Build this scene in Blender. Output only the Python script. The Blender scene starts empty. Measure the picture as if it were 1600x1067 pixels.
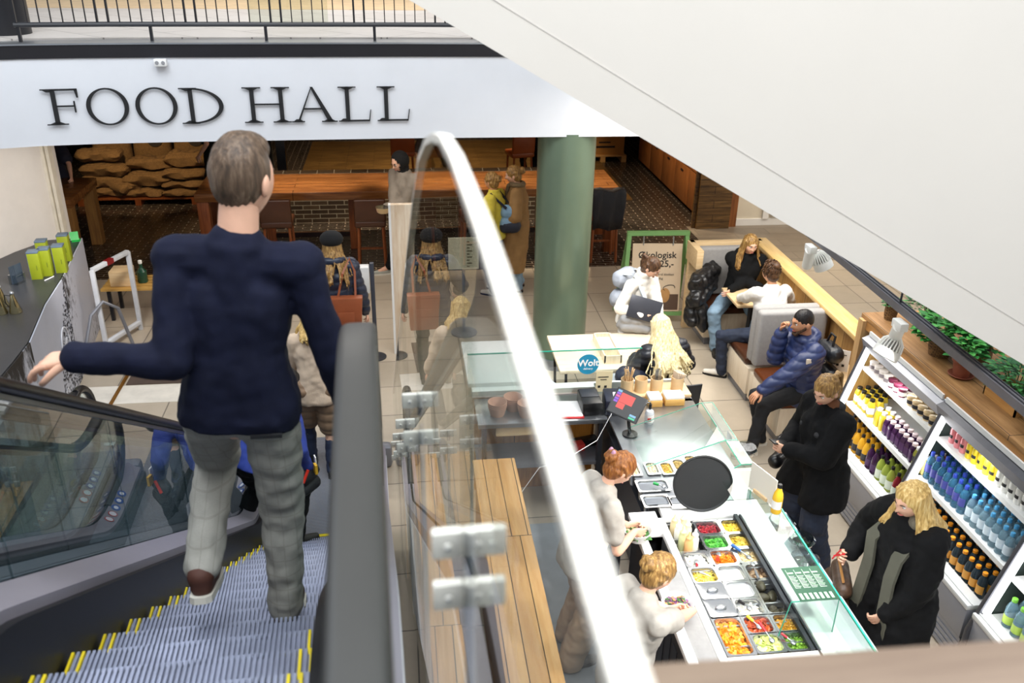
import bpy, bmesh, math, random
import numpy as np
from mathutils import Vector, Matrix, noise as mnoise
random.seed(7)
C = bpy.context.scene.collection
PI = math.pi
sin, cos, rad = math.sin, math.cos, math.radians

# ------------------------------------------------------------------ camera frame (metres, floor z = 0)
FPX, CX, CY, CAMH = 1401.0, 800.0, 533.5, 4.6
def _n(v): return v / np.linalg.norm(v)
_up = -_n(np.array([744. - CX, 3518. - CY, FPX]))
_fy = _n(np.array([612. - CX, -125. - CY, FPX])); _fy = _n(_fy - _up * np.dot(_fy, _up))
_rx = np.cross(_fy, _up)
if _rx[0] < 0: _rx = -_rx
RW = np.array([_rx, _fy, _up])
def _ray(px, py): return RW @ np.array([(px - CX) / FPX, (py - CY) / FPX, 1.])
def atz(px, py, z):
    d = _ray(px, py); t = (z - CAMH) / d[2]; return (d[0] * t, d[1] * t, z)
def aty(px, py, Y):
    d = _ray(px, py); t = Y / d[1]; return (d[0] * t, Y, CAMH + d[2] * t)
def atx(px, py, X):
    d = _ray(px, py); t = X / d[0]; return (X, d[1] * t, CAMH + d[2] * t)

cam_d = bpy.data.cameras.new('camera'); cam = bpy.data.objects.new('camera', cam_d); C.objects.link(cam)
m3 = Matrix([list(r) for r in np.array([RW[:, 0], -RW[:, 1], -RW[:, 2]]).T])
cam.matrix_world = Matrix.Translation((0, 0, CAMH)) @ m3.to_4x4()
cam_d.sensor_width = 36; cam_d.lens = FPX / 1600 * 36; cam_d.clip_start = 0.02; cam_d.clip_end = 200
cam_d.dof.use_dof = True; cam_d.dof.focus_distance = 6.6; cam_d.dof.aperture_fstop = 3.2
bpy.context.scene.camera = cam

# ------------------------------------------------------------------ materials
def lin(h):
    if isinstance(h, (tuple, list)): return tuple(h) + ((1,) if len(h) == 3 else ())
    h = h.lstrip('#'); o = []
    for i in (0, 2, 4):
        c = int(h[i:i + 2], 16) / 255
        o.append(c / 12.92 if c <= .04045 else ((c + .055) / 1.055) ** 2.4)
    return tuple(o) + (1,)
def newmat(name):
    m = bpy.data.materials.new(name); m.use_nodes = True
    nt = m.node_tree; return m, nt, nt.nodes['Principled BSDF']
def coords(nt, axes='xyz', scale=(1, 1, 1), rot=(0, 0, 0), loc=(0, 0, 0)):
    tc = nt.nodes.new('ShaderNodeTexCoord'); out = tc.outputs['Object']
    if axes != 'xyz':
        sp = nt.nodes.new('ShaderNodeSeparateXYZ'); cb = nt.nodes.new('ShaderNodeCombineXYZ')
        nt.links.new(out, sp.inputs[0])
        for i, a in enumerate(axes):
            if a in 'xyz': nt.links.new(sp.outputs['xyz'.index(a)], cb.inputs[i])
        out = cb.outputs[0]
    mp = nt.nodes.new('ShaderNodeMapping'); mp.inputs['Scale'].default_value = scale
    mp.inputs['Rotation'].default_value = rot; mp.inputs['Location'].default_value = loc
    nt.links.new(out, mp.inputs[0]); return mp.outputs[0]
def noise_n(nt, vec, scale, detail=4, rough=.6):
    n = nt.nodes.new('ShaderNodeTexNoise'); n.inputs['Scale'].default_value = scale
    n.inputs['Detail'].default_value = detail; n.inputs['Roughness'].default_value = rough
    nt.links.new(vec, n.inputs['Vector']); return n.outputs['Fac']
def ramp(nt, fac, stops):
    r = nt.nodes.new('ShaderNodeValToRGB'); cr = r.color_ramp
    while len(cr.elements) < len(stops): cr.elements.new(.5)
    for e, (p, c) in zip(cr.elements, stops): e.position = p; e.color = lin(c)
    nt.links.new(fac, r.inputs[0]); return r.outputs[0]
def mixc(nt, fac, a, b, mode='MIX'):
    m = nt.nodes.new('ShaderNodeMixRGB'); m.blend_type = mode
    for i, v in enumerate((fac, a, b)):
        s = m.inputs[i]
        if hasattr(v, 'node'): nt.links.new(v, s)
        elif isinstance(v, (int, float)): s.default_value = v if i == 0 else (v, v, v, 1)
        else: s.default_value = lin(v)
    return m.outputs[0]
def bump(nt, b, h, strength=.2, dist=.01):
    n = nt.nodes.new('ShaderNodeBump'); n.inputs['Strength'].default_value = strength
    n.inputs['Distance'].default_value = dist; nt.links.new(h, n.inputs['Height'])
    nt.links.new(n.outputs[0], b.inputs['Normal'])
MC = {}
def mat(name, col, rough=.5, metal=0., var=.08, vs=6., bs=0., bstr=.2, spec=.5, sheen=0., emit=None, es=0., coat=0.):
    if name in MC: return MC[name]
    m, nt, b = newmat(name)
    b.inputs['Roughness'].default_value = rough; b.inputs['Metallic'].default_value = metal
    b.inputs['Specular IOR Level'].default_value = spec
    if sheen: b.inputs['Sheen Weight'].default_value = sheen
    if coat: b.inputs['Coat Weight'].default_value = coat
    v = coords(nt); f = noise_n(nt, v, vs)
    c = lin(col); d = tuple(x * (1 - var * 1.6) for x in c[:3]); e = tuple(min(1, x * (1 + var)) for x in c[:3])
    nt.links.new(ramp(nt, f, [(.3, d), (.7, e)]), b.inputs['Base Color'])
    if bs: bump(nt, b, noise_n(nt, v, bs, 3), bstr)
    if emit: b.inputs['Emission Color'].default_value = lin(emit); b.inputs['Emission Strength'].default_value = es
    MC[name] = m; return m
def wood(name, c1, c2, grain='x', plank=None, axes='xy', rough=.45, gs=1., line='#2a1a10', spec=.4):
    if name in MC: return MC[name]
    m, nt, b = newmat(name); b.inputs['Roughness'].default_value = rough; b.inputs['Specular IOR Level'].default_value = spec
    sc = {'x': (1.2, 14, 14), 'y': (14, 1.2, 14), 'z': (14, 14, 1.2)}[grain]
    f = noise_n(nt, coords(nt, scale=tuple(s * gs for s in sc)), 2.2, 6, .65)
    col = ramp(nt, f, [(.3, c1), (.72, c2)])
    if plank:
        br = nt.nodes.new('ShaderNodeTexBrick'); nt.links.new(coords(nt, axes), br.inputs[0])
        br.inputs['Color1'].default_value = (1, 1, 1, 1); br.inputs['Color2'].default_value = (.72, .68, .64, 1)
        br.inputs['Mortar'].default_value = lin(line); br.inputs['Scale'].default_value = 1
        br.inputs['Brick Width'].default_value = plank[0]; br.inputs['Row Height'].default_value = plank[1]
        br.inputs['Mortar Size'].default_value = plank[2] if len(plank) > 2 else .003
        col = mixc(nt, 1., col, br.outputs[0], 'MULTIPLY')
    nt.links.new(col, b.inputs['Base Color']); bump(nt, b, f, .08, .004)
    MC[name] = m; return m
def tiles(name, c1, c2, line, w, h, ms, axes='xy', rough=.4, off=.5, var=.25, bmp=.0, spec=.5, rot=(0, 0, 0), rvar=0.):
    if name in MC: return MC[name]
    m, nt, b = newmat(name); b.inputs['Roughness'].default_value = rough; b.inputs['Specular IOR Level'].default_value = spec
    v = coords(nt, axes, rot=rot)
    br = nt.nodes.new('ShaderNodeTexBrick'); nt.links.new(v, br.inputs[0]); br.offset = off
    br.inputs['Color1'].default_value = lin(c1); br.inputs['Color2'].default_value = lin(c2)
    br.inputs['Mortar'].default_value = lin(line); br.inputs['Scale'].default_value = 1
    br.inputs['Brick Width'].default_value = w; br.inputs['Row Height'].default_value = h
    br.inputs['Mortar Size'].default_value = ms
    f = noise_n(nt, coords(nt, scale=(1, 1, 1)), 5, 6, .7)
    g = ramp(nt, f, [(.3, (1 - var,) * 3), (.75, (1, 1, 1))])
    nt.links.new(mixc(nt, 1., br.outputs[0], g, 'MULTIPLY'), b.inputs['Base Color'])
    if bmp:
        inv = nt.nodes.new('ShaderNodeMath'); inv.operation = 'SUBTRACT'; inv.inputs[0].default_value = 1
        nt.links.new(br.outputs['Fac'], inv.inputs[1])
        ad = nt.nodes.new('ShaderNodeMath'); ad.operation = 'ADD'; nt.links.new(inv.outputs[0], ad.inputs[0])
        n2 = noise_n(nt, coords(nt), 9, 3); mu = nt.nodes.new('ShaderNodeMath'); mu.operation = 'MULTIPLY'; mu.inputs[1].default_value = .5
        nt.links.new(n2, mu.inputs[0]); nt.links.new(mu.outputs[0], ad.inputs[1])
        bump(nt, b, ad.outputs[0], bmp, .006)
    MC[name] = m; return m
def glass(name, tint='#eaf4f0', refl=1.0, ior=1.5, clear=.97, rough=0.0):
    """thin architectural pane: clear body plus Fresnel reflection"""
    if name in MC: return MC[name]
    m = bpy.data.materials.new(name); m.use_nodes = True; nt = m.node_tree; nt.nodes.clear()
    o = nt.nodes.new('ShaderNodeOutputMaterial'); mx = nt.nodes.new('ShaderNodeMixShader')
    t = nt.nodes.new('ShaderNodeBsdfTransparent'); g = nt.nodes.new('ShaderNodeBsdfGlossy')
    c = lin(tint); t.inputs[0].default_value = (c[0] * clear, c[1] * clear, c[2] * clear, 1)
    g.inputs['Roughness'].default_value = rough; g.inputs[0].default_value = (1, 1, 1, 1)
    fr = nt.nodes.new('ShaderNodeFresnel'); fr.inputs[0].default_value = ior
    mu = nt.nodes.new('ShaderNodeMath'); mu.operation = 'MULTIPLY'; mu.inputs[1].default_value = refl; mu.use_clamp = True
    ge = nt.nodes.new('ShaderNodeNewGeometry'); inv = nt.nodes.new('ShaderNodeMath'); inv.operation = 'SUBTRACT'; inv.inputs[0].default_value = 1
    nt.links.new(ge.outputs['Backfacing'], inv.inputs[1]); m2 = nt.nodes.new('ShaderNodeMath'); m2.operation = 'MULTIPLY'
    nt.links.new(fr.outputs[0], mu.inputs[0]); nt.links.new(mu.outputs[0], m2.inputs[0]); nt.links.new(inv.outputs[0], m2.inputs[1]); nt.links.new(m2.outputs[0], mx.inputs[0])
    nt.links.new(t.outputs[0], mx.inputs[1]); nt.links.new(g.outputs[0], mx.inputs[2]); nt.links.new(mx.outputs[0], o.inputs[0])
    MC[name] = m; return m
def liquid(name, col, alpha=.75, rough=.15):
    """coloured see-through plastic or juice"""
    if name in MC: return MC[name]
    m, nt, b = newmat(name); b.inputs['Base Color'].default_value = lin(col); b.inputs['Roughness'].default_value = rough
    b.inputs['Alpha'].default_value = alpha; MC[name] = m; return m
def lamp(name, col, st, base=.9):
    if name in MC: return MC[name]
    m, nt, b = newmat(name); b.inputs['Base Color'].default_value = (base, base, base, 1)
    b.inputs['Emission Color'].default_value = lin(col); b.inputs['Emission Strength'].default_value = st; MC[name] = m; return m

# ------------------------------------------------------------------ mesh builder
def wmat(o):
    M = Matrix.LocRotScale(o.location, o.rotation_euler, o.scale)
    return wmat(o.parent) @ M if o.parent else M
class MB:
    def __init__(s): s.v = []; s.f = []; s.m = []; s.cur = 0
    def add(s, vs, fs, M=None):
        o = len(s.v)
        s.v += [tuple(M @ Vector(v)) if M else tuple(v) for v in vs]
        s.f += [tuple(i + o for i in f) for f in fs]; s.m += [s.cur] * len(fs); return s
    def box(s, c, d, rz=0., M=None, rx=0., ry=0.):
        x, y, z = d[0] / 2, d[1] / 2, d[2] / 2
        vs = [(a * x, b * y, e * z) for e in (-1, 1) for b in (-1, 1) for a in (-1, 1)]
        fs = [(0, 2, 3, 1), (4, 5, 7, 6), (0, 1, 5, 4), (2, 6, 7, 3), (0, 4, 6, 2), (1, 3, 7, 5)]
        T = Matrix.Translation(c)
        if rz: T = T @ Matrix.Rotation(rz, 4, 'Z')
        if ry: T = T @ Matrix.Rotation(ry, 4, 'Y')
        if rx: T = T @ Matrix.Rotation(rx, 4, 'X')
        return s.add(vs, fs, M @ T if M else T)
    def bx(s, x0, x1, y0, y1, z0, z1, M=None): return s.box(((x0 + x1) / 2, (y0 + y1) / 2, (z0 + z1) / 2), (x1 - x0, y1 - y0, z1 - z0), M=M)
    def loft(s, rings, cap=True, closed=True, M=None):
        n = len(rings[0]); vs = [p for r in rings for p in r]; fs = []
        for i in range(len(rings) - 1):
            for j in range(n if closed else n - 1):
                k = (j + 1) % n; fs.append((i * n + j, i * n + k, (i + 1) * n + k, (i + 1) * n + j))
        if cap and closed: fs.append(tuple(range(n))[::-1]); fs.append(tuple((len(rings) - 1) * n + j for j in range(n)))
        return s.add(vs, fs, M)
    def prism(s, poly, z0, z1, M=None):
        return s.loft([[(p[0], p[1], z0) for p in poly], [(p[0], p[1], z1) for p in poly]], M=M)
    def extr(s, poly3, vec):
        v = Vector(vec); return s.loft([[tuple(Vector(p)) for p in poly3], [tuple(Vector(p) + v) for p in poly3]])
    def lathe(s, prof, c=(0, 0, 0), n=20, M=None, cap=True, sx=1., sy=1.):
        rings = [[(c[0] + r * cos(2 * PI * j / n) * sx, c[1] + r * sin(2 * PI * j / n) * sy, c[2] + z) for j in range(n)] for r, z in prof]
        return s.loft(rings, cap, True, M)
    def cyl(s, p0, p1, r0, r1=None, n=14): return s.tube([p0, p1], [r0, r0 if r1 is None else r1], n)
    def tube(s, pts, r, n=10, cap=True, closed=False, flat=1.):
        pts = [Vector(p) for p in pts]; N = len(pts)
        if isinstance(r, (int, float)): r = [r] * N
        rings = []; prev = None
        for i, p in enumerate(pts):
            a = pts[i - 1] if (i > 0 or closed) else p; b = pts[(i + 1) % N] if (i < N - 1 or closed) else p
            t = (b - a); t = t.normalized() if t.length > 1e-9 else Vector((0, 0, 1))
            if prev is None: u = t.orthogonal().normalized() if abs(t.z) > .9 else t.cross(Vector((0, 0, 1))).normalized()
            else:
                u = prev - t * prev.dot(t); u = u.normalized() if u.length > 1e-9 else t.orthogonal().normalized()
            prev = u; w = t.cross(u)
            rings.append([tuple(p + (u * cos(2 * PI * j / n) + w * sin(2 * PI * j / n) * flat) * r[i]) for j in range(n)])
        if closed: rings.append(rings[0]); cap = False
        return s.loft(rings, cap)
    def ell(s, c, r, n=16, m=10, M=None):
        prof = [(sin(PI * (i + .02) / (m + .04)) , -cos(PI * (i + .02) / (m + .04))) for i in range(m + 1)]
        rings = [[(q * cos(2 * PI * j / n) * r[0], q * sin(2 * PI * j / n) * r[1], z * r[2]) for j in range(n)] for q, z in prof]
        T = Matrix.Translation(c); return s.loft(rings, True, True, T @ M if M else T)
    def mesh(s, name, mats, smooth=True, bevel=0., bseg=2, ang=35):
        me = bpy.data.meshes.new(name); me.from_pydata(s.v, [], s.f)
        for m in (mats if isinstance(mats, (list, tuple)) else [mats]): me.materials.append(m)
        for p, i in zip(me.polygons, s.m): p.material_index = i
        bm = bmesh.new(); bm.from_mesh(me); bmesh.ops.recalc_face_normals(bm, faces=bm.faces)
        if bevel:
            es = [e for e in bm.edges if len(e.link_faces) == 2 and e.calc_face_angle(0) > rad(ang)]
            if es: bmesh.ops.bevel(bm, geom=es, offset=bevel, segments=bseg, affect='EDGES', profile=.5, clamp_overlap=True)
        bm.to_mesh(me); bm.free()
        if smooth:
            me.polygons.foreach_set('use_smooth', [True] * len(me.polygons)); me.set_sharp_from_angle(angle=rad(ang))
        me.update(); return me
    def build(s, name, mats, parent=None, smooth=True, bevel=0., local=False, bseg=2, ang=35):
        if parent is not None and not local:
            Mi = wmat(parent).inverted(); s.v = [tuple(Mi @ Vector(v)) for v in s.v]
        o = bpy.data.objects.new(name, s.mesh(name, mats, smooth, bevel, bseg, ang)); C.objects.link(o)
        if parent is not None: o.parent = parent
        return o
def tag(o, label=None, cat=None, group=None, kind=None):
    if label: o['label'] = label
    if cat: o['category'] = cat
    if group: o['group'] = group
    if kind: o['kind'] = kind
    return o
def thing(name, label, cat, loc=(0, 0, 0), rz=0., group=None, kind=None):
    o = bpy.data.objects.new(name, None); C.objects.link(o); o.location = loc; o.rotation_euler = (0, 0, rz); o.empty_display_size = .1
    return tag(o, label, cat, group, kind)
def solo(name, mb, mats, label, cat, loc=(0, 0, 0), group=None, kind=None, **k):
    """a thing that is one mesh; geometry given in world space, origin moved to loc"""
    s = Vector(loc); mb.v = [tuple(Vector(v) - s) for v in mb.v]
    o = mb.build(name, mats, None, **k); o.location = loc; return tag(o, label, cat, group, kind)
def struct(name, mb, mats, parent=None, **k):
    o = mb.build(name, mats, parent, **k)
    if parent is None: o['kind'] = 'structure'
    return o
def kids(o): return [x for x in bpy.data.objects if x.parent is o]
def copy_tree(o, loc, rz=None, label=None, group=None, chs=None):
    c = o.copy(); C.objects.link(c); c.location = loc
    if rz is not None: c.rotation_euler = (0, 0, rz)
    if label: c['label'] = label
    if group: c['group'] = group
    for ch in (chs if chs is not None else kids(o)):
        d = ch.copy(); C.objects.link(d); d.parent = c
        for g in kids(ch) if chs is None else []:
            e = g.copy(); C.objects.link(e); e.parent = d
    return c
def text(body, size, M, mt, name, parent=None, ext=.001, align='CENTER', local=False, bold=0.):
    cu = bpy.data.curves.new('lettering', 'FONT'); cu.body = body; cu.size = size; cu.extrude = ext; cu.align_x = align; cu.offset = bold
    cu.resolution_u = 3
    t = bpy.data.objects.new('lettering', cu); C.objects.link(t)
    dg = bpy.context.evaluated_depsgraph_get(); me = bpy.data.meshes.new_from_object(t.evaluated_get(dg))
    bpy.data.objects.remove(t); bpy.data.curves.remove(cu)
    if parent is not None and not local: M = wmat(parent).inverted() @ M
    me.transform(M); me.materials.clear(); me.materials.append(mt)
    o = bpy.data.objects.new(name, me); C.objects.link(o)
    if parent is not None: o.parent = parent
    return o
def frame(o, x, y):
    """matrix with origin o, x axis and y axis directions"""
    X = Vector(x).normalized(); Z = X.cross(Vector(y)).normalized(); Y = Z.cross(X)
    return Matrix(((X.x, Y.x, Z.x, o[0]), (X.y, Y.y, Z.y, o[1]), (X.z, Y.z, Z.z, o[2]), (0, 0, 0, 1)))
def area(name, loc, tgt, size, power, col=(1, 1, 1), sy=None):
    l = bpy.data.lights.new(name, 'AREA'); l.energy = power; l.color = col; l.size = size
    if sy: l.shape = 'RECTANGLE'; l.size_y = sy
    o = bpy.data.objects.new(name, l); C.objects.link(o); o.location = loc
    o.rotation_euler = (Vector(tgt) - Vector(loc)).to_track_quat('-Z', 'Y').to_euler(); return o
def spot(name, loc, tgt, power, ang=50, col=(1, 1, 1), blend=.4, r=.05):
    l = bpy.data.lights.new(name, 'SPOT'); l.energy = power; l.color = col; l.spot_size = rad(ang); l.spot_blend = blend; l.shadow_soft_size = r
    o = bpy.data.objects.new(name, l); C.objects.link(o); o.location = loc
    o.rotation_euler = (Vector(tgt) - Vector(loc)).to_track_quat('-Z', 'Y').to_euler(); return o
# ------------------------------------------------------------------ shared materials
WHITE = mat('white_paint', '#e9e8e6', .55, var=.02)
CREAM = mat('cream_panel', '#e9e3da', .5, var=.015, vs=1.)
BLACKM = mat('black_metal', '#15151a', .4, var=.05)
DARKS = mat('dark_steel', '#3a3c42', .45, .4, var=.05)
STEEL = mat('brushed_steel', '#b9bcc0', .28, .9, var=.08, vs=3)
STEELD = mat('worn_steel', '#8b8d95', .42, .55, var=.1, vs=3)
RUBBER = mat('black_rubber', '#0b0c10', .35, var=.03, spec=.4)
OAK = wood('oak', '#d3b183', '#e9cfa4', 'y', rough=.45)
OAKX = wood('oak_cross', '#d3b183', '#e9cfa4', 'x', rough=.45)
PALEOAK = wood('pale_oak', '#dccab0', '#efe2cd', 'z', rough=.5)
PALEOAKX = wood('pale_oak_cross', '#d8c4a8', '#eddcc2', 'x', rough=.45)
TEAK = wood('red_wood', '#5f381d', '#986539', 'x', plank=(3.1, .17, .004), rough=.22, line='#3a1a0c')
TEAKZ = wood('red_wood_upright', '#6a3418', '#93522a', 'z', rough=.4)
DARKWOOD = wood('rustic_wood', '#3f2b15', '#7a5a31', 'y', plank=(1.6, .14, .004), axes='yz', rough=.5, line='#1c110a')
DARKWOODX = wood('rustic_wood_cross', '#3f2b15', '#85653a', 'x', plank=(1.6, .12, .004), axes='xz', rough=.5, line='#1c110a')
TAN = mat('tan_leather', '#94491f', .38, var=.12, vs=3, spec=.5)
BROWNL = mat('brown_leather', '#472818', .3, var=.12, vs=4)
GREYFAB = mat('grey_fabric', '#9d9a98', .9, var=.05, vs=30, bs=150, bstr=.15)
PAPER = mat('white_paper', '#f2f0ec', .7, var=.01)
BLACKP = mat('black_plastic', '#111214', .35, var=.03)
GLASS = glass('clear_glass', '#f3f8f6')
GLASSG = glass('counter_glass', '#f5faf8', refl=1.1, clear=.985)
GEDGE = mat('green_glass_edge', '#2f9a80', .2, var=.05, emit='#2f9a80', es=.0)
INK = mat('black_ink', '#1a1a1c', .6, var=.0)

# ------------------------------------------------------------------ floors
m = MB(); m.bx(-8, 3.58, -1, 12.2, -.3, 0); m.bx(3.58, 9, -1, 12.2, -.3, 0)
TILE = tiles('stone_tile', '#b9ab98', '#ada08e', '#6d655b', .62, .62, .006, rough=.42, off=.0, var=.12)
struct('floor', m, TILE)
m = MB(); m.bx(-8, 4.72, 12.2, 22, -.3, 0.0); m.bx(4.72, 9, 12.2, 22, -.3, -.001)
BRICKF = tiles('dark_glazed_brick', '#120c0a', '#21150f', '#8d8072', .27, .078, .008, rough=.2, off=.5, var=.45, bmp=.3)
struct('floor_hall', m, BRICKF)
m = MB(); m.bx(4.72, 9, 12.2, 13.98, -.01, .004)
struct('floor_aisle', m, tiles('grey_plank_tile', '#8b7f70', '#7d7265', '#554c43', 1.2, .3, .004, rough=.4, var=.2))
# pale entrance strip and dark door mat by the escalator foot
m = MB(); m.bx(-4.2, -.35, 8.55, 8.95, .0, .004); struct('trim_1', m, mat('pale_threshold', '#d9d2c6', .4))
m = MB(); m.bx(-3.02, -.55, 8.97, 9.75, .0, .008)
solo('floor_mat', m, mat('brown_mat', '#4a3b32', .9, var=.2, vs=4), 'long dark brown entrance mat on the tiles beyond the escalator foot', 'mat', (-1.8, 9.3, 0))
m = MB(); m.tube([(-3.06, 9.76, .012), (-3.06, 8.2, .012)], .02, 6)
solo('brass_strip', m, mat('brass', '#a9762f', .35, .8), 'thin brass edging strip along the end of the dark mat', 'strip', (-3.06, 9, 0))

# ------------------------------------------------------------------ walls and ceilings
m = MB(); m.bx(4.95, 9, 13.98, 14.2, 0, 2.66); struct('wall_right', m, mat('warm_white_wall', '#d8cfbd', .6, var=.02))
m = MB(); m.bx(6.15, 9, 13.9, 13.98, .22, .42); struct('trim_2', m, wood('brown_rail', '#5c3a20', '#7a5230', 'x'))
m = MB(); m.bx(4.95, 9, 13.955, 13.98, 0, .12); struct('baseboard_right', m, WHITE)
m = MB(); m.bx(6.02, 6.12, 13.93, 13.98, .12, 2.66); struct('trim_3', m, WHITE)
m = MB(); m.bx(-8, 9, 21.9, 22.1, 0, 2.66); struct('wall_back', m, tiles('dark_wall_tile', '#1b130f', '#2a1c14', '#50453c', .24, .07, .006, axes='xz', rough=.2, var=.4))
m = MB(); m.bx(8.9, 9.1, -1, 22, 0, 3.4); struct('wall_side', m, WHITE)
m = MB(); m.bx(-8.1, -7.9, -1, 22, 0, 6); struct('wall_left', m, mat('left_wall_paint', '#cfcfd2', .6))
# rustic boarded partition below and behind the long table (lit wood) and black post
m = MB(); m.bx(-2.6, 3.9, 20.2, 20.35, 0, 1.3)
m = MB(); m.bx(-1.95, 4.2, 15.6, 20.6, 0.001, .014)
struct('floor_boards', m, wood('rustic_floor', '#4a3417', '#86673a', 'x', plank=(1.1, .09, .004), axes='xy', rough=.45, line='#1c110a'))
m = MB(); m.bx(-2.1, -1.95, 15.6, 15.75, 0, 2.6); struct('column_black', m, BLACKM)
m = MB(); m.bx(-6.1, -5.75, 16.0, 16.3, 0, 2.6); m.bx(-3.5, -2.4, 17.2, 17.4, 0, 2.6); struct('partition', m, mat('near_black', '#0a0807', .7))
# glazed tile plinth under the long table
m = MB(); m.bx(-2.95, 3.2, 14.6, 14.75, 0, .85)
struct('wall_low', m, tiles('bronze_brick', '#352a21', '#4a3c2e', '#8d8577', .27, .075, .006, axes='xz', rough=.25, var=.35, bmp=.3))

# slab over the food hall: fascia + ceiling + upper floor
bot = [atz(-60, 236.5, 2.64), atz(60, 228.5, 2.64), atz(150, 225, 2.64), atz(270, 222, 2.64), atz(640, 216, 2.64), atz(980, 213, 2.64)]
prof = [(-7.9, bot[0][1] - 1.4)] + [(b[0], b[1]) for b in bot] + [(9, bot[-1][1])]
def outline(dy): return [(x, y + dy) for x, y in prof]
m = MB(); m.prism(outline(0) + [(9, 22), (-7.9, 22)], 2.64, 3.42)
struct('wall_fascia', m, mat('fascia_white', '#dcdee3', .55, var=.02, vs=2))
m = MB(); m.prism(outline(-.012) + [(x, y) for x, y in outline(.3)[::-1]], 3.415, 3.53); struct('trim_4', m, mat('black_band', '#17151a', .45, var=.1))
m = MB(); m.prism(outline(-.02) + [(x, y) for x, y in outline(.3)[::-1]], 3.53, 3.545); struct('trim_5', m, STEEL)
m = MB(); m.prism(outline(.25) + [(9, 24), (-7.9, 24)], 3.5, 3.56)
struct('floor_upper', m, tiles('marble_tile', '#d9d2cb', '#cfc7c0', '#8d857e', .9, .6, .006, rough=.35, off=.5, var=.12, rot=(0, 0, .75)))
m = MB(); m.bx(-7.9, 9, 12.0, 24, 3.56, 3.566); struct('floor_upper_wood', m, mat('beige_floor', '#d3b68e', .5))
m = MB(); m.bx(-8, 9, 19, 19.2, 3.56, 6.5); struct('wall_upper', m, mat('upper_wall', '#d9cdb9', .6))

# green steel-clad column in front of the fascia
def cylx(m, c, r0, r1, z0, z1, n=48): m.lathe([(r0, z0), (r1, z1)], (c[0], c[1], 0), n)
m = MB(); cylx(m, (1.73, 9.2), .30, .305, 0.12, 2.66); struct('column_green', m, mat('green_column', '#6f806c', .3, .35, var=.05, vs=1.5))
m = MB(); cylx(m, (1.73, 9.2), .318, .318, 0, .12); struct('trim_6', m, STEELD)
# white curved pier on the oil shop side, with a bright edge trim
px_ = aty(62, 234, 10.75)[0]
m = MB(); pr = [(px_, 10.75), (px_ - .06, 10.6), (px_ - .28, 10.2), (px_ - .55, 9.5), (px_ - .95, 8.95), (-8, 8.75), (-8, 11.2), (px_, 11.2)]
m.prism(pr, 0, 2.64); struct('wall_pier', m, mat('pier_white', '#e3ddd6', .6, var=.02))
m = MB(); m.bx(px_, px_ + .03, 10.75, 10.85, 0, 2.64); m.bx(px_ + .04, px_ + .075, 10.78, 10.9, 0, 2.64); struct('trim_7', m, mat('trim_cream', '#e4dccb', .4))
# column standing on the upper floor
m = MB(); c0 = (-3.62, 9.35); m.lathe([(.2, 3.95), (.2, 6.5)], (c0[0], c0[1], 0), 28); struct('column_upper', m, mat('grey_column', '#b6b9c3', .5))
m = MB(); m.lathe([(.215, 3.56), (.215, 3.96)], (c0[0], c0[1], 0), 28); struct('trim_8', m, BLACKM)

# ------------------------------------------------------------------ upper balustrade
def fy_(x):                      # y of the slab edge at x
    for (x0, y0), (x1, y1) in zip(prof[:-1], prof[1:]):
        if x0 <= x <= x1: return y0 + (y1 - y0) * (x - x0) / (x1 - x0)
    return prof[-1][1]
R1 = thing('balustrade', 'black steel balustrade of upright bars along the upper floor edge', 'railing', (-1, 9.0, 3.54))
xs0, xs1 = -3.35, 3.2
off = .12
def ex(x, z): return (x, fy_(x) + off, z)
m = MB(); m.tube([ex(x, 3.69) for x in (xs0, -2.6, -1.5, 0, xs1)], .022, 8); m.build('bottom_rail', BLACKM, R1)
m = MB(); m.tube([ex(x, 4.62) for x in (xs0, -2.6, -1.5, 0, xs1)], .03, 8); m.build('handrail', BLACKM, R1)
x = xs0 + .02; k = 0
while x < xs1:
    th = .017 if k % 8 in (0, 7) else .009
    m = MB(); a, b = ex(x, 3.69), ex(x, 4.62); m.box(((a[0] + b[0]) / 2, (a[1] + b[1]) / 2, 4.155), (th, th * 1.4, .93)); m.build('bar', BLACKM, R1, smooth=False)
    x += .095; k += 1
    if -1.85 < x < -1.15 and k % 8 == 0: pass
for x in (xs0 + .03, -2.22, -1.2, -.2, .8, 1.9):
    m = MB(); a = ex(x, 3.61); m.box(a, (.025, .03, .17)); m.build('foot', BLACKM, R1, smooth=False)
m = MB(); m.box((-1.02, 9.32, 4.25), (.75, .012, 1.2)); m.build('glass_panel', glass('green_pane', '#f8faf5'), R1)
# socket on the fascia
p = aty(252, 97, fy_(-2.26)); SK = thing('power_socket', 'small white twin power socket below the black band of the fascia', 'socket', (p[0], p[1], p[2]))
m = MB(); m.box((p[0], p[1] - .03, p[2]), (.11, .05, .065)); m.build('housing', WHITE, SK, bevel=.006)
m = MB()
for dx in (-.027, .027): m.lathe([(.017, -.001), (.017, .003)], (0, 0, 0), 16, Matrix.Translation((p[0] + dx, p[1] - .055, p[2])) @ Matrix.Rotation(PI / 2, 4, 'X'))
m.build('outlet', mat('socket_grey', '#8d8d90', .5), SK)

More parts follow.
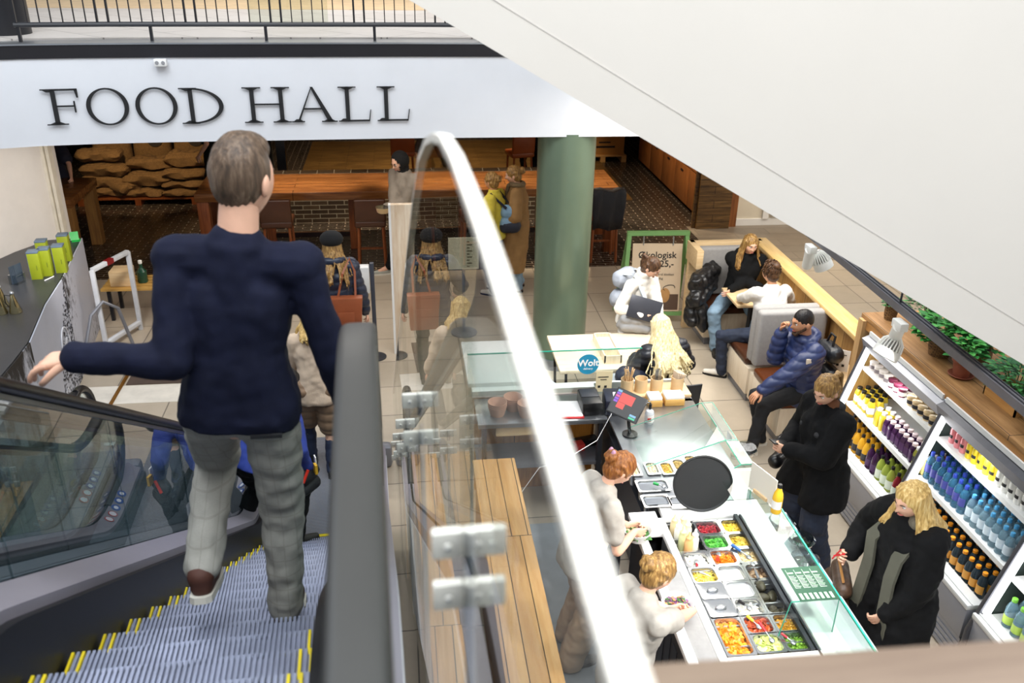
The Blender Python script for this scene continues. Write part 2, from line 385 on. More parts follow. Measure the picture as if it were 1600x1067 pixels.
# ------------------------------------------------------------------ lettering on the fascia (drawn as thin serif strokes)
SG = thing('wall_sign', 'black serif FOOD HALL lettering mounted on the white fascia', 'sign', (-1.3, 8.9, 3))
def ring(cx, cy, rx, ry, tx, ty, n=44):
    o = [(cx + rx * cos(2 * PI * i / n), cy + ry * sin(2 * PI * i / n)) for i in range(n)]
    q = [(cx + (rx - tx) * cos(2 * PI * i / n) , cy + (ry - ty) * sin(2 * PI * i / n)) for i in range(n)]
    return o, q
def letter(ch, x0, x1, y0, y1, yb):
    """strokes in a unit frame w x h then placed on the fascia plane between photo-measured corners"""
    A = aty(x0, y1, fy_(aty(x0, y1, 8.9)[0])); B = aty(x1, yb, fy_(aty(x1, yb, 8.9)[0])); T = aty(x0, y0, fy_(aty(x0, y0, 8.9)[0]))
    w = B[0] - A[0]; h = T[2] - A[2]; D = .01
    m = MB()
    def q(pts): m.extr([(a, -D, b) for a, b in pts], (0, D, 0))
    def stem(x, t=.038): q([(x - t / 2, 0), (x + t / 2, 0), (x + t / 2, h), (x - t / 2, h)])
    def ser(x, y, hw=.075, t=.01):
        s = 1 if y < h / 2 else -1
        q([(x - hw, y), (x + hw, y), (x + hw, y + s * t), (x - hw, y + s * t)])
        q([(x - hw * .7, y + s * t), (x + hw * .7, y + s * t), (x + .019, y + s * .028), (x - .019, y + s * .028)])
    if ch == 'O':
        o, i = ring(w / 2, h / 2, w / 2, h / 2 * 1.03, .038, .014); n = len(o)
        for a in range(n): b = (a + 1) % n; q([o[a], o[b], i[b], i[a]])
    elif ch == 'D':
        st = w * .26; stem(st); ser(st - .02, 0, .08); ser(st - .02, h, .08); n = 24
        cx = st; o = [(cx + (w - cx) * cos(-PI / 2 + PI * i / n), h / 2 + h / 2 * sin(-PI / 2 + PI * i / n)) for i in range(n + 1)]
        i_ = [(cx + (w - cx - .04) * cos(-PI / 2 + PI * i / n), h / 2 + (h / 2 - .014) * sin(-PI / 2 + PI * i / n)) for i in range(n + 1)]
        for a in range(n): q([o[a], o[a + 1], i_[a + 1], i_[a]])
    elif ch == 'F':
        st = w * .3; stem(st); ser(st, 0, .09); ser(st - .03, h, .07)
        q([(st, h - .016), (w * .97, h - .016), (w * .97, h), (st, h)]); q([(w * .93, h - .08), (w * .97, h - .08), (w * .97, h), (w * .88, h)])
        q([(st, h * .5), (w * .86, h * .5), (w * .86, h * .5 + .014), (st, h * .5 + .014)])
        q([(w * .82, h * .34), (w * .86, h * .34), (w * .86, h * .66), (w * .82, h * .66)])
    elif ch == 'H':
        for s in (w * .2, w * .8): stem(s); ser(s, 0, .085); ser(s, h, .085)
        q([(w * .2, h * .5), (w * .8, h * .5), (w * .8, h * .5 + .014), (w * .2, h * .5 + .014)])
    elif ch == 'A':
        q([(w * .1, 0), (w * .1 + .02, 0), (w * .48, h), (w * .46, h)]); q([(w * .83, 0), (w * .83 + .05, 0), (w * .5, h), (w * .44, h)])
        ser(w * .12, 0, .06); ser(w * .86, 0, .075); q([(w * .25, h * .36), (w * .72, h * .36), (w * .71, h * .36 + .014), (w * .26, h * .36 + .014)])
    elif ch == 'L':
        st = w * .3; stem(st); ser(st, h, .085); ser(st - .03, 0, .06)
        q([(st, 0), (w * .95, 0), (w * .95, .016), (st, .016)]); q([(w * .92, 0), (w * .95, 0), (w, h * .34), (w * .975, h * .34)])
    M = frame(A, (B[0] - A[0], B[1] - A[1], 0), (0, 0, 1))
    # frame(): x along wall, y up; strokes use (x, -depth, z) -> map z to up, y to outwards
    F = Matrix(((M[0][0], 0, 0, A[0]), (M[1][0], 1, 0, A[1] - .012), (0, 0, 1, A[2]), (0, 0, 0, 1)))
    m.v = [tuple(F @ Vector(v)) for v in m.v]; m.build('letter', INK, SG, smooth=False)
for a in (('F', 75, 133, 139, 195.5, 194), ('O', 141, 207, 138, 195, 194.5), ('O', 217, 282, 137, 194, 193.5), ('D', 286, 353, 137, 193, 192),
          ('H', 383, 457, 136, 191.5, 190.5), ('A', 459, 525, 135.5, 190.5, 189.5), ('L', 529, 581, 135, 189.5, 188.5), ('L', 589, 641, 134.5, 188.5, 187.5)): letter(*a)

# ------------------------------------------------------------------ sloping white flight crossing overhead
m = MB(); Yb = 3.5
a, b = aty(560, -47, Yb), aty(1760, 665, Yb)
sl = (b[2] - a[2]) / (b[0] - a[0])
def zb(x): return a[2] + sl * (x - a[0])
m.extr([(-1.5, Yb, zb(-1.5)), (3.85, Yb, zb(3.85)), (3.85, Yb, zb(3.85) + 3.3), (-1.5, Yb, zb(-1.5) + 3.3)], (0, .55, 0))
struct('wall_flight', m, CREAM, smooth=False)
# panel joints on the cladding
m = MB()
for o in (.175,): m.extr([(-1.5, Yb - .0015, zb(-1.5) + o), (3.85, Yb - .0015, zb(3.85) + o), (3.85, Yb - .0015, zb(3.85) + o + .004), (-1.5, Yb - .0015, zb(-1.5) + o + .004)], (0, .01, 0))
struct('trim_9', m, mat('joint_grey', '#cfcac3', .6), smooth=False)

# ------------------------------------------------------------------ upper landing and wooden parapet in front of the camera
m = MB(); m.bx(-4, .05, -1.5, 1.15, 2.55, 2.92); struct('floor_landing', m, mat('landing_steel', '#7b7d83', .4, .5))
m = MB(); m.extr([(.2, .47, 3.88), (.2, .655, 3.88), (3.6, .60, 3.88), (3.6, .41, 3.88)], (0, 0, .05)); struct('trim_10', m, wood('parapet_oak', '#6d5a4b', '#83705f', 'x', rough=.5), bevel=.006)
m = MB(); m.extr([(.22, .5, 2.9), (.22, .63, 2.9), (3.6, .575, 2.9), (3.6, .44, 2.9)], (0, 0, .98)); struct('wall_parapet', m, WHITE)
# ------------------------------------------------------------------ escalators (built in their own frame, turned 2 degrees)
ERZ = rad(2.0)
TH = rad(33.3); TT = math.tan(TH)
def rail_z(y):
    """height of the handrail centre along the run"""
    R = 1.0; yt, zt = 1.85, 3.80; yb = 6.2; zbm = zt - (yb - yt) * TT
    k = R * math.tan(TH / 2)
    if y < yt - k: return zt
    if y < yt + k * cos(TH): return zt - R * (1 - math.sqrt(max(0, 1 - ((y - yt + k) / R) ** 2)))
    if y < yb - k * cos(TH): return zt - (y - yt) * TT
    if y < yb + k: return zbm + R * (1 - math.sqrt(max(0, 1 - ((yb + k - y) / R) ** 2)))
    return zbm
ysamp = [-.9, -.3, .3, .9, 1.3] + [1.5 + .08 * i for i in range(12)] + [2.6 + .4 * i for i in range(8)] + [5.55 + .1 * i for i in range(12)] + [6.8, 7.05]
STEPM = mat('step_aluminium', '#8f94a9', .35, .35, var=.12, vs=8)
YEL = mat('step_yellow', '#d8c216', .5, var=.1)
DECK = mat('deck_steel', '#8f8a94', .4, .1, var=.06, vs=2)
SKIRT = mat('skirt_black', '#0a0b10', .4, var=.02, spec=.3)
BGLASS = glass('balustrade_glass', '#dfe9ea', refl=1.5)
HRG = mat('handrail_rubber', '#2c2c2b', .4, var=.05, spec=.5)
PICT = [mat('pictogram_blue', '#2a4f9e', .4, var=0), mat('pictogram_white', '#e8e8ee', .4, var=0), mat('pictogram_red', '#c03030', .4, var=0)]
def sweep(m, y_to, prof):
    """loft a cross section (dx, dz list) along the handrail line from start to y_to"""
    rings = []
    for y in [v for v in ysamp if v <= y_to] + ([y_to] if y_to not in ysamp else []):
        rings.append([(x, y, rail_z(y) + z) for x, z in prof])
    m.loft(rings)
def escalator(name, label, xl, xr, y_end, steps=True, rail_mats=(RUBBER, HRG), guard=None):
    E = thing(name, label, 'escalator', (0, 0, 0), ERZ)
    for x, rm, inn in ((xl, rail_mats[0], 1), (xr, rail_mats[1], -1)):
        r = rail_z(7.05); ow = .13 if inn > 0 or x < -1.2 else .06
        m = MB(); pr = [(x + .042 * math.copysign(abs(cos(t)) ** .45, cos(t)), .026 * math.copysign(abs(sin(t)) ** .6, sin(t))) for t in [2 * PI * i / 20 for i in range(20)]]
        sweep(m, y_end - .45, pr)
        # newel loop at the foot
        Rn = .36; pts = [(x, y_end - .45 + Rn * sin(t), r - Rn + Rn * cos(t)) for t in [PI * i / 14 for i in range(15)]] + [(x, y_end - .75, r - 2 * Rn)]
        m.tube(pts, .036, 10); m.build('handrail', rm, E, local=True)
        m = MB(); sweep(m, y_end - .5, [(x - .012, -.05), (x + .012, -.05), (x + .012, -.028), (x - .012, -.028)]); m.build('handrail_guide', mat('guide_chrome', '#565a60', .3, .8), E, local=True)
        # glass panels
        yy = [-.9, .2, 1.3, 2.4, 3.5, 4.6, 5.7, 6.8, y_end - .2]
        for y0, y1 in zip(yy[:-1], yy[1:]):
            m = MB(); s = [y0 + .004 + (y1 - y0 - .008) * i / 10 for i in range(11)]
            m.loft([[(x - .006, y, rail_z(y) - .72), (x + .006, y, rail_z(y) - .72), (x + .006, y, rail_z(y) - .05), (x - .006, y, rail_z(y) - .05)] for y in s])
            m.build('glass_panel', BGLASS, E, local=True)
        # inner deck, outer deck and skirt
        def prof(a, b, z0, z1): return [(a, z0), (b, z0), (b, z1), (a, z1)]
        ye = y_end - .1
        m = MB(); sweep(m, ye, [(x + inn * .015, -.70), (x + inn * .12, -.76), (x + inn * .12, -.80), (x + inn * .015, -.76)]); m.build('inner_deck', DECK, E, local=True)
        m = MB(); sweep(m, ye, [(x - inn * .015, -.70), (x - inn * ow, -.72), (x - inn * ow, -.80), (x - inn * .015, -.78)]); m.build('outer_deck', DECK, E, local=True)
        m = MB(); sweep(m, ye, prof(x + inn * .12, x + inn * .155, -1.25, -.80)); m.build('skirt', SKIRT, E, local=True)
        m = MB(); sweep(m, ye, prof(x - inn * (ow - .01), x - inn * (ow + .005), -1.6, -.80)); m.build('side_cladding', mat('truss_panel', '#c9cbd0', .5, .1), E, local=True)
        # rounded end of the deck with safety pictograms
        m = MB(); zf = rail_z(7.05) - .72
        m.extr([(x - .12, ye - .02, 0), (x + .12, ye - .02, 0), (x + .12, ye - .02, zf), (x - .12, ye - .02, zf)], (0, .14, 0)); m.build('deck_end', STEELD, E, bevel=.04, local=True)
        for q in range(5):
            y = ye - .45 - .1 * q; z = rail_z(y) - .725
            m = MB(); M = Matrix.Translation((x + inn * .068, y, z)) @ Matrix.Rotation(inn * .52, 4, 'Y') @ Matrix.Rotation(math.atan((rail_z(y + .05) - rail_z(y - .05)) / .1), 4, 'X')
            m.cur = 0; m.lathe([(.038, 0), (.038, .003)], n=18, M=M); m.cur = 1; m.lathe([(.03 if q > 2 else .02, .003), (.03 if q > 2 else .014, .004)], n=14, M=M)
            m.build('pictogram', [PICT[0] if q < 3 else PICT[2], PICT[1]], E, local=True, smooth=False)
    # steps
    a, b = xl + .165, xr - .165
    dy, n0 = .27, 1.735
    zn = lambda y: 2.535 - .657 * (y - 2.275)
    for k in range(0, 17):
        y = n0 + dy * k; z = max(zn(y), .0)
        if y > 6.1: break
        S = MB(); S.bx(a, b, y - dy - .05, y - .012, z - .16, z - .012)
        nx = int((b - a) / .0155)
        for i in range(nx):
            x = a + (i + .5) * (b - a) / nx
            S.cur = 1 if (i < 4 and i % 2 == 0) or (i > nx - 5 and i % 2 == 0) else 0
            S.bx(x - .0042, x + .0042, y - dy - .02, y, z - .05, z)
        S.build('step', [STEPM, YEL], E, smooth=False, local=True)
    m = MB(); m.bx(a - .1, b + .1, 6.0, y_end + .5, -.02, .012); m.build('comb_plate', tiles('comb_plate', '#8a8c94', '#8a8c94', '#4d4f57', 2., .02, .006, rough=.4, off=0, var=.1), E, local=True)
    m = MB(); m.bx(a, b, 6.12, 6.15, .012, .016); m.build('comb_stripe', YEL, E, local=True)
    return E
ESC = escalator('escalator', 'down escalator carrying the man in the navy sweater, between two glass balustrades', -1.15, -.043, 7.2)
ESC2 = escalator('escalator', 'second escalator alongside, beyond the glass, beside the oil shop counter', -2.53, -1.42, 7.55, rail_mats=(RUBBER, RUBBER))
# sign sticker on the neighbour's foot
m = MB(); m.box((-2.46, 7.45, rail_z(7.05) - .71), (.09, .05, .006), rx=0); m.build('sticker', [PAPER], ESC2, local=True)

# ------------------------------------------------------------------ tall glass guard beside the escalator, with clamps
GX = .098
top = [(-.6, 4.305), (.25, 4.31), (.5, 4.335), (.75, 4.355), (1.0, 4.36), (1.15, 4.35), (1.28, 4.325), (1.45, 4.28), (1.66, 4.2), (1.95, 4.03), (2.3, 3.81), (3.1, 3.29), (4.2, 2.57), (5.3, 1.85), (6.1, 1.32)]
def gtop(y):
    for (y0, z0), (y1, z1) in zip(top[:-1], top[1:]):
        if y0 <= y <= y1: return z0 + (z1 - z0) * (y - y0) / (y1 - y0)
G = thing('glass_guard', 'tall clear glass guard with bright top edge beside the escalator handrail', 'glass screen', (0, 0, 0), ERZ)
GUARD = glass('guard_glass', '#f6f8f6', refl=.85)
EDGE = mat('frosted_edge', '#f4efe4', .35, var=.01)
ys = [-.6, .89, 2.0, 3.1, 4.2, 5.3, 6.1]
for y0, y1 in zip(ys[:-1], ys[1:]):
    s = sorted([y0 + .004] + [y for y, z in top if y0 + .02 < y < y1 - .02] + [y1 - .004])
    m = MB(); m.loft([[(GX - .008, y, gtop(y) - 1.5), (GX + .008, y, gtop(y) - 1.5), (GX + .008, y, gtop(y) - .012), (GX - .008, y, gtop(y) - .012)] for y in s]); m.build('glass_panel', GUARD, G, local=True, smooth=False)
m = MB(); m.loft([[(GX - .0075, y, z - .012), (GX + .0075, y, z - .012), (GX + .0075, y, z), (GX - .0075, y, z)] for y, z in top]); m.build('top_edge', EDGE, G, local=True, smooth=False)
CL = mat('clamp_plate', '#e8e5dc', .4, var=.04); CHR = mat('chrome', '#c9ccd2', .15, 1.)
for y in ys[1:-1]:
    for dz in (-.45, -.53) if y < 1.5 else (-.5, -.61):
        z = gtop(y) + dz
        m = MB(); m.cur = 0
        for s in (-1, 1): m.box((GX + s * .027, y, z), (.038, .014, .04))
        m.cur = 1; m.cyl((GX, y - .02, z - .035), (GX, y - .02, z + .035), .009)
        for s in (-1, 1): m.cyl((GX + s * .027, y - .012, z), (GX + s * .027, y + .012, z), .006)
        m.build('clamp', [CL, CHR], G, local=True, bevel=.003)
    m = MB(); m.cyl((GX, y - .02, gtop(y) - 1.45), (GX, y - .02, gtop(y) - .56), .007); m.build('post', CHR, G, local=True)
# ------------------------------------------------------------------ salad counter
WCOR = mat('white_solid_surface', '#f3f2f0', .35, var=.01)
SK2 = PALEOAKX
CT = thing('serving_counter', 'long white topped salad serving counter with steel wells and glass front', 'counter', (2, 4.2, 0))
m = MB()
x0, x1, x2, x3 = 1.48, 1.71, 2.265, 2.43
m.bx(x0, 1.54, 2.2, 4.98, .86, .9); m.bx(1.54, x1, 2.2, 3.0, .86, .9); m.bx(1.66, x1, 2.98, 4.9, .86, .9); m.bx(1.54, 1.66, 4.35, 4.47, .86, .9); m.bx(1.54, 1.67, 4.74, 4.98, .86, .9)
m.bx(x2, x3, 2.2, 5.05, .86, .9); m.bx(x1, x2, 4.88, 5.05, .86, .9); m.bx(x1, x2, 3.55, 3.6, .86, .9); m.bx(x1, x2, 2.2, 2.75, .86, .9)
m.build('worktop', WCOR, CT, bevel=.004)
m = MB(); m.bx(1.54, 1.66, 2.98, 4.35, .855, .893); m.build('cutting_board', mat('grey_board', '#8a8988', .6, var=.06, vs=20), CT)
m = MB(); m.bx(1.535, 1.665, 4.47, 4.74, .60, .62); m.bx(1.535, 1.54, 4.47, 4.74, .62, .86); m.bx(1.66, 1.665, 4.47, 4.74, .62, .86); m.build('waste_chute', mat('chute_dark', '#26282c', .4), CT)
m = MB(); m.bx(x1, x2, 2.75, 4.88, .70, .72); m.bx(x1, x1 + .006, 2.75, 4.88, .72, .875); m.bx(x2 - .006, x2, 2.75, 4.88, .72, .895); m.bx(x1, x2, 4.874, 4.88, .72, .875)
for k in range(9): m.bx(x1, x2, 4.868 - .165 * k - .01, 4.868 - .165 * k, .835, .866)
m.build('pan_well', STEEL, CT)
m = MB(); m.bx(2.2, 2.225, 3.6, 4.88, .885, .91); m.bx(2.24, 2.252, 2.75, 4.88, .88, .905); m.build('slide_rail', DARKS, CT)
m = MB(); m.bx(x0 + .04, x0 + .055, 2.2, 4.98, .1, .86); m.bx(x3 - .055, x3 - .04, 2.2, 4.98, .1, .86); m.bx(x0 + .055, x3 - .055, 2.2, 2.215, .1, .86); m.bx(x0 + .055, x3 - .055, 2.215, 4.98, .1, .12); m.build('body', mat('counter_dark', '#2c2d30', .5), CT)
m = MB()
for k in range(16): m.bx(1.515, 1.522, 2.3 + .12 * k, 2.38 + .12 * k, .25, .7)
m.build('vent_grille', DARKS, CT)
m = MB(); m.bx(x3 - .01, x3 + .24, 2.2, 5.05, .74, .77); m.build('front_ledge', mat('ledge_grey', '#d2d4d6', .35), CT)
m = MB(); m.bx(x3 - .02, x3, 2.2, 6.9, .0, .86); m.build('front_panel', PALEOAK, CT)
# steel work bench behind
SB = thing('steel_bench', 'brushed steel work bench with recessed pans at the far end of the counter', 'bench', (2, 5.8, 0))
m = MB(); m.bx(1.63, 2.42, 5.06, 6.55, .875, .9); m.bx(1.63, 2.42, 6.5, 6.9, .875, .9); m.build('worktop', STEEL, SB, bevel=.004)
m = MB(); m.bx(1.66, 2.40, 5.06, 6.85, .1, .7); m.build('body', DARKS, SB)
m = MB(); m.bx(.55, 1.62, 6.26, 6.7, .86, .9); DK = thing('cash_desk', 'steel topped cash desk with open oak shelves below', 'desk', (1.1, 6.4, 0))
m.build('worktop', STEEL, DK, bevel=.004)
m = MB(); m.bx(.55, 1.6, 6.3, 6.7, .44, .47); m.build('shelf', STEELD, DK)
m = MB(); m.bx(.55, 1.6, 6.66, 6.7, 0, .86); m.build('back_panel', wood('amber_wood', '#9a6225', '#c98d3f', 'z', plank=(.4, 2.)), DK)
for x in (1.57, .6):
    m = MB(); m.bx(x - .02, x + .02, 6.28, 6.32, 0, .86); m.build('leg', DARKS, DK)
m = MB(); m.bx(.7, 1.25, 6.3, 6.34, .76, .85); m.build('drawer', OAKX, DK)
m = MB(); m.bx(.55, 2.42, 6.9, 7.0, .80, .86); m.build('ledge', WCOR, DK)
# tall glass pane behind the till with round sticker
PN = thing('glass_screen', 'upright clear glass screen behind the till, carrying a round sticker', 'glass screen', (1.5, 6.75, .9))
m = MB(); m.bx(.5, 2.0, 6.745, 6.755, .9, 1.3); m.build('pane', GLASS, PN, smooth=False)
m = MB(); m.bx(.5, 2.0, 6.742, 6.758, 1.297, 1.303); m.build('edge', GEDGE, PN, smooth=False)
ST = thing('sticker', 'round blue sticker with white lettering on the glass behind the till', 'sticker', (1.52, 6.74, 1.2))
c = aty(919, 569, 6.74)
F = Matrix.Translation(c) @ Matrix.Rotation(PI / 2, 4, 'X')
m = MB(); m.lathe([(.095, 0), (.095, .002)], n=40, M=F); m.build('disc', mat('sticker_blue', '#2b8fb5', .4, var=.06), ST, smooth=False)
text('Wolt', .085, F @ Matrix.Translation((0, -.015, .003)), PAPER, 'lettering', ST, bold=.002)
text('delivery', .026, F @ Matrix.Translation((0, -.05, .003)), PAPER, 'lettering', ST)
# glass hood on the steel bench
def pane(m, a, b, c, d, t=.006):
    a, b, c, d = map(Vector, (a, b, c, d)); n = (b - a).cross(d - a).normalized() * t; m.extr([a, b, c, d], n)
def edge(m, pts, r=.0035, n=5): m.tube(pts, r, n)
HD = thing('glass_hood', 'sloping glass hood with green edges over the far steel bench', 'sneeze guard', (2.1, 5.6, .9))
m = MB(); pane(m, (2.41, 5.12, .9), (2.41, 6.02, .9), (2.40, 6.02, 1.15), (2.40, 5.12, 1.15)); m.build('front_pane', GLASSG, HD, smooth=False)
m = MB(); pane(m, (2.31, 5.12, 1.15), (2.40, 5.12, 1.15), (2.40, 6.02, 1.15), (2.31, 6.02, 1.15)); m.build('top_pane', GLASSG, HD, smooth=False)
m = MB(); pane(m, (1.72, 5.45, .95), (2.31, 5.45, 1.15), (2.31, 6.02, 1.15), (1.72, 6.02, .95)); m.build('sloping_pane', GLASSG, HD, smooth=False)
m = MB(); pane(m, (1.85, 5.12, .9), (2.4, 5.12, .9), (2.4, 5.12, 1.15), (2.31, 5.12, 1.15)); m.build('end_pane', GLASSG, HD, smooth=False)
m = MB(); edge(m, [(1.72, 6.02, .95), (2.31, 6.02, 1.15), (2.40, 6.02, 1.15), (2.40, 5.12, 1.15), (2.41, 5.12, .9)]); m.build('edge', GEDGE, HD)
m = MB(); edge(m, [(2.31, 6.02, 1.15), (2.31, 5.12, 1.15), (2.40, 5.12, 1.15)]); edge(m, [(2.31, 5.12, 1.15), (1.85, 5.12, .9)]); edge(m, [(1.72, 5.45, .95), (2.31, 5.45, 1.15), (2.4, 5.45, 1.15)]); m.build('edge', GEDGE, HD)
# glass shelf running along the counter front
GS = thing('glass_shelf', 'long glass serving shelf with teal front edge above the salad pans', 'sneeze guard', (2.3, 4, .9))
m = MB(); m.bx(2.11, 2.385, 2.3, 5.08, 1.142, 1.15); m.build('shelf_pane', GLASSG, GS, smooth=False)
m = MB(); m.bx(2.386, 2.395, 2.3, 4.62, 1.139, 1.153); m.build('front_edge', mat('teal_edge', '#35b596', .25, var=.02), GS, smooth=False)
m = MB(); m.bx(2.385, 2.391, 2.3, 5.08, .9, 1.14); m.build('front_pane', GLASSG, GS, smooth=False)
for y in (5.06, 3.73):
    m = MB(); m.bx(2.06, 2.385, y - .004, y + .004, .9, 1.14); m.build('end_pane', GLASSG, GS, smooth=False)
    m = MB(); edge(m, [(2.06, y, .9), (2.1, y, 1.146), (2.385, y, 1.146), (2.385, y, .9)], .004); m.build('edge', GEDGE, GS)
# round black tray leaning against the glass
c = Vector((1.98, 4.955, 1.125)); M = Matrix.Translation(c) @ Matrix.Rotation(rad(-8), 4, 'Z') @ Matrix.Rotation(rad(78), 4, 'X')
TR = thing('round_tray', 'round black tray standing upright at the end of the salad pans', 'tray', tuple(c))
m = MB(); m.lathe([(.198, -.006), (.205, .0), (.205, .012), (.198, .014), (.19, .003), (0.01, .003)], n=56, M=M); m.build('dish', mat('tray_black', '#232527', .55, var=.05), TR)
# menu sheet, card and holder, juice bottle on the shelf
MN = thing('menu_sheet', 'dark green printed menu sheet lying on the glass shelf', 'menu', (2.27, 3.87, 1.15))
m = MB(); m.bx(2.15, 2.385, 3.72, 4.01, 1.151, 1.153); m.build('sheet', mat('menu_green', '#1f4a34', .45, var=.04), MN, smooth=False)
LG = mat('pale_green_print', '#a9bda9', .6, var=0)
m = MB()
for q in range(4):
    for r in range(9): m.bx(2.17 + q * .05, 2.17 + q * .05 + .03 + .008 * ((r * 7 + q) % 2), 3.83 + r * .0125, 3.834 + r * .0125, 1.153, 1.1536)
    m.bx(2.168 + q * .05, 2.170 + q * .05, 3.83, 3.99, 1.153, 1.1536)
    m.bx(2.17 + q * .05, 2.205 + q * .05, 3.955, 3.965, 1.153, 1.1536)
for q in range(7): m.bx(2.165 + q * .03, 2.182 + q * .03, 3.735, 3.785, 1.153, 1.1536)
m.build('print', LG, MN, smooth=False)
CD = thing('card_holder', 'blank cream card standing in a small wooden block on the glass shelf', 'card', (2.3, 4.75, 1.15))
m = MB(); M = frame((2.30, 4.72, 1.16), (.32, -.95, 0), (0, 0, 1)); m.box((0, .1, 0), (.25, .2, .006), M=M); m.build('card', mat('cream_card', '#e2ded2', .6, var=.01), CD, smooth=False)
m = MB(); m.box((0, .012, .0), (.13, .024, .03), M=M); m.build('holder', OAK, CD)
LEAF = MB(); M = frame((2.41, 5.62, 1.06), (0, -1, 0), (0, 0, 1)); LEAF.box((0, 0, 0), (.1, .075, .002), M=M)
GC = thing('card', 'small dark green card fixed inside the glass hood front', 'card', (2.4, 5.62, 1.06)); LEAF.build('sheet', mat('menu_green'  , '#1f4a34'), GC, smooth=False)
m = MB(); m.box((-.01, .0, -.002), (.045, .006, .002), M=M); m.box((-.015, .012, -.002), (.03, .004, .002), M=M); m.build('print', LG, GC, smooth=False)

def bottle_mesh(prof, n=14, square=False, **k):
    m = MB()
    if not square: m.lathe(prof, n=n)
    else:
        m.loft([[(r * sx * (1. if abs(sx) else 1), r * sy, z) for sx, sy in ((1, .7), (.7, 1), (-.7, 1), (-1, .7), (-1, -.7), (-.7, -1), (.7, -1), (1, -.7))] for r, z in prof])
    return m
def make_bottle(name, label, cat, group, r, h, body, cap, lab, neck=.42, rn=.35, square=False, labz=(.22, .55), caph=.022, capr=None):
    """a bottle at the origin: body, cap and wrap-around paper label"""
    T = thing(name, label, cat, (0, 0, 0), 0, group)
    sh = h * neck
    pr = [(r * .86, 0), (r, .006), (r, h - sh), (r * .86, h - sh * .62), (r * rn * 1.15, h - sh * .2), (r * rn, h - sh * .12), (r * rn, h)]
    bottle_mesh(pr, 14, square).build('liquid_body', body, T, local=True)
    cr = capr or r * rn * 1.25
    MB().lathe([(cr, h - caph * .4), (cr, h + caph * .6), (cr * .85, h + caph * .75)], n=12).build('cap', cap, T, local=True)
    if lab:
        q = r * 1.012; z0, z1 = h * labz[0], h * labz[1]
        mm = MB()
        if square: bottle_mesh([(q, z0), (q, z1)], 8, True).build('paper_label', lab, T, local=True)
        else:
            rg = [[(q * cos(t), q * sin(t), z) for t in [PI * .55 + PI * .95 * i / 10 for i in range(11)]] for z in (z0, z1)]
            mm.loft(rg, False, False).build('paper_label', lab, T, local=True)
    return T
OJ = make_bottle('juice_bottle', 'yellow juice bottle with dark cap standing alone on the glass shelf', 'bottle', None, .034, .2, liquid('orange_juice', '#e8b832', .95), BLACKP, PAPER, labz=(.2, .5))
OJ.location = (2.335, 4.55, 1.153); OJ.rotation_euler = (0, 0, .5)
# ------------------------------------------------------------------ pans and food
def rrect(w, d, r, n=5):
    o = []
    for sx, sy, a0 in ((1, 1, 0), (-1, 1, PI / 2), (-1, -1, PI), (1, -1, 1.5 * PI)):
        for i in range(n + 1):
            a = a0 + PI / 2 * i / n; o.append((sx * (w / 2 - r) + r * cos(a), sy * (d / 2 - r) + r * sin(a)))
    return o
PANST = mat('pan_steel', '#c4c6c8', .22, .95, var=.05, vs=4)
def pan(x, y, w, d, label, z=.885, depth=.11, group='gastronorm pans'):
    m = MB(); o = [(a + x, b + y) for a, b in rrect(w, d, .012, 2)]
    rings = []
    n = 5
    for (ww, dd, rr, zz) in ((w, d, .012, z - .003), (w, d, .012, z), (w - .026, d - .026, .03, z), (w - .034, d - .034, .03, z - .01), (w - .05, d - .05, .035, z - depth)):
        rings.append([(a + x, b + y, zz) for a, b in rrect(ww, dd, rr, n)])
    m.loft(rings, cap=False); m.f.append(tuple(range(len(m.v) - len(rings[-1]), len(m.v)))); m.m.append(0)
    return solo('food_pan', m, PANST, label, 'food pan', (x, y, z - depth), group)
FOODM = {}
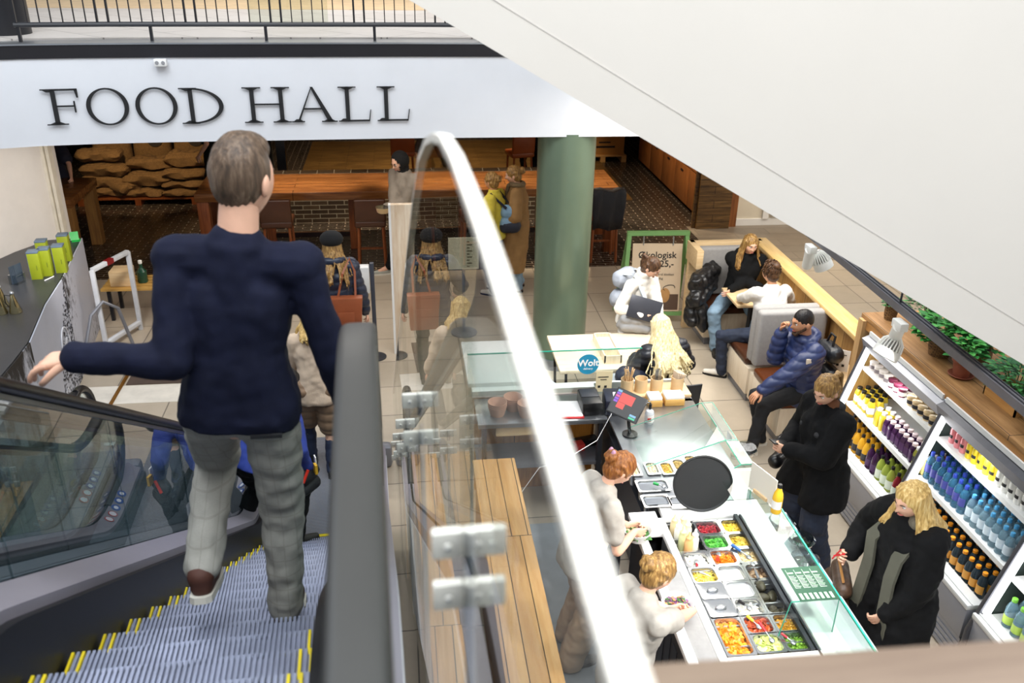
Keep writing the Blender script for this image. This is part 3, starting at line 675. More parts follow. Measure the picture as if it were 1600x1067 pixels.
def food(name, x, y, w, d, cols, label, z=.865, size=.012, n=150, shape='chunk', rough=.45, base=True, mound=.012):
    """a heap of small pieces in a pan"""
    ms = [mat('food_%s_%d' % (name, i), c, rough, var=.12, vs=60) for i, c in enumerate(cols)]
    m = MB(); rnd = random.Random(hash(label) % 999 if False else len(label) * 7 + int(x * 100))
    if base:
        N = 10; rings = []
        for i in range(N + 1):
            rings.append([(x + (w - .044) * (i / N - .5), y + (d - .044) * (j / N - .5), z - .018 + mound * sin(PI * i / N) * sin(PI * j / N) + .004 * mnoise.noise(Vector((x * 9 + i * .9, y * 9 + j * .9, 0)))) for j in range(N + 1)])
        m.loft(rings, False, False)
    for k in range(n):
        a, b = rnd.uniform(-.5, .5), rnd.uniform(-.5, .5)
        px, py = x + a * (w - .055), y + b * (d - .055); pz = z - .014 + mound * cos(PI * a) * cos(PI * b) + rnd.uniform(-.004, .008)
        m.cur = rnd.randrange(len(ms)); s = size * rnd.uniform(.7, 1.25)
        R = Matrix.Translation((px, py, pz)) @ Matrix.Rotation(rnd.uniform(0, 6.3), 4, 'Z') @ Matrix.Rotation(rnd.uniform(-.9, .9), 4, 'X') @ Matrix.Rotation(rnd.uniform(-.6, .6), 4, 'Y')
        if shape == 'chunk': m.box((0, 0, 0), (s, s * .8, s * .7), M=R)
        elif shape == 'seed': m.ell((0, 0, 0), (s * .5, s * .45, s * .4), 6, 4, R)
        elif shape == 'leaf': m.add([(-s, 0, 0), (0, -s * .45, .002), (s, 0, .004), (0, s * .45, .002), (0, 0, s * .25)], [(0, 1, 4), (1, 2, 4), (2, 3, 4), (3, 0, 4)], R)
        elif shape == 'strip': m.box((0, 0, 0), (s * 2.6, s * .35, s * .3), M=R)
        elif shape == 'slice': m.lathe([(s * .9, 0), (s, s * .12), (s * .9, s * .24)], n=9, M=R)
    return solo(name, m, ms, label, 'food', (x, y, z - .02), None, 'stuff', ang=30)
XC = [1.81, 1.99, 2.17]; YR = [4.785, 4.63, 4.47, 4.31, 4.155, 4.0, 3.85, 3.70]
PW, PD = .178, .158
foods = {
 (1, 0): ('pomegranate_seeds', ['#8e1420', '#a51a2c', '#6d0f18'], 'heap of red pomegranate seeds in the pan next to the squeeze bottles', dict(shape='seed', size=.014, n=230)),
 (2, 0): ('pineapple_pieces', ['#e8c33c', '#d9b02c', '#f0d667'], 'yellow pineapple pieces in the far corner pan against the glass', dict(n=110, size=.018)),
 (1, 1): ('chopped_greens', ['#3c9a2c', '#2f7d22', '#5cb33f'], 'bright green chopped herbs in the pan below the pomegranate seeds', dict(shape='leaf', size=.02, n=210, mound=.02)),
 (2, 1): ('pickled_peppers', ['#c9a83a', '#b8962a', '#d8bd55'], 'olive yellow pickled peppers in a divided pan beside the greens', dict(n=60, size=.022, shape='slice')),
 (0, 2): ('soft_cheese', ['#f1eee2', '#e6e0cd'], 'white soft cheese in the pan below the squeeze bottles', dict(n=60, size=.02, mound=.006)),
 (1, 2): ('carrot_strips', ['#ef8a1a', '#f39b2d', '#dd6f12'], 'orange carrot strips in the pan below the chopped greens', dict(shape='strip', size=.018, n=100)),
 (2, 2): ('sliced_mushrooms', ['#d9c08c', '#c9ab70', '#e4d2a6'], 'pale sliced mushrooms in the pan with blue handled tongs', dict(shape='slice', size=.013, n=90)),
 (0, 3): ('grated_cheese', ['#e5c951', '#eedb77', '#d8b83a'], 'yellow grated cheese in the pan below the soft cheese', dict(shape='strip', size=.013, n=140)),
 (2, 3): ('dark_mushrooms', ['#5d4632', '#7a6045', '#8f7558'], 'dark brown mushrooms in the pan above the avocados', dict(n=22, size=.035, shape='seed')),
 (1, 5): ('feta_cubes', ['#f0ede0', '#e3ddc8'], 'white crumbled feta in the pan with a black handled spoon', dict(n=130, size=.012)),
 (0, 6.5): ('sweet_potato_cubes', ['#e08a1c', '#ee9d2b', '#cf7312'], 'roasted orange sweet potato cubes filling a deep pan', dict(n=150, size=.021)),
 (1, 6): ('sundried_tomatoes', ['#a23c14', '#8a2c10', '#bf5320'], 'reddish brown dried tomatoes in the pan with a yellow spoon', dict(n=70, size=.024, shape='slice')),
 (2, 6): ('mashed_squash', ['#d99a2a', '#e4ab45', '#c98618'], 'mustard yellow mashed squash in the pan beside the dried tomatoes', dict(n=90, size=.02, shape='seed')),
 (1, 7): ('melon_pieces', ['#b8c46b', '#a3b555', '#d2d896'], 'pale green melon pieces in the pan with red handled tongs', dict(n=40, size=.03, shape='slice')),
 (2, 7): ('green_relish', ['#6f9a2c', '#86ad3d', '#5d8522'], 'moss green relish in the pan behind the small glass end', dict(n=90, size=.016, shape='seed')),
}
for (c, r), (nm, cols, lb, kw) in foods.items():
    x = XC[c]
    if r == 6.5: y, d = (YR[6] + YR[7]) / 2, PD * 2
    else: y, d = YR[r], PD
    pan(x, y, PW, d, 'steel food pan holding the ' + nm.replace('_', ' '))
    food(nm, x, y, PW, d, cols, lb, **kw)
# empty / lidded pans
pan(XC[1], YR[3], PW, PD, 'steel food pan with shallow clear liquid, beside the grated cheese')
m = MB(); m.bx(XC[1] - .07, XC[1] + .07, YR[3] - .06, YR[3] + .06, .86, .864); solo('clear_brine', m, liquid('brine', '#d9d6c8', .8, .08), 'shallow cloudy brine in the pan beside the grated cheese', 'liquid', (XC[1], YR[3], .86), None, 'stuff')
pan(XC[1], YR[4], PW, PD, 'steel food pan filled with plain white dressing')
m = MB(); m.bx(XC[1] - .07, XC[1] + .07, YR[4] - .06, YR[4] + .06, .862, .87); solo('white_dressing', m, WCOR, 'smooth white dressing in the pan beside the first lidded pan', 'dressing', (XC[1], YR[4], .86), None, 'stuff')
for q, (c, r) in enumerate(((0, 4), (0, 5))):
    x, y = XC[c], YR[r]; pan(x, y, PW, PD, 'steel food pan under the %s steel lid' % ('upper' if q == 0 else 'lower'))
    L = thing('pan_lid', 'steel lid with %s' % ('oval grip, next to the white dressing' if q == 0 else 'oval grip, next to the crumbled feta'), 'lid', (x, y, .886))
    m = MB(); rg = [[(a + x, b + y, z) for a, b in rrect(w, d, rr)] for w, d, rr, z in ((PW - .01, PD - .01, .02, .886), (PW - .01, PD - .01, .02, .891), (PW - .03, PD - .03, .03, .889))]
    m.loft(rg); m.build('plate', PANST, L)
    m = MB(); m.ell((x, y, .895), (.036, .02, .014), 16, 8); m.build('grip', STEEL, L)
# avocados in a double pan
pan(XC[2], (YR[4] + YR[5]) / 2, PW, PD * 2, 'deep steel food pan holding whole avocados', depth=.14)
AV = mat('avocado_skin', '#3f3a28', .6, var=.25, vs=40, bs=60, bstr=.4)
for i, (dx, dy, dz) in enumerate([(-.03, .12, .0), (-.045, .04, -.02), (.02, .055, -.03), (-.02, -.03, -.035), (.0, -.085, -.045), (.045, -.08, -.05), (-.045, -.075, -.05)]):
    m = MB(); R = Matrix.Translation((XC[2] + dx, (YR[4] + YR[5]) / 2 + dy, .855 + dz)) @ Matrix.Rotation(i * 1.3, 4, 'Z') @ Matrix.Rotation(1.3, 4, 'X')
    m.lathe([(.004, -.045), (.026, -.034), (.034, -.01), (.03, .014), (.02, .034), (.009, .046), (.003, .048)], n=14, M=R)
    solo('avocado', m, AV, 'whole dark avocado in the deep pan by the glass', 'avocado', (XC[2] + dx, (YR[4] + YR[5]) / 2 + dy, .8), 'avocados in the pan')
# near tray: olives, pink onion, beetroot
for c, (nm, cols, lb, kw) in enumerate([
 ('olive_slices', ['#8f9440', '#a5a955', '#787c30'], 'green sliced olives in the nearest row of pans', dict(n=80, size=.014, shape='slice')),
 ('pink_onion', ['#d98fa0', '#e7b1bb', '#c46d84'], 'pink pickled onion in the middle pan of the nearest row', dict(n=90, size=.018, shape='strip')),
 ('beetroot', ['#5c0c1a', '#7a1424', '#430812'], 'dark red beetroot in the nearest row pan beside the glass', dict(n=80, size=.016, shape='strip'))]):
    pan(XC[c], 3.44, PW, PD, 'steel food pan holding the ' + nm.replace('_', ' ')); food(nm, XC[c], 3.44, PW, PD, cols, lb, **kw)
# squeeze bottles
def squeeze(x, y, col, label, s=1.):
    T = thing('squeeze_bottle', label, 'squeeze bottle', (x, y, .80))
    MB().lathe([(.026, 0), (.028, .01), (.028, .12), (.02, .135), (.02, .14)], (x, y, .80), 16).build('container', mat('sauce_' + col, col, .35, var=.03), T)
    MB().lathe([(.022, .138), (.022, .155), (.012, .165), (.006, .195), (.004, .197)], (x, y, .80), 14).build('nozzle_cap', mat('cap_' + col, col, .4, var=.02), T)
for x, y, c, lb in ((1.755, 4.80, '#e3cfa0', 'beige sauce squeeze bottle in the far corner of its pan'), (1.82, 4.81, '#ebe0bd', 'pale cream squeeze bottle beside the beige sauce bottle'),
                    (1.765, 4.735, '#f3efe2', 'white squeeze bottle standing in front of the beige sauce bottle'), (1.83, 4.74, '#f0e6c4', 'cream squeeze bottle next to the pomegranate pan'),
                    (1.775, 4.665, '#dfe3a8', 'pale green sauce squeeze bottle'), (1.795, 4.60, '#efb878', 'orange sauce squeeze bottle nearest the worktop edge'), (1.845, 4.63, '#f4f0dd', 'ivory squeeze bottle beside the chopped greens pan')): squeeze(x, y, c, lb)
m = MB(); m.bx(1.722, 1.9, 4.56, 4.87, .79, .80); solo('bottle_tray', m, PANST, 'steel insert tray under the squeeze bottles', 'tray', (1.81, 4.7, .79))
# tongs and spoons
def utensil(name, label, a, b, col, w=.012, bowl=True):
    T = thing(name, label, 'utensil', a); a, b = Vector(a), Vector(b); c = a.lerp(b, .5)
    m = MB(); m.tube([c, b], [w * .8, w], 8); m.build('handle', mat('grip_' + col, col, .4, var=.03), T)
    m = MB(); m.tube([c, a.lerp(c, .3)], w * .35, 8)
    if bowl: m.ell(a.lerp(c, .1), (.018, .022, .009), 10, 6)
    m.build('blade', STEEL, T)
utensil('tongs', 'steel tongs with blue handle resting across the sliced mushrooms', (2.16, 4.45, .88), (2.075, 4.56, .905), '#2c5fa5')
utensil('tongs', 'tongs with red handle lying in the melon pan', (2.02, 3.71, .885), (1.975, 3.82, .93), '#c2202a', .009)
utensil('spoon', 'spoon with yellow handle in the dried tomatoes', (1.99, 3.83, .88), (1.935, 3.9, .91), '#e8d32c', .01)
utensil('spoon', 'spoon with red handle in the green relish', (2.14, 3.69, .88), (2.08, 3.74, .91), '#c8283a', .008)
utensil('spoon', 'spoon with black handle in the feta pan', (1.99, 3.99, .88), (1.925, 4.02, .92), '#18181a', .011)
utensil('tongs', 'steel serving tongs lying in the grated cheese', (1.85, 4.29, .885), (1.78, 4.32, .9), '#9a9ca0', .008, False)
utensil('ladle', 'steel ladle resting over the dark mushrooms', (2.14, 4.36, .91), (2.13, 4.22, .90), '#6d6f72', .01)
utensil('scraper', 'red and yellow scraper lying in the carrot pan', (1.97, 4.5, .885), (1.935, 4.43, .9), '#d8422a', .014)
utensil('spoon', 'plastic spoon with red tip in the soft cheese', (1.8, 4.44, .885), (1.79, 4.40, .89), '#dd2233', .008)
# far pans in the steel bench
fp = [(990, 735, '#d8c39a', 'tan spread'), (1019, 733, '#e3d2ad', 'pale hummus'), (1042, 733, '#c8a24a', 'golden lentils'), (1061, 728, '#b99a5c', 'brown dip'), (1080, 722, '#c7a56a', 'nut spread'), (1104, 721, '#d9b98a', 'chopped nuts')]
for i, (px, py, col, nm) in enumerate(fp):
    x, y, _ = atz(px, py, .905); pan(x, y, .105, .17, 'small steel pan of %s on the far bench' % nm, .915)
    food(nm.replace(' ', '_'), x, y, .105, .17, [col], nm + ' in a small pan on the far bench', .921, .012, 40, 'seed')
for px, py, w, lb in ((1020, 760, .24, 'wide steel pan with empty bottom below the tan spread'), (1074, 757, .17, 'steel pan half hidden by the round black tray'), (1025, 784, .2, 'wide steel pan nearest the white worktop, empty'), (1062, 786, .15, 'empty steel pan directly below the round black tray')):
    x, y, _ = atz(px, py, .905); pan(x, y, w, .15, lb, .915)
utensil('spoon', 'spoon with green handle across the wide empty pan', (1.80, 5.22, .93), (1.73, 5.26, .94), '#1c9a4a', .012)
utensil('spoon', 'spoon with green handle beside the round black tray', (1.93, 5.14, .93), (1.91, 5.2, .94), '#1fa04e', .012)
# salad boxes on the front ledge
SBX = glass('clear_box', '#dfe6ea', refl=1.8)
for i, (px, py, cols, lb) in enumerate([(1252, 842, ['#3a2f28', '#5b4a3a', '#2f6a2a'], 'clear takeaway bowl with dark salad on the ledge outside the glass'), (1258, 872, ['#c9c2b0', '#a39a86', '#7c8a95'], 'clear takeaway bowl with pale grains, nearest the menu sheet'), (1222, 815, ['#d4d0c6', '#bdb7aa'], 'clear takeaway bowl with light salad under the juice bottle'), (1165, 700, ['#c9c5ba'], 'clear takeaway bowl behind the small green card')]):
    x, y, _ = atz(px, py, .84); y = min(y, 6.3)
    T = thing('salad_bowl', lb, 'bowl', (x, y, .771))
    MB().lathe([(.055, 0), (.06, .003), (.092, .07), (.09, .07), (.056, .005)], (x, y, .771), 24, cap=False).build('container', SBX, T)
    MB().lathe([(.094, .07), (.094, .074), (.08, .088), (.001, .09)], (x, y, .771), 24).build('lid', SBX, T)
    food('salad_fill', x, y, .16, .16, cols, 'salad inside the ' + lb.split(' with')[0] + ' ' + str(['of dark leaves', 'of grains', 'of light leaves', 'near the green card'][i]), .825, .02, 60, 'leaf', base=True)
# ------------------------------------------------------------------ till area
sl_ = lambda o, n, px, py: Vector((0, 0, CAMH)) + Vector(_ray(px, py)) * ((Vector(o) - Vector((0, 0, CAMH))).dot(Vector(n)) / Vector(_ray(px, py)).dot(Vector(n)))
o = Vector((1.77, 6.03, 1.12)); nrm = Vector((-.25, -.62, .75)).normalized()
q = [sl_(o, nrm, *p) for p in ((966, 606), (1013, 627), (986, 661), (955, 638))]
ax = (q[1] - q[0]).normalized(); ctr = sum(q, Vector()) / 4; ay = nrm.cross(ax).normalized()
w_, h_ = (q[1] - q[0]).length, (q[2] - q[1]).length
TP = thing('tablet_till', 'tablet till on a black stand showing red and purple buttons', 'till', (1.73, 6.02, .9))
Fm = Matrix(((ax.x, ay.x, nrm.x, ctr.x), (ax.y, ay.y, nrm.y, ctr.y), (ax.z, ay.z, nrm.z, ctr.z), (0, 0, 0, 1)))
m = MB(); m.box((0, 0, -.008), (w_, h_, .014), M=Fm); m.build('tablet', BLACKP, TP, bevel=.004)
def scr(name, col, rs, es=1.1):
    m = MB()
    for x, y, a, b in rs: m.box((w_ * (x - .5), h_ * (.5 - y), .0005), (w_ * a, h_ * b, .002), M=Fm)
    m.build(name, lamp('screen_' + col, col, es, .02), TP, smooth=False)
scr('screen', '#1d2026', [(.5, .5, .92, .92)], .5)
m = MB()
def scr2(name, col, rs):
    m = MB()
    for x, y, a, b in rs: m.box((w_ * (x - .5), h_ * (.5 - y), .002), (w_ * a, h_ * b, .002), M=Fm)
    m.build(name, lamp('screen_' + col, col, 1., .02), TP, smooth=False)
scr2('red_buttons', '#e8453c', [(.42, .32, .44, .36), (.32, .62, .24, .22)]); scr2('purple_buttons', '#8a4fd0', [(.12, .22, .13, .08), (.12, .42, .13, .08), (.12, .52, .13, .08)])
scr2('magenta_buttons', '#d84f9a', [(.12, .32, .13, .08)]); scr2('blue_buttons', '#7fb4d8', [(.12, .12, .13, .08), (.8, .8, .2, .08)]); scr2('green_button', '#3cc79a', [(.8, .9, .2, .07)])
b0 = Vector((1.74, 6.0, .9))
m = MB(); m.lathe([(.062, 0), (.062, .012), (.03, .016)], tuple(b0), 24); m.cyl(b0, ctr - nrm * .03, .014); m.build('stand', BLACKP, TP)
def boxy(name, lb, cat, x, y, z, w, d, h, mt, rz=0., bev=.01, parent=None):
    m = MB(); m.box((x, y, z + h / 2), (w, d, h), rz=rz)
    return solo(name, m, mt, lb, cat, (x, y, z), bevel=bev) if parent is None else m.build(name, mt, parent, bevel=bev)
PR = thing('receipt_printer', 'navy black receipt printer with a paper slip coming out', 'printer', (1.72, 6.4, .9))
boxy('housing', 0, 0, 1.70, 6.42, .9, .17, .24, .14, mat('printer_navy', '#1d2233', .4), -.1, .015, PR)
m = MB(); M = frame((1.72, 6.38, 1.045), (1, -.1, 0), (0, .9, .3)); m.box((0, 0, 0), (.075, .09, .002), M=M); m.build('paper_slip', PAPER, PR)
PR2 = thing('label_printer', 'square black printer beside the open notebook', 'printer', (1.5, 6.45, .9))
boxy('housing', 0, 0, 1.50, 6.45, .9, .17, .26, .12, BLACKP, 0, .012, PR2); m = MB(); m.box((1.5, 6.5, 1.022), (.15, .14, .006)); m.build('lid', DARKS, PR2, bevel=.003)
NB = thing('notebook', 'open white notebook with red cover lying on the cash desk', 'notebook', (1.33, 6.42, .9))
m = MB(); m.box((1.335, 6.42, .906), (.2, .26, .012), rz=-.06); m.build('cover', mat('red_cover', '#c22b30', .5), NB, bevel=.003)
m = MB(); m.box((1.33, 6.425, .918), (.188, .25, .014), rz=-.05); m.build('pages', PAPER, NB, bevel=.004)
m = MB(); m.box((1.19, 6.42, .902), (.07, .12, .003), rz=.1); solo('note_slip', m, PAPER, 'small white slip of paper beside the notebook', 'paper', (1.19, 6.42, .9))
m = MB(); m.cyl((1.215, 6.47, .908), (1.225, 6.38, .908), .005); solo('pen', m, INK, 'black pen lying on the white slip', 'pen', (1.22, 6.42, .9))
# paper bowls on the cash desk end
for x, y, lb in ((.72, 6.42, 'brown paper bowl nearest the escalator on the cash desk'), (.86, 6.5, 'brown paper bowl tucked behind the others'), (.96, 6.38, 'brown paper bowl with white inside, next to the notebook')):
    T = thing('paper_bowl', lb, 'bowl', (x, y, .9))
    for q in range(3): MB().lathe([(.058, 0), (.08, .085), (.077, .085), (.056, .004)], (x, y, .9 + q * .018), 24, cap=False).build('bowl', mat('kraft_rose', '#c9a089', .7), T)
# tubs, sticks, straws, napkins
KR = mat('kraft_card', '#d7b98c', .7, var=.04)
KW = mat('light_wood', '#dcb98a', .6)
m = MB(); m.bx(1.86, 2.42, 6.56, 6.80, .9, .93); solo('tub_tray', m, OAKX, 'oak board carrying the round card tubs', 'tray', (2.1, 6.7, .9), bevel=.004)
tubs = [(979, 612), (1004, 617), (1029, 617), (1060, 613)]
tl = ['card tub full of wooden stirrers behind the tablet', 'empty card tub behind the tablet till', 'card tub holding a bundle of straws', 'card tub stuffed with paper napkins']
for i, ((px, py), lb) in enumerate(zip(tubs, tl)):
    x, y, _ = atz(px, py, .93); y = 6.66; x = atz(px, py, .93)[0]
    T = thing('card_tub', lb, 'tub', (x, y, .93))
    MB().lathe([(.052, 0), (.056, .125), (.052, .125), (.049, .01)], (x, y, .93), 26, cap=False).build('tub', KR, T)
    m = MB(); m.lathe([(.05, .01), (.05, .012)], (x, y, .93), 20); m.build('bottom', KR, T)
    rnd = random.Random(i)
    if i == 0:
        for q in range(12):
            m = MB(); a = q * 2.4; m.box((x + .03 * cos(a), y + .03 * sin(a), 1.05), (.012, .003, .2), rz=a, ry=.25 * cos(a), rx=-.25 * sin(a))
            solo('wooden_stirrer', m, KW, 'flat wooden stirrer standing in the card tub', 'stirrer', (x + .03 * cos(a), y + .03 * sin(a), .95), 'stirrers in the tub')
    if i == 2:
        for q in range(14):
            m = MB(); a = q * 2.4; r_ = .006 * math.sqrt(q) ; m.cyl((x + r_ * cos(a) + .005, y + r_ * sin(a), .945), (x + .005 + r_ * 1.2 * cos(a), y + r_ * 1.2 * sin(a), 1.13), .0035, n=6)
            solo('straw', m, mat('steel_straw', '#8b8984', .3, .5), 'thin grey straw in the bundle standing in its tub', 'straw', (x, y, .95), 'straws in the tub')
    if i == 3:
        for q in range(5):
            m = MB(); m.box((x - .02 + q * .011, y, 1.06), (.006, .075, .09), rz=.3 + q * .1, rx=.1 * q); solo('paper_napkin', m, mat('napkin_beige', '#e8d3b8', .8), 'folded beige napkin standing in the card tub', 'napkin', (x, y, 1.0), 'napkins in the tub')
for i, (px, py, w, lb) in enumerate(((1024, 636, .12, 'small wooden box with white napkins beside the soap bottle'), (1054, 634, .17, 'wide wooden box piled with white napkins at the counter end'))):
    x, y, _ = atz(px, py, .9); T = thing('napkin_box', lb, 'napkin box', (x, y + .06, .9))
    m = MB(); m.box((x, y + .06, .93), (w, .13, .06)); m.build('box', wood('honey_wood', '#c08f45', '#dcb26a', 'x'), T, bevel=.003)
    m = MB(); m.box((x, y + .06, .974), (w - .008, .122, .03)); m.build('napkins', PAPER, T, bevel=.006)
SP = thing('soap_bottle', 'clear pump bottle of hand gel with white label by the tablet', 'bottle', (1.94, 6.17, .9))
MB().lathe([(.036, 0), (.038, .006), (.038, .09), (.03, .115), (.014, .125), (.014, .13)], (1.94, 6.17, .9), 20).build('bottle', liquid('gel', '#e4e9ee', .7), SP)
MB().lathe([(.0388, .02), (.0388, .085)], (1.94, 6.17, .9), 20, cap=False).build('paper_label', PAPER, SP)
m = MB(); m.box((1.93, 6.131, .95), (.03, .003, .03)); m.build('logo', mat('logo_red', '#b5352f', .5), SP)
m = MB(); m.cyl((1.94, 6.17, 1.03), (1.94, 6.17, 1.075), .012); m.tube([(1.94, 6.17, 1.075), (1.94, 6.17, 1.09), (1.9, 6.165, 1.09)], .006, 8); m.build('pump', BLACKP, SP)
# sign card leaning by the glass
SC = thing('sign_card', 'beige standing sign card with two dark squares by the till', 'sign', (1.55, 6.72, .9))
a_ = [aty(*p, 6.71) for p in ((932, 580), (958, 580), (955, 612), (930, 612))]
m = MB(); m.extr(a_, (0, .004, 0)); m.build('card', mat('beige_card', '#d9cba4', .6, var=.02), SC, smooth=False)
m = MB()
for px, py in ((935, 604), (945, 604)): c = aty(px + 1, py, 6.707); m.box(c, (.022, .002, .022))
for px, w in ((943, .09),): c = aty(px, 589, 6.707); m.box(c, (w, .002, .007)); c = aty(px, 593, 6.707); m.box(c, (w * .6, .002, .006))
m.build('print', INK, SC, smooth=False)
# things below the desk
x, y, _ = atz(912, 705, .47); m = MB(); m.box((x, y + .1, .5), (.3, .1, .06), rz=.25); m2 = solo('card_reader', m, BLACKP, 'black card reader lying on the shelf under the cash desk', 'card reader', (x, y + .1, .47), bevel=.01)
m = MB(); m.box((1.44, 6.5, .505), (.09, .09, .07), rz=.2); solo('red_box', m, mat('red_plastic', '#d2433f', .4), 'small red box on the shelf under the cash desk', 'box', (1.44, 6.5, .47), bevel=.012)
m = MB(); m.tube([(1.72, 6.36, 1.0), (1.5, 6.1, .8), (1.2, 5.95, .72), (1.0, 5.9, .7), (.85, 5.85, .5), (.85, 5.7, .2)], .0028, 6); solo('white_cable', m, PAPER, 'white cable hanging from the receipt printer across the desk', 'cable', (1.5, 6.1, .8))
# oak topped low wall beside the escalator and oak back counter
LW = thing('low_wall', 'narrow oak capped wall running beside the escalator below the guard', 'low wall', (.1, 4, 0))
m = MB(); m.extr([(.0, 5.85, .88), (.19, 5.85, .88), (.31, 2.4, .88), (.12, 2.4, .88)], (0, 0, .03)); m.build('cap', wood('amber_oak', '#c98d45', '#e3b57a', 'y', plank=(.1, 2.2), axes='xy'), LW)
m = MB(); m.extr([(.02, 5.82, 0), (.17, 5.82, 0), (.29, 2.4, 0), (.14, 2.4, 0)], (0, 0, .88)); m.build('body', mat('wall_grey', '#c9c8c6', .6), LW)
BC = thing('back_counter', 'oak topped back counter behind the serving staff', 'counter', (.7, 4.8, 0))
m = MB(); m.bx(.46, .78, 3.2, 5.75, .87, .9); m.build('worktop', wood('warm_oak', '#c79458', '#ddb37b', 'y', plank=(.11, 3.), axes='xy'), BC, bevel=.003)
m = MB(); m.bx(.48, .74, 3.2, 5.7, 0, .87); m.build('body', wood('brown_cab', '#7d5630', '#9b7145', 'z'), BC)
m = MB(); m.tube([(.86, 5.0, .06), (.88, 4.4, .03), (.8, 3.4, .03)], .018, 8); solo('floor_pipe', m, STEELD, 'pale pipe running along the staff floor', 'pipe', (.86, 4.4, 0))
# staff floor mat
m = MB(); m.bx(.8, 1.45, 2.8, 6.1, 0, .01); solo('staff_mat', m, mat('staff_grey', '#8f959b', .7), 'grey rubber mat on the floor where the staff stand', 'mat', (1.1, 4.4, 0))
# bin with black liner behind staff
BN = thing('waste_bin', 'open bin with a crumpled grey liner beside the serving staff', 'bin', (1.36, 4.95, 0))
m = MB(); m.bx(1.28, 1.46, 5.0, 5.3, 0, .6); m.build('body', DARKS, BN, bevel=.01)
m = MB(); m.ell((1.37, 5.15, .6), (.1, .15, .06), 14, 8); m.build('liner', mat('liner', '#4a4b50', .4, bs=30, bstr=.8), BN)
# ------------------------------------------------------------------ booths
BP = mat('booth_ply', '#ddcaa6', .5, var=.05, vs=2)
def bench(label, y0, y1, back_y, facing, x0=3.52, x1=4.24, leather=BROWNL):
    """bench along X between y0 and y1; back rest at back_y"""
    T = thing('booth_bench', label, 'bench', ((x0 + x1) / 2, (y0 + y1) / 2, 0))
    m = MB(); m.bx(x0 + .01, x1, y0 + .02, y1 - .02, .1, .40); m.build('base', PALEOAK, T, bevel=.003)
    m = MB(); m.bx(x0 + .04, x1, y0 + .05, y1 - .05, .0, .1); m.build('plinth', STEELD, T)
    s = 1 if facing > 0 else -1
    ya, yb = (y0, y1)
    m = MB(); m.bx(x0 + .005, x1, ya + (0 if s < 0 else .1), yb - (.1 if s < 0 else 0), .40, .49); m.build('seat', leather, T, bevel=.03, bseg=4)
    m = MB(); yb_ = back_y; m.bx(x0 + .0, x1, yb_ - .06, yb_ + .06, .49, 1.1); m.build('backrest', GREYFAB, T, bevel=.035, bseg=4)
    return T
bench('far booth bench with grey back and brown seat, under the woman in the black hoodie', 9.4, 9.95, 9.86, -1)
m = MB(); m.bx(3.44, 4.34, 9.94, 10.02, 0, 1.13); m.bx(3.42, 3.5, 9.62, 10.02, .9, 1.13); solo('bench_frame', m, OAKX, 'oak end frame behind the far booth bench', 'panel', (3.9, 9.98, 0), bevel=.004)
bench('booth bench whose grey back stands against the next bench, under the person in white', 7.98, 8.62, 8.03, 1)
bench('near booth bench with shiny brown leather seat and upholstered grey back', 7.12, 7.96, 7.90, -1, leather=mat('chestnut_leather', '#5c2f16', .2, var=.1, vs=3))
# booth partition with oak rail
PT = thing('booth_partition', 'long panelled partition with oak top rail behind the booths', 'partition', (4.3, 8.4, 0))
ra = [(4.16, 6.75), (4.36, 6.75), (4.42, 10.05), (4.24, 10.05)]
m = MB(); m.extr([(x, y, 1.08) for x, y in ra], (0, 0, .05)); m.build('top_rail', wood('rail_oak', '#c9a15c', '#e2c081', 'y'), PT, bevel=.004)
m = MB(); m.extr([(4.28, 6.78, 0), (4.34, 6.78, 0), (4.40, 10.03, 0), (4.34, 10.03, 0)], (0, 0, 1.08)); m.build('panel', wood('panel_oak', '#b98a4c', '#d8ae70', 'z', plank=(.32, 3.), axes='yz'), PT)
def booth_table(label, x0, x1, y0, y1):
    T = thing('booth_table', label, 'table', ((x0 + x1) / 2, (y0 + y1) / 2, 0))
    m = MB(); m.bx(x0, x1, y0, y1, .72, .75); m.build('tabletop', OAKX, T, bevel=.004)
    m = MB(); m.bx((x0 + x1) / 2 - .04, (x0 + x1) / 2 + .04, (y0 + y1) / 2 - .04, (y0 + y1) / 2 + .04, .02, .72); m.build('post', DARKS, T)
    m = MB(); m.lathe([(.2, 0), (.2, .015), (.05, .025)], ((x0 + x1) / 2, (y0 + y1) / 2, 0), 24); m.build('foot_plate', DARKS, T); return T
booth_table('oak booth table between the woman in the black hoodie and the person in white', 3.68, 4.28, 8.85, 9.4)
booth_table('pale booth table with white cup beside the man in the puffer jacket', 3.78, 4.26, 6.84, 7.4)
c = (3.94, 7.3); T = thing('cup', 'white cup and saucer on the booth table behind the man', 'cup', (c[0], c[1], .75))
MB().lathe([(.03, .01), (.045, .05), (.05, .075), (.047, .075), (.028, .014)], (c[0], c[1], .75), 22, cap=False).build('bowl', WHITE, T); MB().lathe([(.03, 0), (.075, .01), (.075, .013), (.03, .008)], (c[0], c[1], .75), 22).build('saucer', WHITE, T)
T = thing('table_card', 'white folded info card with two dark squares on the booth table', 'card', (4.13, 7.15, .75))
m = MB(); M = frame((4.1, 7.22, .75), (.75, -.5, 0), (0, 0, 1)); m.box((0, .11, 0), (.15, .22, .004), M=M); m.build('card', PAPER, T, smooth=False)
m = MB(); m.box((-.025, .06, .004), (.024, .024, .002), M=M); m.box((.025, .06, .004), (.024, .024, .002), M=M); m.box((0, .17, .004), (.09, .008, .002), M=M); m.build('print', INK, T, smooth=False)
T = thing('napkin_tray', 'wooden condiment tray with a leaning card on the oak booth table', 'tray', (4.2, 9.1, .75))
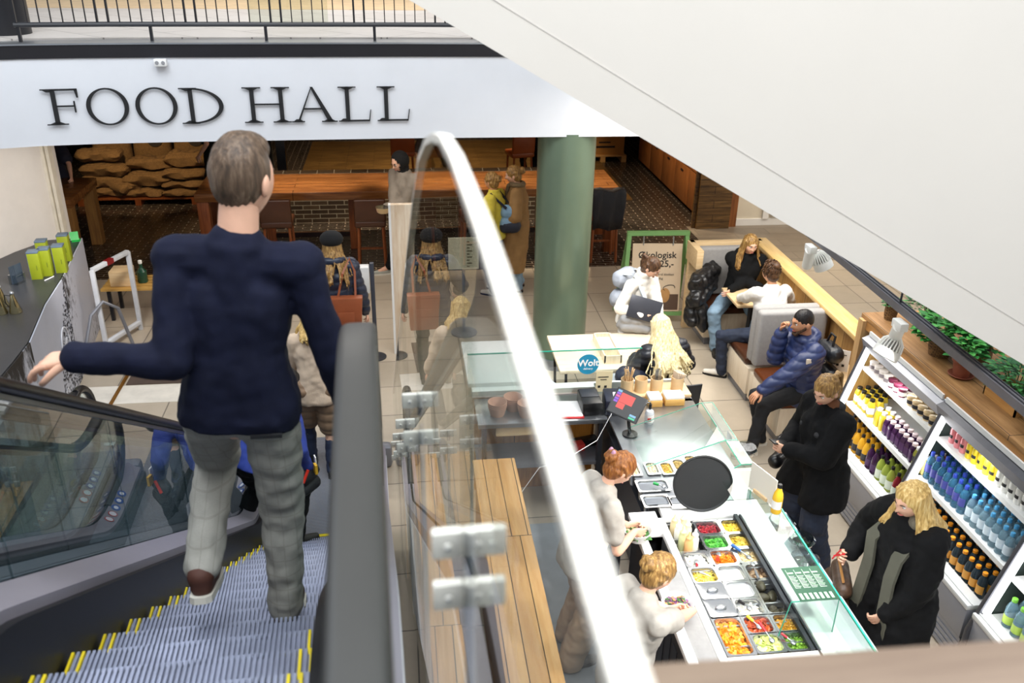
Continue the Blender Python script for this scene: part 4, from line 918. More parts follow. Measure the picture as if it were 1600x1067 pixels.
m = MB(); m.bx(4.1, 4.25, 8.95, 9.2, .75, .80); m.build('tray', OAK, T); m = MB(); m.box((4.17, 9.1, .87), (.02, .2, .14), rz=.3, ry=.4); m.build('card', KR, T)
# cafe table
T = thing('cafe_table', 'square pale oak cafe table standing behind the cash desk', 'table', (1.98, 7.85, 0))
m = MB(); m.bx(1.43, 2.5, 7.45, 8.26, .71, .745); m.build('tabletop', PALEOAKX, T, bevel=.004)
for sx in (1.5, 2.43):
    for sy in (7.52, 8.18):
        m = MB(); m.tube([(sx, sy, .71), (sx + (.03 if sx < 2 else -.03), sy, 0)], .014, 8); m.build('leg', BLACKM, T)
T = thing('napkin_caddy', 'long pale wooden box of napkins on the cafe table', 'box', (1.97, 7.8, .745))
m = MB(); x0, x1, y0, y1 = 1.88, 2.05, 7.56, 8.1
m.bx(x0, x1, y0, y1, .745, .755); m.bx(x0, x0 + .012, y0, y1, .755, .83); m.bx(x1 - .012, x1, y0, y1, .755, .83); m.bx(x0, x1, y0, y0 + .012, .755, .83); m.bx(x0, x1, y1 - .012, y1, .755, .83); m.bx(x0, x1, 7.72, 7.735, .755, .83)
m.build('box', PALEOAK, T)
m = MB(); m.bx(1.91, 2.03, 7.78, 8.04, .76, .81); m.build('napkins', PAPER, T, bevel=.004)
T = thing('tub_chair', 'round grey upholstered tub seat tucked under the cafe table', 'chair', (1.6, 7.25, 0))
m = MB(); n = 28
rg = []
for z0, r0, r1 in ((.46, .27, .32), (.72, .30, .345)):
    rg.append([(1.62 + r0 * cos(a), 7.42 + r0 * sin(a), z0) for a in [PI + PI * i / n for i in range(n + 1)]] + [(1.62 + r1 * cos(a), 7.42 + r1 * sin(a), z0) for a in [2 * PI - PI * i / n for i in range(n + 1)]])
m.loft(rg); m.build('backrest', mat('light_grey_fabric', '#a9abb2', .9, bs=100), T, bevel=.01)
m = MB(); m.lathe([(.27, .40), (.28, .43), (.27, .47), (.02, .475)], (1.62, 7.42, 0), 28); m.build('seat', GREYFAB, T)
for a in (0.8, 2.4, 3.9, 5.5):
    m = MB(); m.tube([(1.62 + .2 * cos(a), 7.42 + .2 * sin(a), .42), (1.62 + .26 * cos(a), 7.42 + .26 * sin(a), 0)], .014, 8); m.build('leg', BLACKM, T)
def chair(label, x, y, rz, mt=None):
    T = thing('cafe_chair', label, 'chair', (x, y, 0), rz)
    mt = mt or mat('dark_shell', '#2a2b30', .5)
    m = MB(); m.box((0, 0, .45), (.42, .42, .03)); m.build('seat', mt, T, bevel=.012, local=True)
    m = MB(); m.loft([[(x_, -.2 - .02 * (1 - (x_ / .2) ** 2) - dy, z) for x_ in (-.2, -.1, 0, .1, .2)] + [(x_, -.22 - .02 * (1 - (x_ / .2) ** 2) - dy, z) for x_ in (.2, .1, 0, -.1, -.2)] for z, dy in ((.46, 0), (.65, .02), (.82, .05))]); m.build('backrest', mt, T, bevel=.004, local=True)
    for sx in (-1, 1):
        for sy in (-1, 1): m = MB(); m.tube([(sx * .16, sy * .16, .44), (sx * .2, sy * .2, 0)], .012, 8); m.build('leg', BLACKM, T, local=True)
    return T
chair('dark shell chair under the blonde woman at the cafe table', 2.45, 7.2, 0)
# A-frame sign
SGN = thing('sandwich_board', 'green wooden A-frame with hanging coffee price board', 'sign', (3.1, 10.2, 0))
GRN = mat('sage_green', '#79a868', .5, var=.05)
L0, R0, TL, TR_ = Vector((2.70, 10.12, 0)), Vector((3.56, 10.05, 0)), Vector((2.77, 10.3, 1.14)), Vector((3.49, 10.27, 1.14))
def bar(m, a, b, w=.05, d=.03):
    a, b = Vector(a), Vector(b); t = (b - a).normalized(); u = Vector((1, 0, 0)) if abs(t.z) > .5 else Vector((0, 0, 1)); u = (u - t * u.dot(t)).normalized(); v = t.cross(u)
    m.loft([[tuple(p + u * (s * w / 2) + v * (q * d / 2)) for s, q in ((-1, -1), (1, -1), (1, 1), (-1, 1))] for p in (a, b)])
for a, b in ((L0, TL), (R0, TR_), (L0 + Vector((.02, .46, 0)), TL), (R0 + Vector((-.03, .46, 0)), TR_)):
    m = MB(); bar(m, a, b); m.build('leg', GRN, SGN, smooth=False)
m = MB(); bar(m, TL - Vector((.03, 0, 0)), TR_ + Vector((.03, 0, 0)), .05, .06); m.build('top_bar', GRN, SGN, smooth=False)
m = MB(); bar(m, L0.lerp(TL, .12), R0.lerp(TR_, .12), .05, .03); m.build('lower_bar', GRN, SGN, smooth=False)
up_ = (TL - L0).normalized()
Bm = frame(L0.lerp(TL, .15) + Vector((.09, -.02, 0)), R0 - L0, TL - L0); bw = .62; bh = .86
m = MB(); m.box((bw / 2, bh / 2, 0), (bw, bh, .012), M=Bm); BD = m.build('board', mat('kraft_board', '#d5bfa3', .6, var=.02), SGN, smooth=False)
for s in (.13, .5):
    m = MB(); m.tube([Bm @ Vector((s, bh - .02, .01)), Bm @ Vector((s, bh + .09, .01))], .008, 6); m.build('hook', STEEL, SGN)
text('Økologisk', .115, Bm @ Matrix.Translation((bw / 2, .68, .008)), INK, 'lettering', BD, bold=.0015)
text('kaffe 25,-', .115, Bm @ Matrix.Translation((bw / 2, .57, .008)), INK, 'lettering', BD, bold=.0015)
text('Glad kaffe. Fram til klokken', .04, Bm @ Matrix.Translation((bw / 2, .46, .008)), INK, 'lettering', BD)
text('ti hver dag', .04, Bm @ Matrix.Translation((bw / 2, .41, .008)), INK, 'lettering', BD)
m = MB(); m.ell((.43, .2, .008), (.07, .1, .003), 20, 6, None); m.v = [tuple(Bm @ Vector(v)) for v in m.v]; m.build('picture', mat('picture_tan', '#b98a55', .6), BD)
m = MB(); m.box((.5, .12, .008), (.2, .2, .003), M=Bm); m.build('picture', mat('picture_brown', '#5b4638', .6), BD, smooth=False)
m = MB(); m.tube([Bm @ Vector((.5 + .05 * cos(t) * (1 + .3 * t), .3 + .04 * sin(t), .01)) for t in [i * .5 for i in range(9)]], .004, 5); m.build('doodle', INK, BD)
# ------------------------------------------------------------------ fridges
FG = mat('fridge_grey', '#9a9ca4', .4, .3, var=.05, vs=2); FD = mat('fridge_frame', '#55565c', .35, .5)
FW = mat('fridge_white', '#dfe0de', .4, var=.02)
TUBE = lamp('light_tube', '#ffffff', 6.)
YF = [6.6, 5.42, 4.24, 3.06]
def front_x(z): return 3.66 + (z - .35) * .3 if z > .35 else 3.66
for i in range(3):
    ya, yb = YF[i], YF[i + 1]
    F = thing('display_fridge', ['open display fridge of juices, farthest from the wooden parapet', 'open display fridge of bottled water and cans, between the other two', 'open display fridge with green capped bottles, nearest the wooden parapet'][i], 'fridge', (4.1, (ya + yb) / 2, 0))
    m = MB(); m.bx(3.665, 4.6, yb + .03, ya - .03, .22, .46); m.build('front_panel', FG, F, bevel=.006)
    m = MB()
    for k in range(5): m.bx(3.66 + .004 * k, 3.69, yb + .03, ya - .03, .02 + .04 * k, .05 + .04 * k)
    m.bx(3.68, 4.55, yb + .04, ya - .04, 0, .22); m.build('vent_grille', FG, F)
    m = MB(); m.bx(3.66, 3.78, yb + .03, ya - .03, .46, .50); m.bx(3.69, 3.70, yb + .03, ya - .03, .50, .512); m.build('front_lip', FW, F, bevel=.006)
    m = MB(); m.bx(3.78, 4.5, yb + .03, ya - .03, .45, .47); m.build('deck', FW, F)
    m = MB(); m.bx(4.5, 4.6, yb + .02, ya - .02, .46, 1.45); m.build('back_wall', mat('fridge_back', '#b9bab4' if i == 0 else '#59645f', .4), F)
    m = MB(); m.bx(3.95, 4.6, yb + .02, ya - .02, 1.42, 1.46); m.build('roof', FW, F)
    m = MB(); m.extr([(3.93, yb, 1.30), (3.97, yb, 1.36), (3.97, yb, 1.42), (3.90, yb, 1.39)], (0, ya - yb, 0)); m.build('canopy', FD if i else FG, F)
    for z, xs in ((.80, 3.86), (1.14, 3.95)):
        m = MB(); m.bx(xs, 4.5, yb + .05, ya - .05, z - .02, z); m.build('shelf', FW, F); m = MB(); m.bx(xs - .012, xs, yb + .05, ya - .05, z - .035, z + .004); m.build('shelf_edge', FW, F)
    # slanted end frame with light tube at the far end
    for y, s in ((ya, -1),) + (((yb, 1),) if i == 2 else ()):
        m = MB(); pl = [(3.64, .0), (3.64, .36), (3.94, 1.40), (4.6, 1.46), (4.6, 1.40), (4.0, 1.35), (3.75, .5), (3.75, 0)]
        m.extr([(x, y + s * .02, z) for x, z in pl], (0, s * .035, 0)); m.build('end_frame', FD, F, bevel=.008)
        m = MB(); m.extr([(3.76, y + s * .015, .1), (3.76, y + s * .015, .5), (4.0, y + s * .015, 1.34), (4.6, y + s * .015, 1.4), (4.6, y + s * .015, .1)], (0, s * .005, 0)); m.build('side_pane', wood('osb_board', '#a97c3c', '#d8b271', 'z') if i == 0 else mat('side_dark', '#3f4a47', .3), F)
        m = MB(); a, b = Vector((3.72, y + s * .075, .52)), Vector((3.94, y + s * .075, 1.33)); bar(m, a, b, .035, .03); m.build('light_tube', TUBE, F, smooth=False)
    area('fridge_glow', (3.98, (ya + yb) / 2, 1.28), (4.2, (ya + yb) / 2, .5), .1, 4.5 if i else 6.5, (1, 1, .98), 1.0)
# wooden surround with planter top
WS = thing('fridge_surround', 'rustic wooden counter top built over the fridges, holding potted plants', 'counter', (4.3, 4.7, 0))
m = MB(); m.bx(3.96, 4.95, 2.5, 6.78, 1.51, 1.55); m.build('top', wood('rustic_top', '#80592f', '#b3895a', 'y', plank=(.22, 3.2), axes='xy', rough=.55), WS, bevel=.003)
m = MB(); m.bx(3.965, 4.0, 2.5, 6.76, 1.43, 1.51); m.build('front_board', wood('front_oak', '#9a6b3a', '#b8854c', 'y'), WS)
m = MB(); m.bx(3.93, 4.9, 6.68, 6.76, 0, 1.51); m.build('side_board', wood('side_oak', '#b08a5a', '#cda877', 'z'), WS)
# ------------------------------------------------------------------ bottles, cans and jars
def grid(proto, pts, group=None, label=None):
    chs = kids(proto)
    for i, p in enumerate(pts):
        if i == 0: proto.location = p
        else: copy_tree(proto, p, random.uniform(-.3, .3), chs=chs)
def rowpts(y0, y1, x0, nx, ny, z, dx, dy, jit=.006):
    return [(x0 + i * dx + random.uniform(-jit, jit), y0 + (y1 - y0) * (j / max(1, ny - 1)) + random.uniform(-jit, jit), z) for j in range(ny) for i in range(nx)]
G_ = 'bottles on the shelves of the juice fridge'
YEL_ = liquid('juice_yellow', '#e6c93a', .93); GOLD = liquid('juice_gold', '#dba52c', .93); PURP = liquid('juice_purple', '#3a1d40', .97); LGRN = liquid('juice_green', '#9fae4a', .9); ORA = liquid('juice_orange', '#e6752a', .95); REDJ = liquid('juice_red', '#8c2630', .95)
DKL = mat('dark_label', '#26242a', .5); PUL = mat('purple_label', '#4a2356', .5); GRL = mat('green_label', '#dfe6d6', .5); WCAP = mat('white_cap', '#f0ecea', .4, var=.01); PCAP = mat('pink_cap', '#eed9da', .4, var=.01)
zs = .80
grid(make_bottle('juice_bottle', 'square yellow juice bottle with black cap on the middle shelf of the juice fridge', 'bottle', 'black capped yellow juices', .03, .15, YEL_, BLACKP, PAPER, .3, .6, True, (.2, .6)), [(3.92 + .075 * i, 6.5 - .075 * j, zs) for j in range(5) for i in range(2 + (j < 3))][:11])
grid(make_bottle('juice_bottle', 'square yellow juice bottle with white cap beside the black capped ones', 'bottle', 'white capped yellow juices', .03, .15, YEL_, WCAP, None, .3, .6, True), [(3.91 + .075 * i, 6.12 - .075 * j, zs) for j in range(2) for i in range(2)])
grid(make_bottle('juice_bottle', 'square dark purple juice bottle with pale cap on the middle shelf', 'bottle', 'pale capped purple juices', .03, .15, PURP, PCAP, PUL, .3, .6, True, (.15, .6)), [(3.91 + .075 * i, 5.97 - .068 * j, zs) for j in range(7) for i in range(2)])
grid(make_bottle('juice_bottle', 'square olive green juice bottle next to the purple juices', 'bottle', None, .03, .15, liquid('juice_olive', '#8a8a3a', .95), WCAP, DKL, .3, .6, True), [(3.91, 5.5, zs)])
grid(make_bottle('juice_bottle', 'square pale lemon juice bottle near the fridge divider', 'bottle', 'pale lemon juices', .03, .14, liquid('juice_lemon', '#dccb80', .9), WCAP, None, .3, .6, True), [(3.91, 5.39 - .0, zs), (3.985, 5.36 + .05, zs)])
# bottom deck
zd = .47
grid(make_bottle('juice_bottle', 'tall golden juice bottle with black cap on the bottom deck', 'bottle', 'tall golden juices on the bottom deck', .036, .21, GOLD, BLACKP, DKL, .45, .33, False, (.15, .45)), [(3.83 + .085 * i, 6.48 - .083 * j, zd) for j in range(6) for i in range(4)])
grid(make_bottle('juice_bottle', 'tall purple juice bottle with black cap on the bottom deck', 'bottle', 'tall purple juices on the bottom deck', .036, .21, PURP, BLACKP, PUL, .45, .33, False, (.15, .45)), [(3.83 + .085 * i, 5.985 - .083 * j, zd) for j in range(2) for i in range(4)])
grid(make_bottle('juice_bottle', 'tall light green juice bottle with pale label on the bottom deck', 'bottle', 'tall green juices on the bottom deck', .036, .21, LGRN, BLACKP, GRL, .45, .33, False, (.12, .5)), [(3.83 + .085 * i, 5.815 - .083 * j, zd) for j in range(3) for i in range(4)])
grid(make_bottle('juice_bottle', 'tall dark red juice bottle with black cap by the fridge divider', 'bottle', 'tall red juices on the bottom deck', .036, .21, REDJ, BLACKP, GRL, .45, .33, False, (.12, .5)), [(3.83 + .085 * i, 5.555, zd) for i in range(4)])
# top shelf tubs
def tub(label, group, col, lab, r=.035, h=.075):
    T = thing('dessert_tub', label, 'tub', (0, 0, 0), 0, group)
    MB().lathe([(r * .85, 0), (r, h * .85), (r * 1.08, h * .86), (r * 1.08, h), (r * .9, h + .004)], n=16).build('tub', liquid('tub_' + col, col, .95), T, local=True)
    MB().lathe([(r * .95, h * .2), (r * 1.02, h * .65)], n=16, cap=False).build('paper_label', lab, T, local=True); return T
grid(tub('beige dessert tub with dark label on the top shelf of the juice fridge', 'dessert tubs on the top shelf', '#e2c79a', DKL), [(3.99 + .08 * i, 5.86 - .082 * j, 1.14) for j in range(5) for i in range(2)])
grid(tub('dark berry snack tub on the top shelf of the juice fridge', 'berry tubs on the top shelf', '#5a2236', PAPER), [(3.99 + .08 * i, 6.16 - .082 * j, 1.14) for j in range(3) for i in range(2)])
grid(tub('pale yoghurt tub at the lit end of the top shelf', 'yoghurt tubs on the top shelf', '#e9e0d8', mat('grey_label', '#8a7f82', .5)), [(3.99 + .08 * i, 6.48 - .082 * j, 1.14) for j in range(4) for i in range(2)])
# water fridge
WB = liquid('water_blue', '#3c7394', .6, .08); WC = liquid('water_clear', '#7fa3b3', .5, .08); BCAP = mat('blue_cap', '#2a3f9e', .35, var=.02); LBCAP = mat('light_blue_cap', '#4f9ac9', .35, var=.02); OCAP = mat('orange_cap', '#f09a22', .4, var=.03); GCAP = mat('green_cap', '#7cc242', .4, var=.03)
VLAB = mat('violet_label', '#4b4f9c', .45); WLAB = mat('ice_label', '#d5e4ee', .45); OLAB = mat('orange_label', '#d99a3a', .45); LLAB = mat('lime_label', '#b5cf5a', .45)
grid(make_bottle('water_bottle', 'blue water bottle with dark blue cap on the middle shelf', 'bottle', 'dark blue capped water bottles', .034, .21, WB, BCAP, VLAB, .35, .36, False, (.3, .62), .026), [(3.91 + .075 * i, 5.33 - .074 * j, zs) for j in range(7) for i in range(4)])
grid(make_bottle('water_bottle', 'clear water bottle with light blue cap on the middle shelf', 'bottle', 'light blue capped water bottles', .034, .20, WC, LBCAP, WLAB, .35, .36, False, (.25, .6), .024), [(3.91 + .075 * i, 4.79 - .072 * j, zs) for j in range(7) for i in range(4)])
grid(make_bottle('water_bottle', 'dark water bottle with orange cap on the bottom deck', 'bottle', 'orange capped bottles on the bottom deck', .034, .19, liquid('water_dark', '#31414a', .75, .08), OCAP, OLAB, .35, .42, False, (.2, .55), .02), [(3.82 + .075 * i, 5.32 - .078 * j, zd) for j in range(13) for i in range(4)])
# cans
def can(label, group, col, band):
    T = thing('drink_can', label, 'can', (0, 0, 0), 0, group)
    MB().lathe([(.024, 0), (.028, .01), (.028, .105), (.024, .118)], n=16).build('body', mat('can_' + col, col, .3, .2, var=.03), T, local=True)
    MB().lathe([(.024, .118), (.024, .121), (.002, .119)], n=16).build('lid', STEEL, T, local=True)
    rg = [[(.0286 * cos(t), .0286 * sin(t), z) for t in [PI * .7 + PI * .55 * i / 6 for i in range(7)]] for z in (.045, .07)]
    MB().loft(rg, False, False).build('print', mat('can_print', '#2a2a2c' if band else '#f5f5f5', .4), T, local=True); return T
grid(can('pink drink can at the lit end of the top can shelf', 'pink cans', '#e58f94', 1), [(4.0, 5.28 - .068 * j, 1.14) for j in range(3)])
grid(can('yellow drink can on the top shelf of the water fridge', 'yellow cans', '#e3c92e', 1), [(4.0, 5.07 - .07 * j, 1.14) for j in range(5)])
grid(can('white drink can on the top shelf of the water fridge', 'white cans', '#ecebe6', 1), [(4.0, 4.715 - .07 * j, 1.14) for j in range(5)])
grid(can('black drink can at the shaded end of the can shelf', 'black cans', '#2c2a2b', 0), [(4.0, 4.36, 1.14), (4.07, 4.37, 1.14)])
# third fridge
grid(make_bottle('water_bottle', 'water bottle with lime green cap on the bottom deck of the nearest fridge', 'bottle', 'green capped bottles', .038, .21, WC, GCAP, LLAB, .35, .4, False, (.15, .45), .022), [(3.84 + .09 * i, 4.1 - .09 * j, zd) for j in range(7) for i in range(3)])
grid(make_bottle('cola_bottle', 'dark cola bottle on the shelf above the green capped bottles', 'bottle', 'dark bottles in the nearest fridge', .034, .2, liquid('cola', '#1c1512', .95), mat('red_cap', '#8c3a2a', .4), PAPER, .4, .38, False, (.3, .5)), [(3.93 + .08 * i, 4.1 - .08 * j, zs) for j in range(6) for i in range(2)])
# orange snack pots hung by the divider
grid(make_bottle('juice_bottle', 'square orange juice bottle with white cap by the fridge divider', 'bottle', 'white capped orange juices', .03, .15, ORA, WCAP, None, .3, .6, True), [(3.985, 5.5, zs), (4.06, 5.5, zs), (4.06, 5.42, zs)])
# ------------------------------------------------------------------ plants on the wooden top
def leafy(m, c, r, h, n, size, rnd, droop=.3, up=.4):
    for k in range(n):
        a = rnd.uniform(0, 2 * PI); q = math.sqrt(rnd.random()); t = rnd.random()
        p = Vector((c[0] + r * q * cos(a), c[1] + r * q * sin(a), c[2] + h * (1 - .45 * q * q) * (.35 + .65 * t)))
        d = Vector((cos(a), sin(a), up - droop * q)).normalized(); s = size * rnd.uniform(.7, 1.25)
        u = d.cross(Vector((0, 0, 1))).normalized(); nz = u.cross(d)
        m.cur = rnd.randrange(2)
        pts = [p, p + d * s * .35 + u * s * .34 + nz * s * .06, p + d * s * .75 + u * s * .26, p + d * s - nz * s * .12, p + d * s * .75 - u * s * .26, p + d * s * .35 - u * s * .34 + nz * s * .06, p + d * s * .5 - nz * s * .05]
        m.add(pts, [(0, 1, 6), (1, 2, 6), (2, 3, 6), (3, 4, 6), (4, 5, 6), (5, 0, 6)])
LF = [mat('basil_leaf', '#2f7a35', .45, var=.15, vs=12), mat('basil_leaf_light', '#4a9a44', .45, var=.15, vs=12)]
LF2 = [mat('herb_leaf', '#23572f', .5, var=.2, vs=12), mat('herb_leaf_light', '#3a7a3a', .5, var=.2, vs=12)]
BSK = tiles('wicker', '#9c7746', '#7d5b33', '#4a3218', .025, .012, .002, axes='xz', rough=.7, var=.3, bmp=.6)
TER = mat('terracotta', '#8a4a34', .6, var=.1)
CRT = wood('crate_wood', '#b98345', '#d6a565', 'y')
STM = mat('plant_stem', '#4d6b30', .6)
def plant(label, c, pot, r, ph, leaves, n, size, h, spread, seed=1, cat='plant'):
    rnd = random.Random(seed); T = thing('potted_herb', label, cat, (c[0], c[1], 1.55)); z = 1.55
    if pot == 'basket':
        m = MB(); m.lathe([(r * .85, 0), (r, ph * .5), (r * .97, ph), (r * .88, ph), (r * .85, ph * .8)], (c[0], c[1], z), 22, cap=False); m.build('basket', BSK, T)
    elif pot == 'terracotta':
        m = MB(); m.lathe([(r * .7, 0), (r * .95, ph * .85), (r * 1.08, ph * .85), (r * 1.08, ph), (r * .9, ph)], (c[0], c[1], z), 24, cap=False); m.build('pot', TER, T)
        m = MB(); m.lathe([(r * .9, 0), (r * 1.2, .02), (r * 1.15, .022), (r * .8, .006)], (c[0], c[1], z), 24); m.build('saucer', TER, T)
    else:
        w, d = r; x, y = c
        for nm, bxs in (('crate', ((x - w / 2, x + w / 2, y - d / 2, y - d / 2 + .012), (x - w / 2, x + w / 2, y + d / 2 - .012, y + d / 2), (x - w / 2, x - w / 2 + .012, y - d / 2, y + d / 2), (x + w / 2 - .012, x + w / 2, y - d / 2, y + d / 2))),):
            m = MB()
            for b in bxs: m.bx(*b, z, z + ph)
            m.build(nm, CRT, T)
        r = min(w, d) / 2
    m = MB(); m.lathe([(r * .84, ph * .86), (r * .8, ph * .88), (.01, ph * .9)], (c[0], c[1], z), 16); m.build('soil', mat('soil', '#2a1d14', .9, bs=40), T)
    m = MB()
    for k in range(9):
        a = k * 2.4; m.tube([(c[0] + r * .3 * cos(a), c[1] + r * .3 * sin(a), z + ph * .85), (c[0] + spread * .5 * cos(a), c[1] + spread * .5 * sin(a), z + ph + h * .6)], .004, 5)
    m.build('stem', STM, T)
    m = MB(); leafy(m, (c[0], c[1], z + ph * .8), spread, h, n, size, rnd); o = m.build('foliage', leaves, T)
    return T
plant('small wicker basket pot with dark herb at the far end of the wooden top', (4.13, 6.62), 'basket', .055, .13, LF2, 90, .035, .1, .07, 1)
plant('bushy fine leaved herb behind the wicker basket', (4.32, 6.35), 'basket', .09, .13, LF2, 420, .04, .28, .2, 2)
plant('broad leaved basil in a wide wicker basket, leaning over its rim', (4.17, 5.92), 'basket', .09, .14, LF, 330, .075, .26, .2, 3)
plant('large basil bush growing behind the terracotta pot', (4.38, 5.75), 'basket', .1, .14, LF, 380, .075, .34, .24, 4)
plant('terracotta pot with spiky pale leaves standing on its saucer', (4.13, 5.55), 'terracotta', .078, .15, LF, 120, .06, .2, .12, 5)
plant('wooden crate planted with dark feathery herbs', (4.24, 5.1), 'crate', (.2, .36), .13, LF2, 520, .045, .24, .22, 6)
plant('tall leafy mint growing behind the crate', (4.5, 4.85), 'basket', .1, .14, LF, 420, .07, .36, .28, 7)
plant('small wicker basket with trailing green leaves between the crates', (4.15, 4.72), 'basket', .06, .14, LF2, 150, .045, .16, .1, 8)
plant('slim wicker basket next to the nearest crate', (4.11, 4.55), 'basket', .055, .15, LF2, 150, .045, .16, .1, 9)
plant('nearest wooden crate with dark green herbs', (4.2, 4.2), 'crate', (.2, .34), .14, LF2, 450, .05, .24, .22, 10)
plant('mint bush beyond the nearest crate', (4.55, 4.35), 'basket', .1, .14, LF, 420, .07, .36, .28, 11)
# ------------------------------------------------------------------ ceiling track with spot lamps
TK = thing('ceiling_track', 'grey lighting track hung under the slope above the fridges', 'track', (2.74, 4.4, 2.65))
a, b = Vector(atz(1262, 361, 2.65)), Vector(atz(1640, 669, 2.65)); d = (b - a).normalized()
m = MB(); bar(m, a, b + d * .6, .045, .05); m.build('rail', mat('track_grey', '#77757a', .4, .4), TK, smooth=False)
m = MB(); 
for s in (-1, 1): bar(m, a + Vector((s * .012, 0, .026)), b + d * .6 + Vector((s * .012, 0, .026)), .006, .006)
m.build('groove', DARKS, TK, smooth=False)
for k in (.0, .5, 1.):
    p = a.lerp(b, k) ; m = MB(); m.cyl(p, p + Vector((0, 0, .45)), .006); m.build('suspension_rod', DARKS, TK)
def spotlamp(label, top, cyl_end, head, hr, axis):
    T = thing('spot_lamp', label, 'lamp', tuple(top)); W_ = mat('lamp_white', '#f0eee6', .4, var=.02)
    m = MB(); m.box(tuple(top + Vector((0, 0, -.03))), (.05, .1, .05)); m.build('adapter', W_, T, bevel=.006)
    m = MB(); m.cyl(top + Vector((0, 0, -.04)), cyl_end, .036, n=22); m.build('driver_housing', W_, T)
    ax = Vector(axis).normalized(); Q = ax.to_track_quat('Z', 'Y').to_matrix().to_4x4(); M = Matrix.Translation(head) @ Q
    m = MB(); m.lathe([(hr * .96, .0), (hr, .02), (hr, .05), (hr * .9, .055), (hr * .86, .02), (.01, .015)], n=32, M=M); m.build('reflector_ring', W_, T)
    for q in range(22):
        t = 2 * PI * q / 22; mm = MB(); mm.tube([M @ Vector((hr * .93 * cos(t), hr * .93 * sin(t), .0)), M @ Vector((hr * .8 * cos(t), hr * .8 * sin(t), -.045)), M @ Vector((hr * .3 * cos(t), hr * .3 * sin(t), -.085))], .0045, 5); mm.build('cooling_fin', W_, T)
    m = MB(); m.lathe([(hr * .32, -.09), (hr * .34, -.08), (hr * .6, -.02), (hr * .6, 0)], n=22, M=M); m.build('core', mat('lamp_core', '#8d8b86', .4, .3), T)
p1 = a.lerp(b, .0); t1 = Vector(atz(1268, 382, 2.62)); e1 = Vector(atz(1261, 415, 2.42)); h1 = Vector(atz(1284, 409, 2.45))
spotlamp('white track spot lamp at the far end, just below the white slope', t1, e1, h1, .068, (.3, -.15, -.6))
t2 = Vector(atz(1408, 500, 2.62)); e2 = Vector(atz(1396, 532, 2.43)); h2 = Vector(atz(1389, 545, 2.40))
spotlamp('white track spot lamp hanging in front of the wicker baskets', t2, e2, h2, .076, (-.35, -.1, -.6))
# ------------------------------------------------------------------ long bar table and stools in the hall
TB = thing('bar_table', 'very long red wood bar table standing across the food hall', 'table', (0, 13.1, 0))
m = MB(); m.bx(-2.92, 3.23, 12.8, 13.86, .90, 1.02); m.build('tabletop', TEAK, TB, bevel=.006)
for x in (-2.82, 3.14):
    for y in (12.9, 13.74):
        m = MB(); m.bx(x - .08, x + .08, y - .08, y + .08, 0, .9); m.build('leg', TEAKZ, TB, bevel=.004)
for x in (-1.95, -.75, .9, 2.1):
    m = MB(); m.bx(x - .05, x + .05, 13.25, 13.35, 0, .9); m.build('leg', TEAKZ, TB)
m = MB(); m.bx(-1.95, -.75, 13.27, 13.33, .2, .27); m.build('foot_rail', TEAK, TB); m = MB(); m.bx(.9, 2.1, 13.27, 13.33, .2, .27); m.build('foot_rail', TEAK, TB)
def stool(label, x, y, rz, group=None, TAN=TAN):
    T = thing('bar_stool', label, 'bar stool', (x, y, 0), rz, group)
    m = MB(); m.box((0, 0, .70), (.44, .42, .1)); m.build('seat', TAN, T, bevel=.03, bseg=3, local=True)
    m = MB(); m.box((0, -.19, .9), (.44, .07, .34), rx=.08); m.build('backrest', TAN, T, bevel=.025, bseg=3, local=True)
    for sx in (-1, 1):
        for sy in (-1, 1): m = MB(); m.tube([(sx * .17, sy * .16, .66), (sx * .19, sy * .18, 0)], .02, 8); m.build('leg', TEAKZ, T, local=True)
    m = MB(); m.box((0, .17, .22), (.34, .02, .03)); m.build('footrest', TEAKZ, T, local=True); return T
for x, y, lb in ((-1.75, 12.5, 'tan leather bar stool pulled up to the hall table behind the man in navy'), (-.45, 12.45, 'dark leather bar stool at the hall table beside the man in the hood'), (.25, 12.42, 'bar stool at the hall table seen through the glass guard')): stool(lb, x, y, 0, TAN=BROWNL)
for x, y, rz, lb in ((.05, 16.6, 0, 'orange tan bar stool far behind the long table, standing empty'), (.72, 16.5, 0, 'orange tan bar stool carrying the person in the taupe coat'), (2.2, 16.4, .25, 'tan bar stool under the person in the long black coat'), (3.0, 16.6, 0, 'empty tan bar stool next to the green column, behind the table')): stool(lb, x, y, rz)
# coat over a stool by the table end
stool('bar stool at the table end, half covered by a dark coat', 2.95, 12.55, 0)
m = MB()
rg = []
for i in range(15):
    t = PI * i / 14; rg.append([(2.72 + .46 * j / 8 + .02 * sin(j * 2 + i), 12.36 + .12 * cos(t) - .03 + .02 * sin(j * 1.7 + i * .8), (1.12 if 3 < i < 11 else 1.12 - .16 * (3.5 - min(i, 14 - i))) + .02 * sin(j)) for j in range(9)])
m.loft(rg, False, False); o = solo('coat', m, mat('navy_puffer', '#14151f', .5, bs=14, bstr=.6), 'dark padded coat hung over the stool at the table end', 'coat', (2.95, 12.4, .7))
md = o.modifiers.new('t', 'SOLIDIFY'); md.thickness = .035
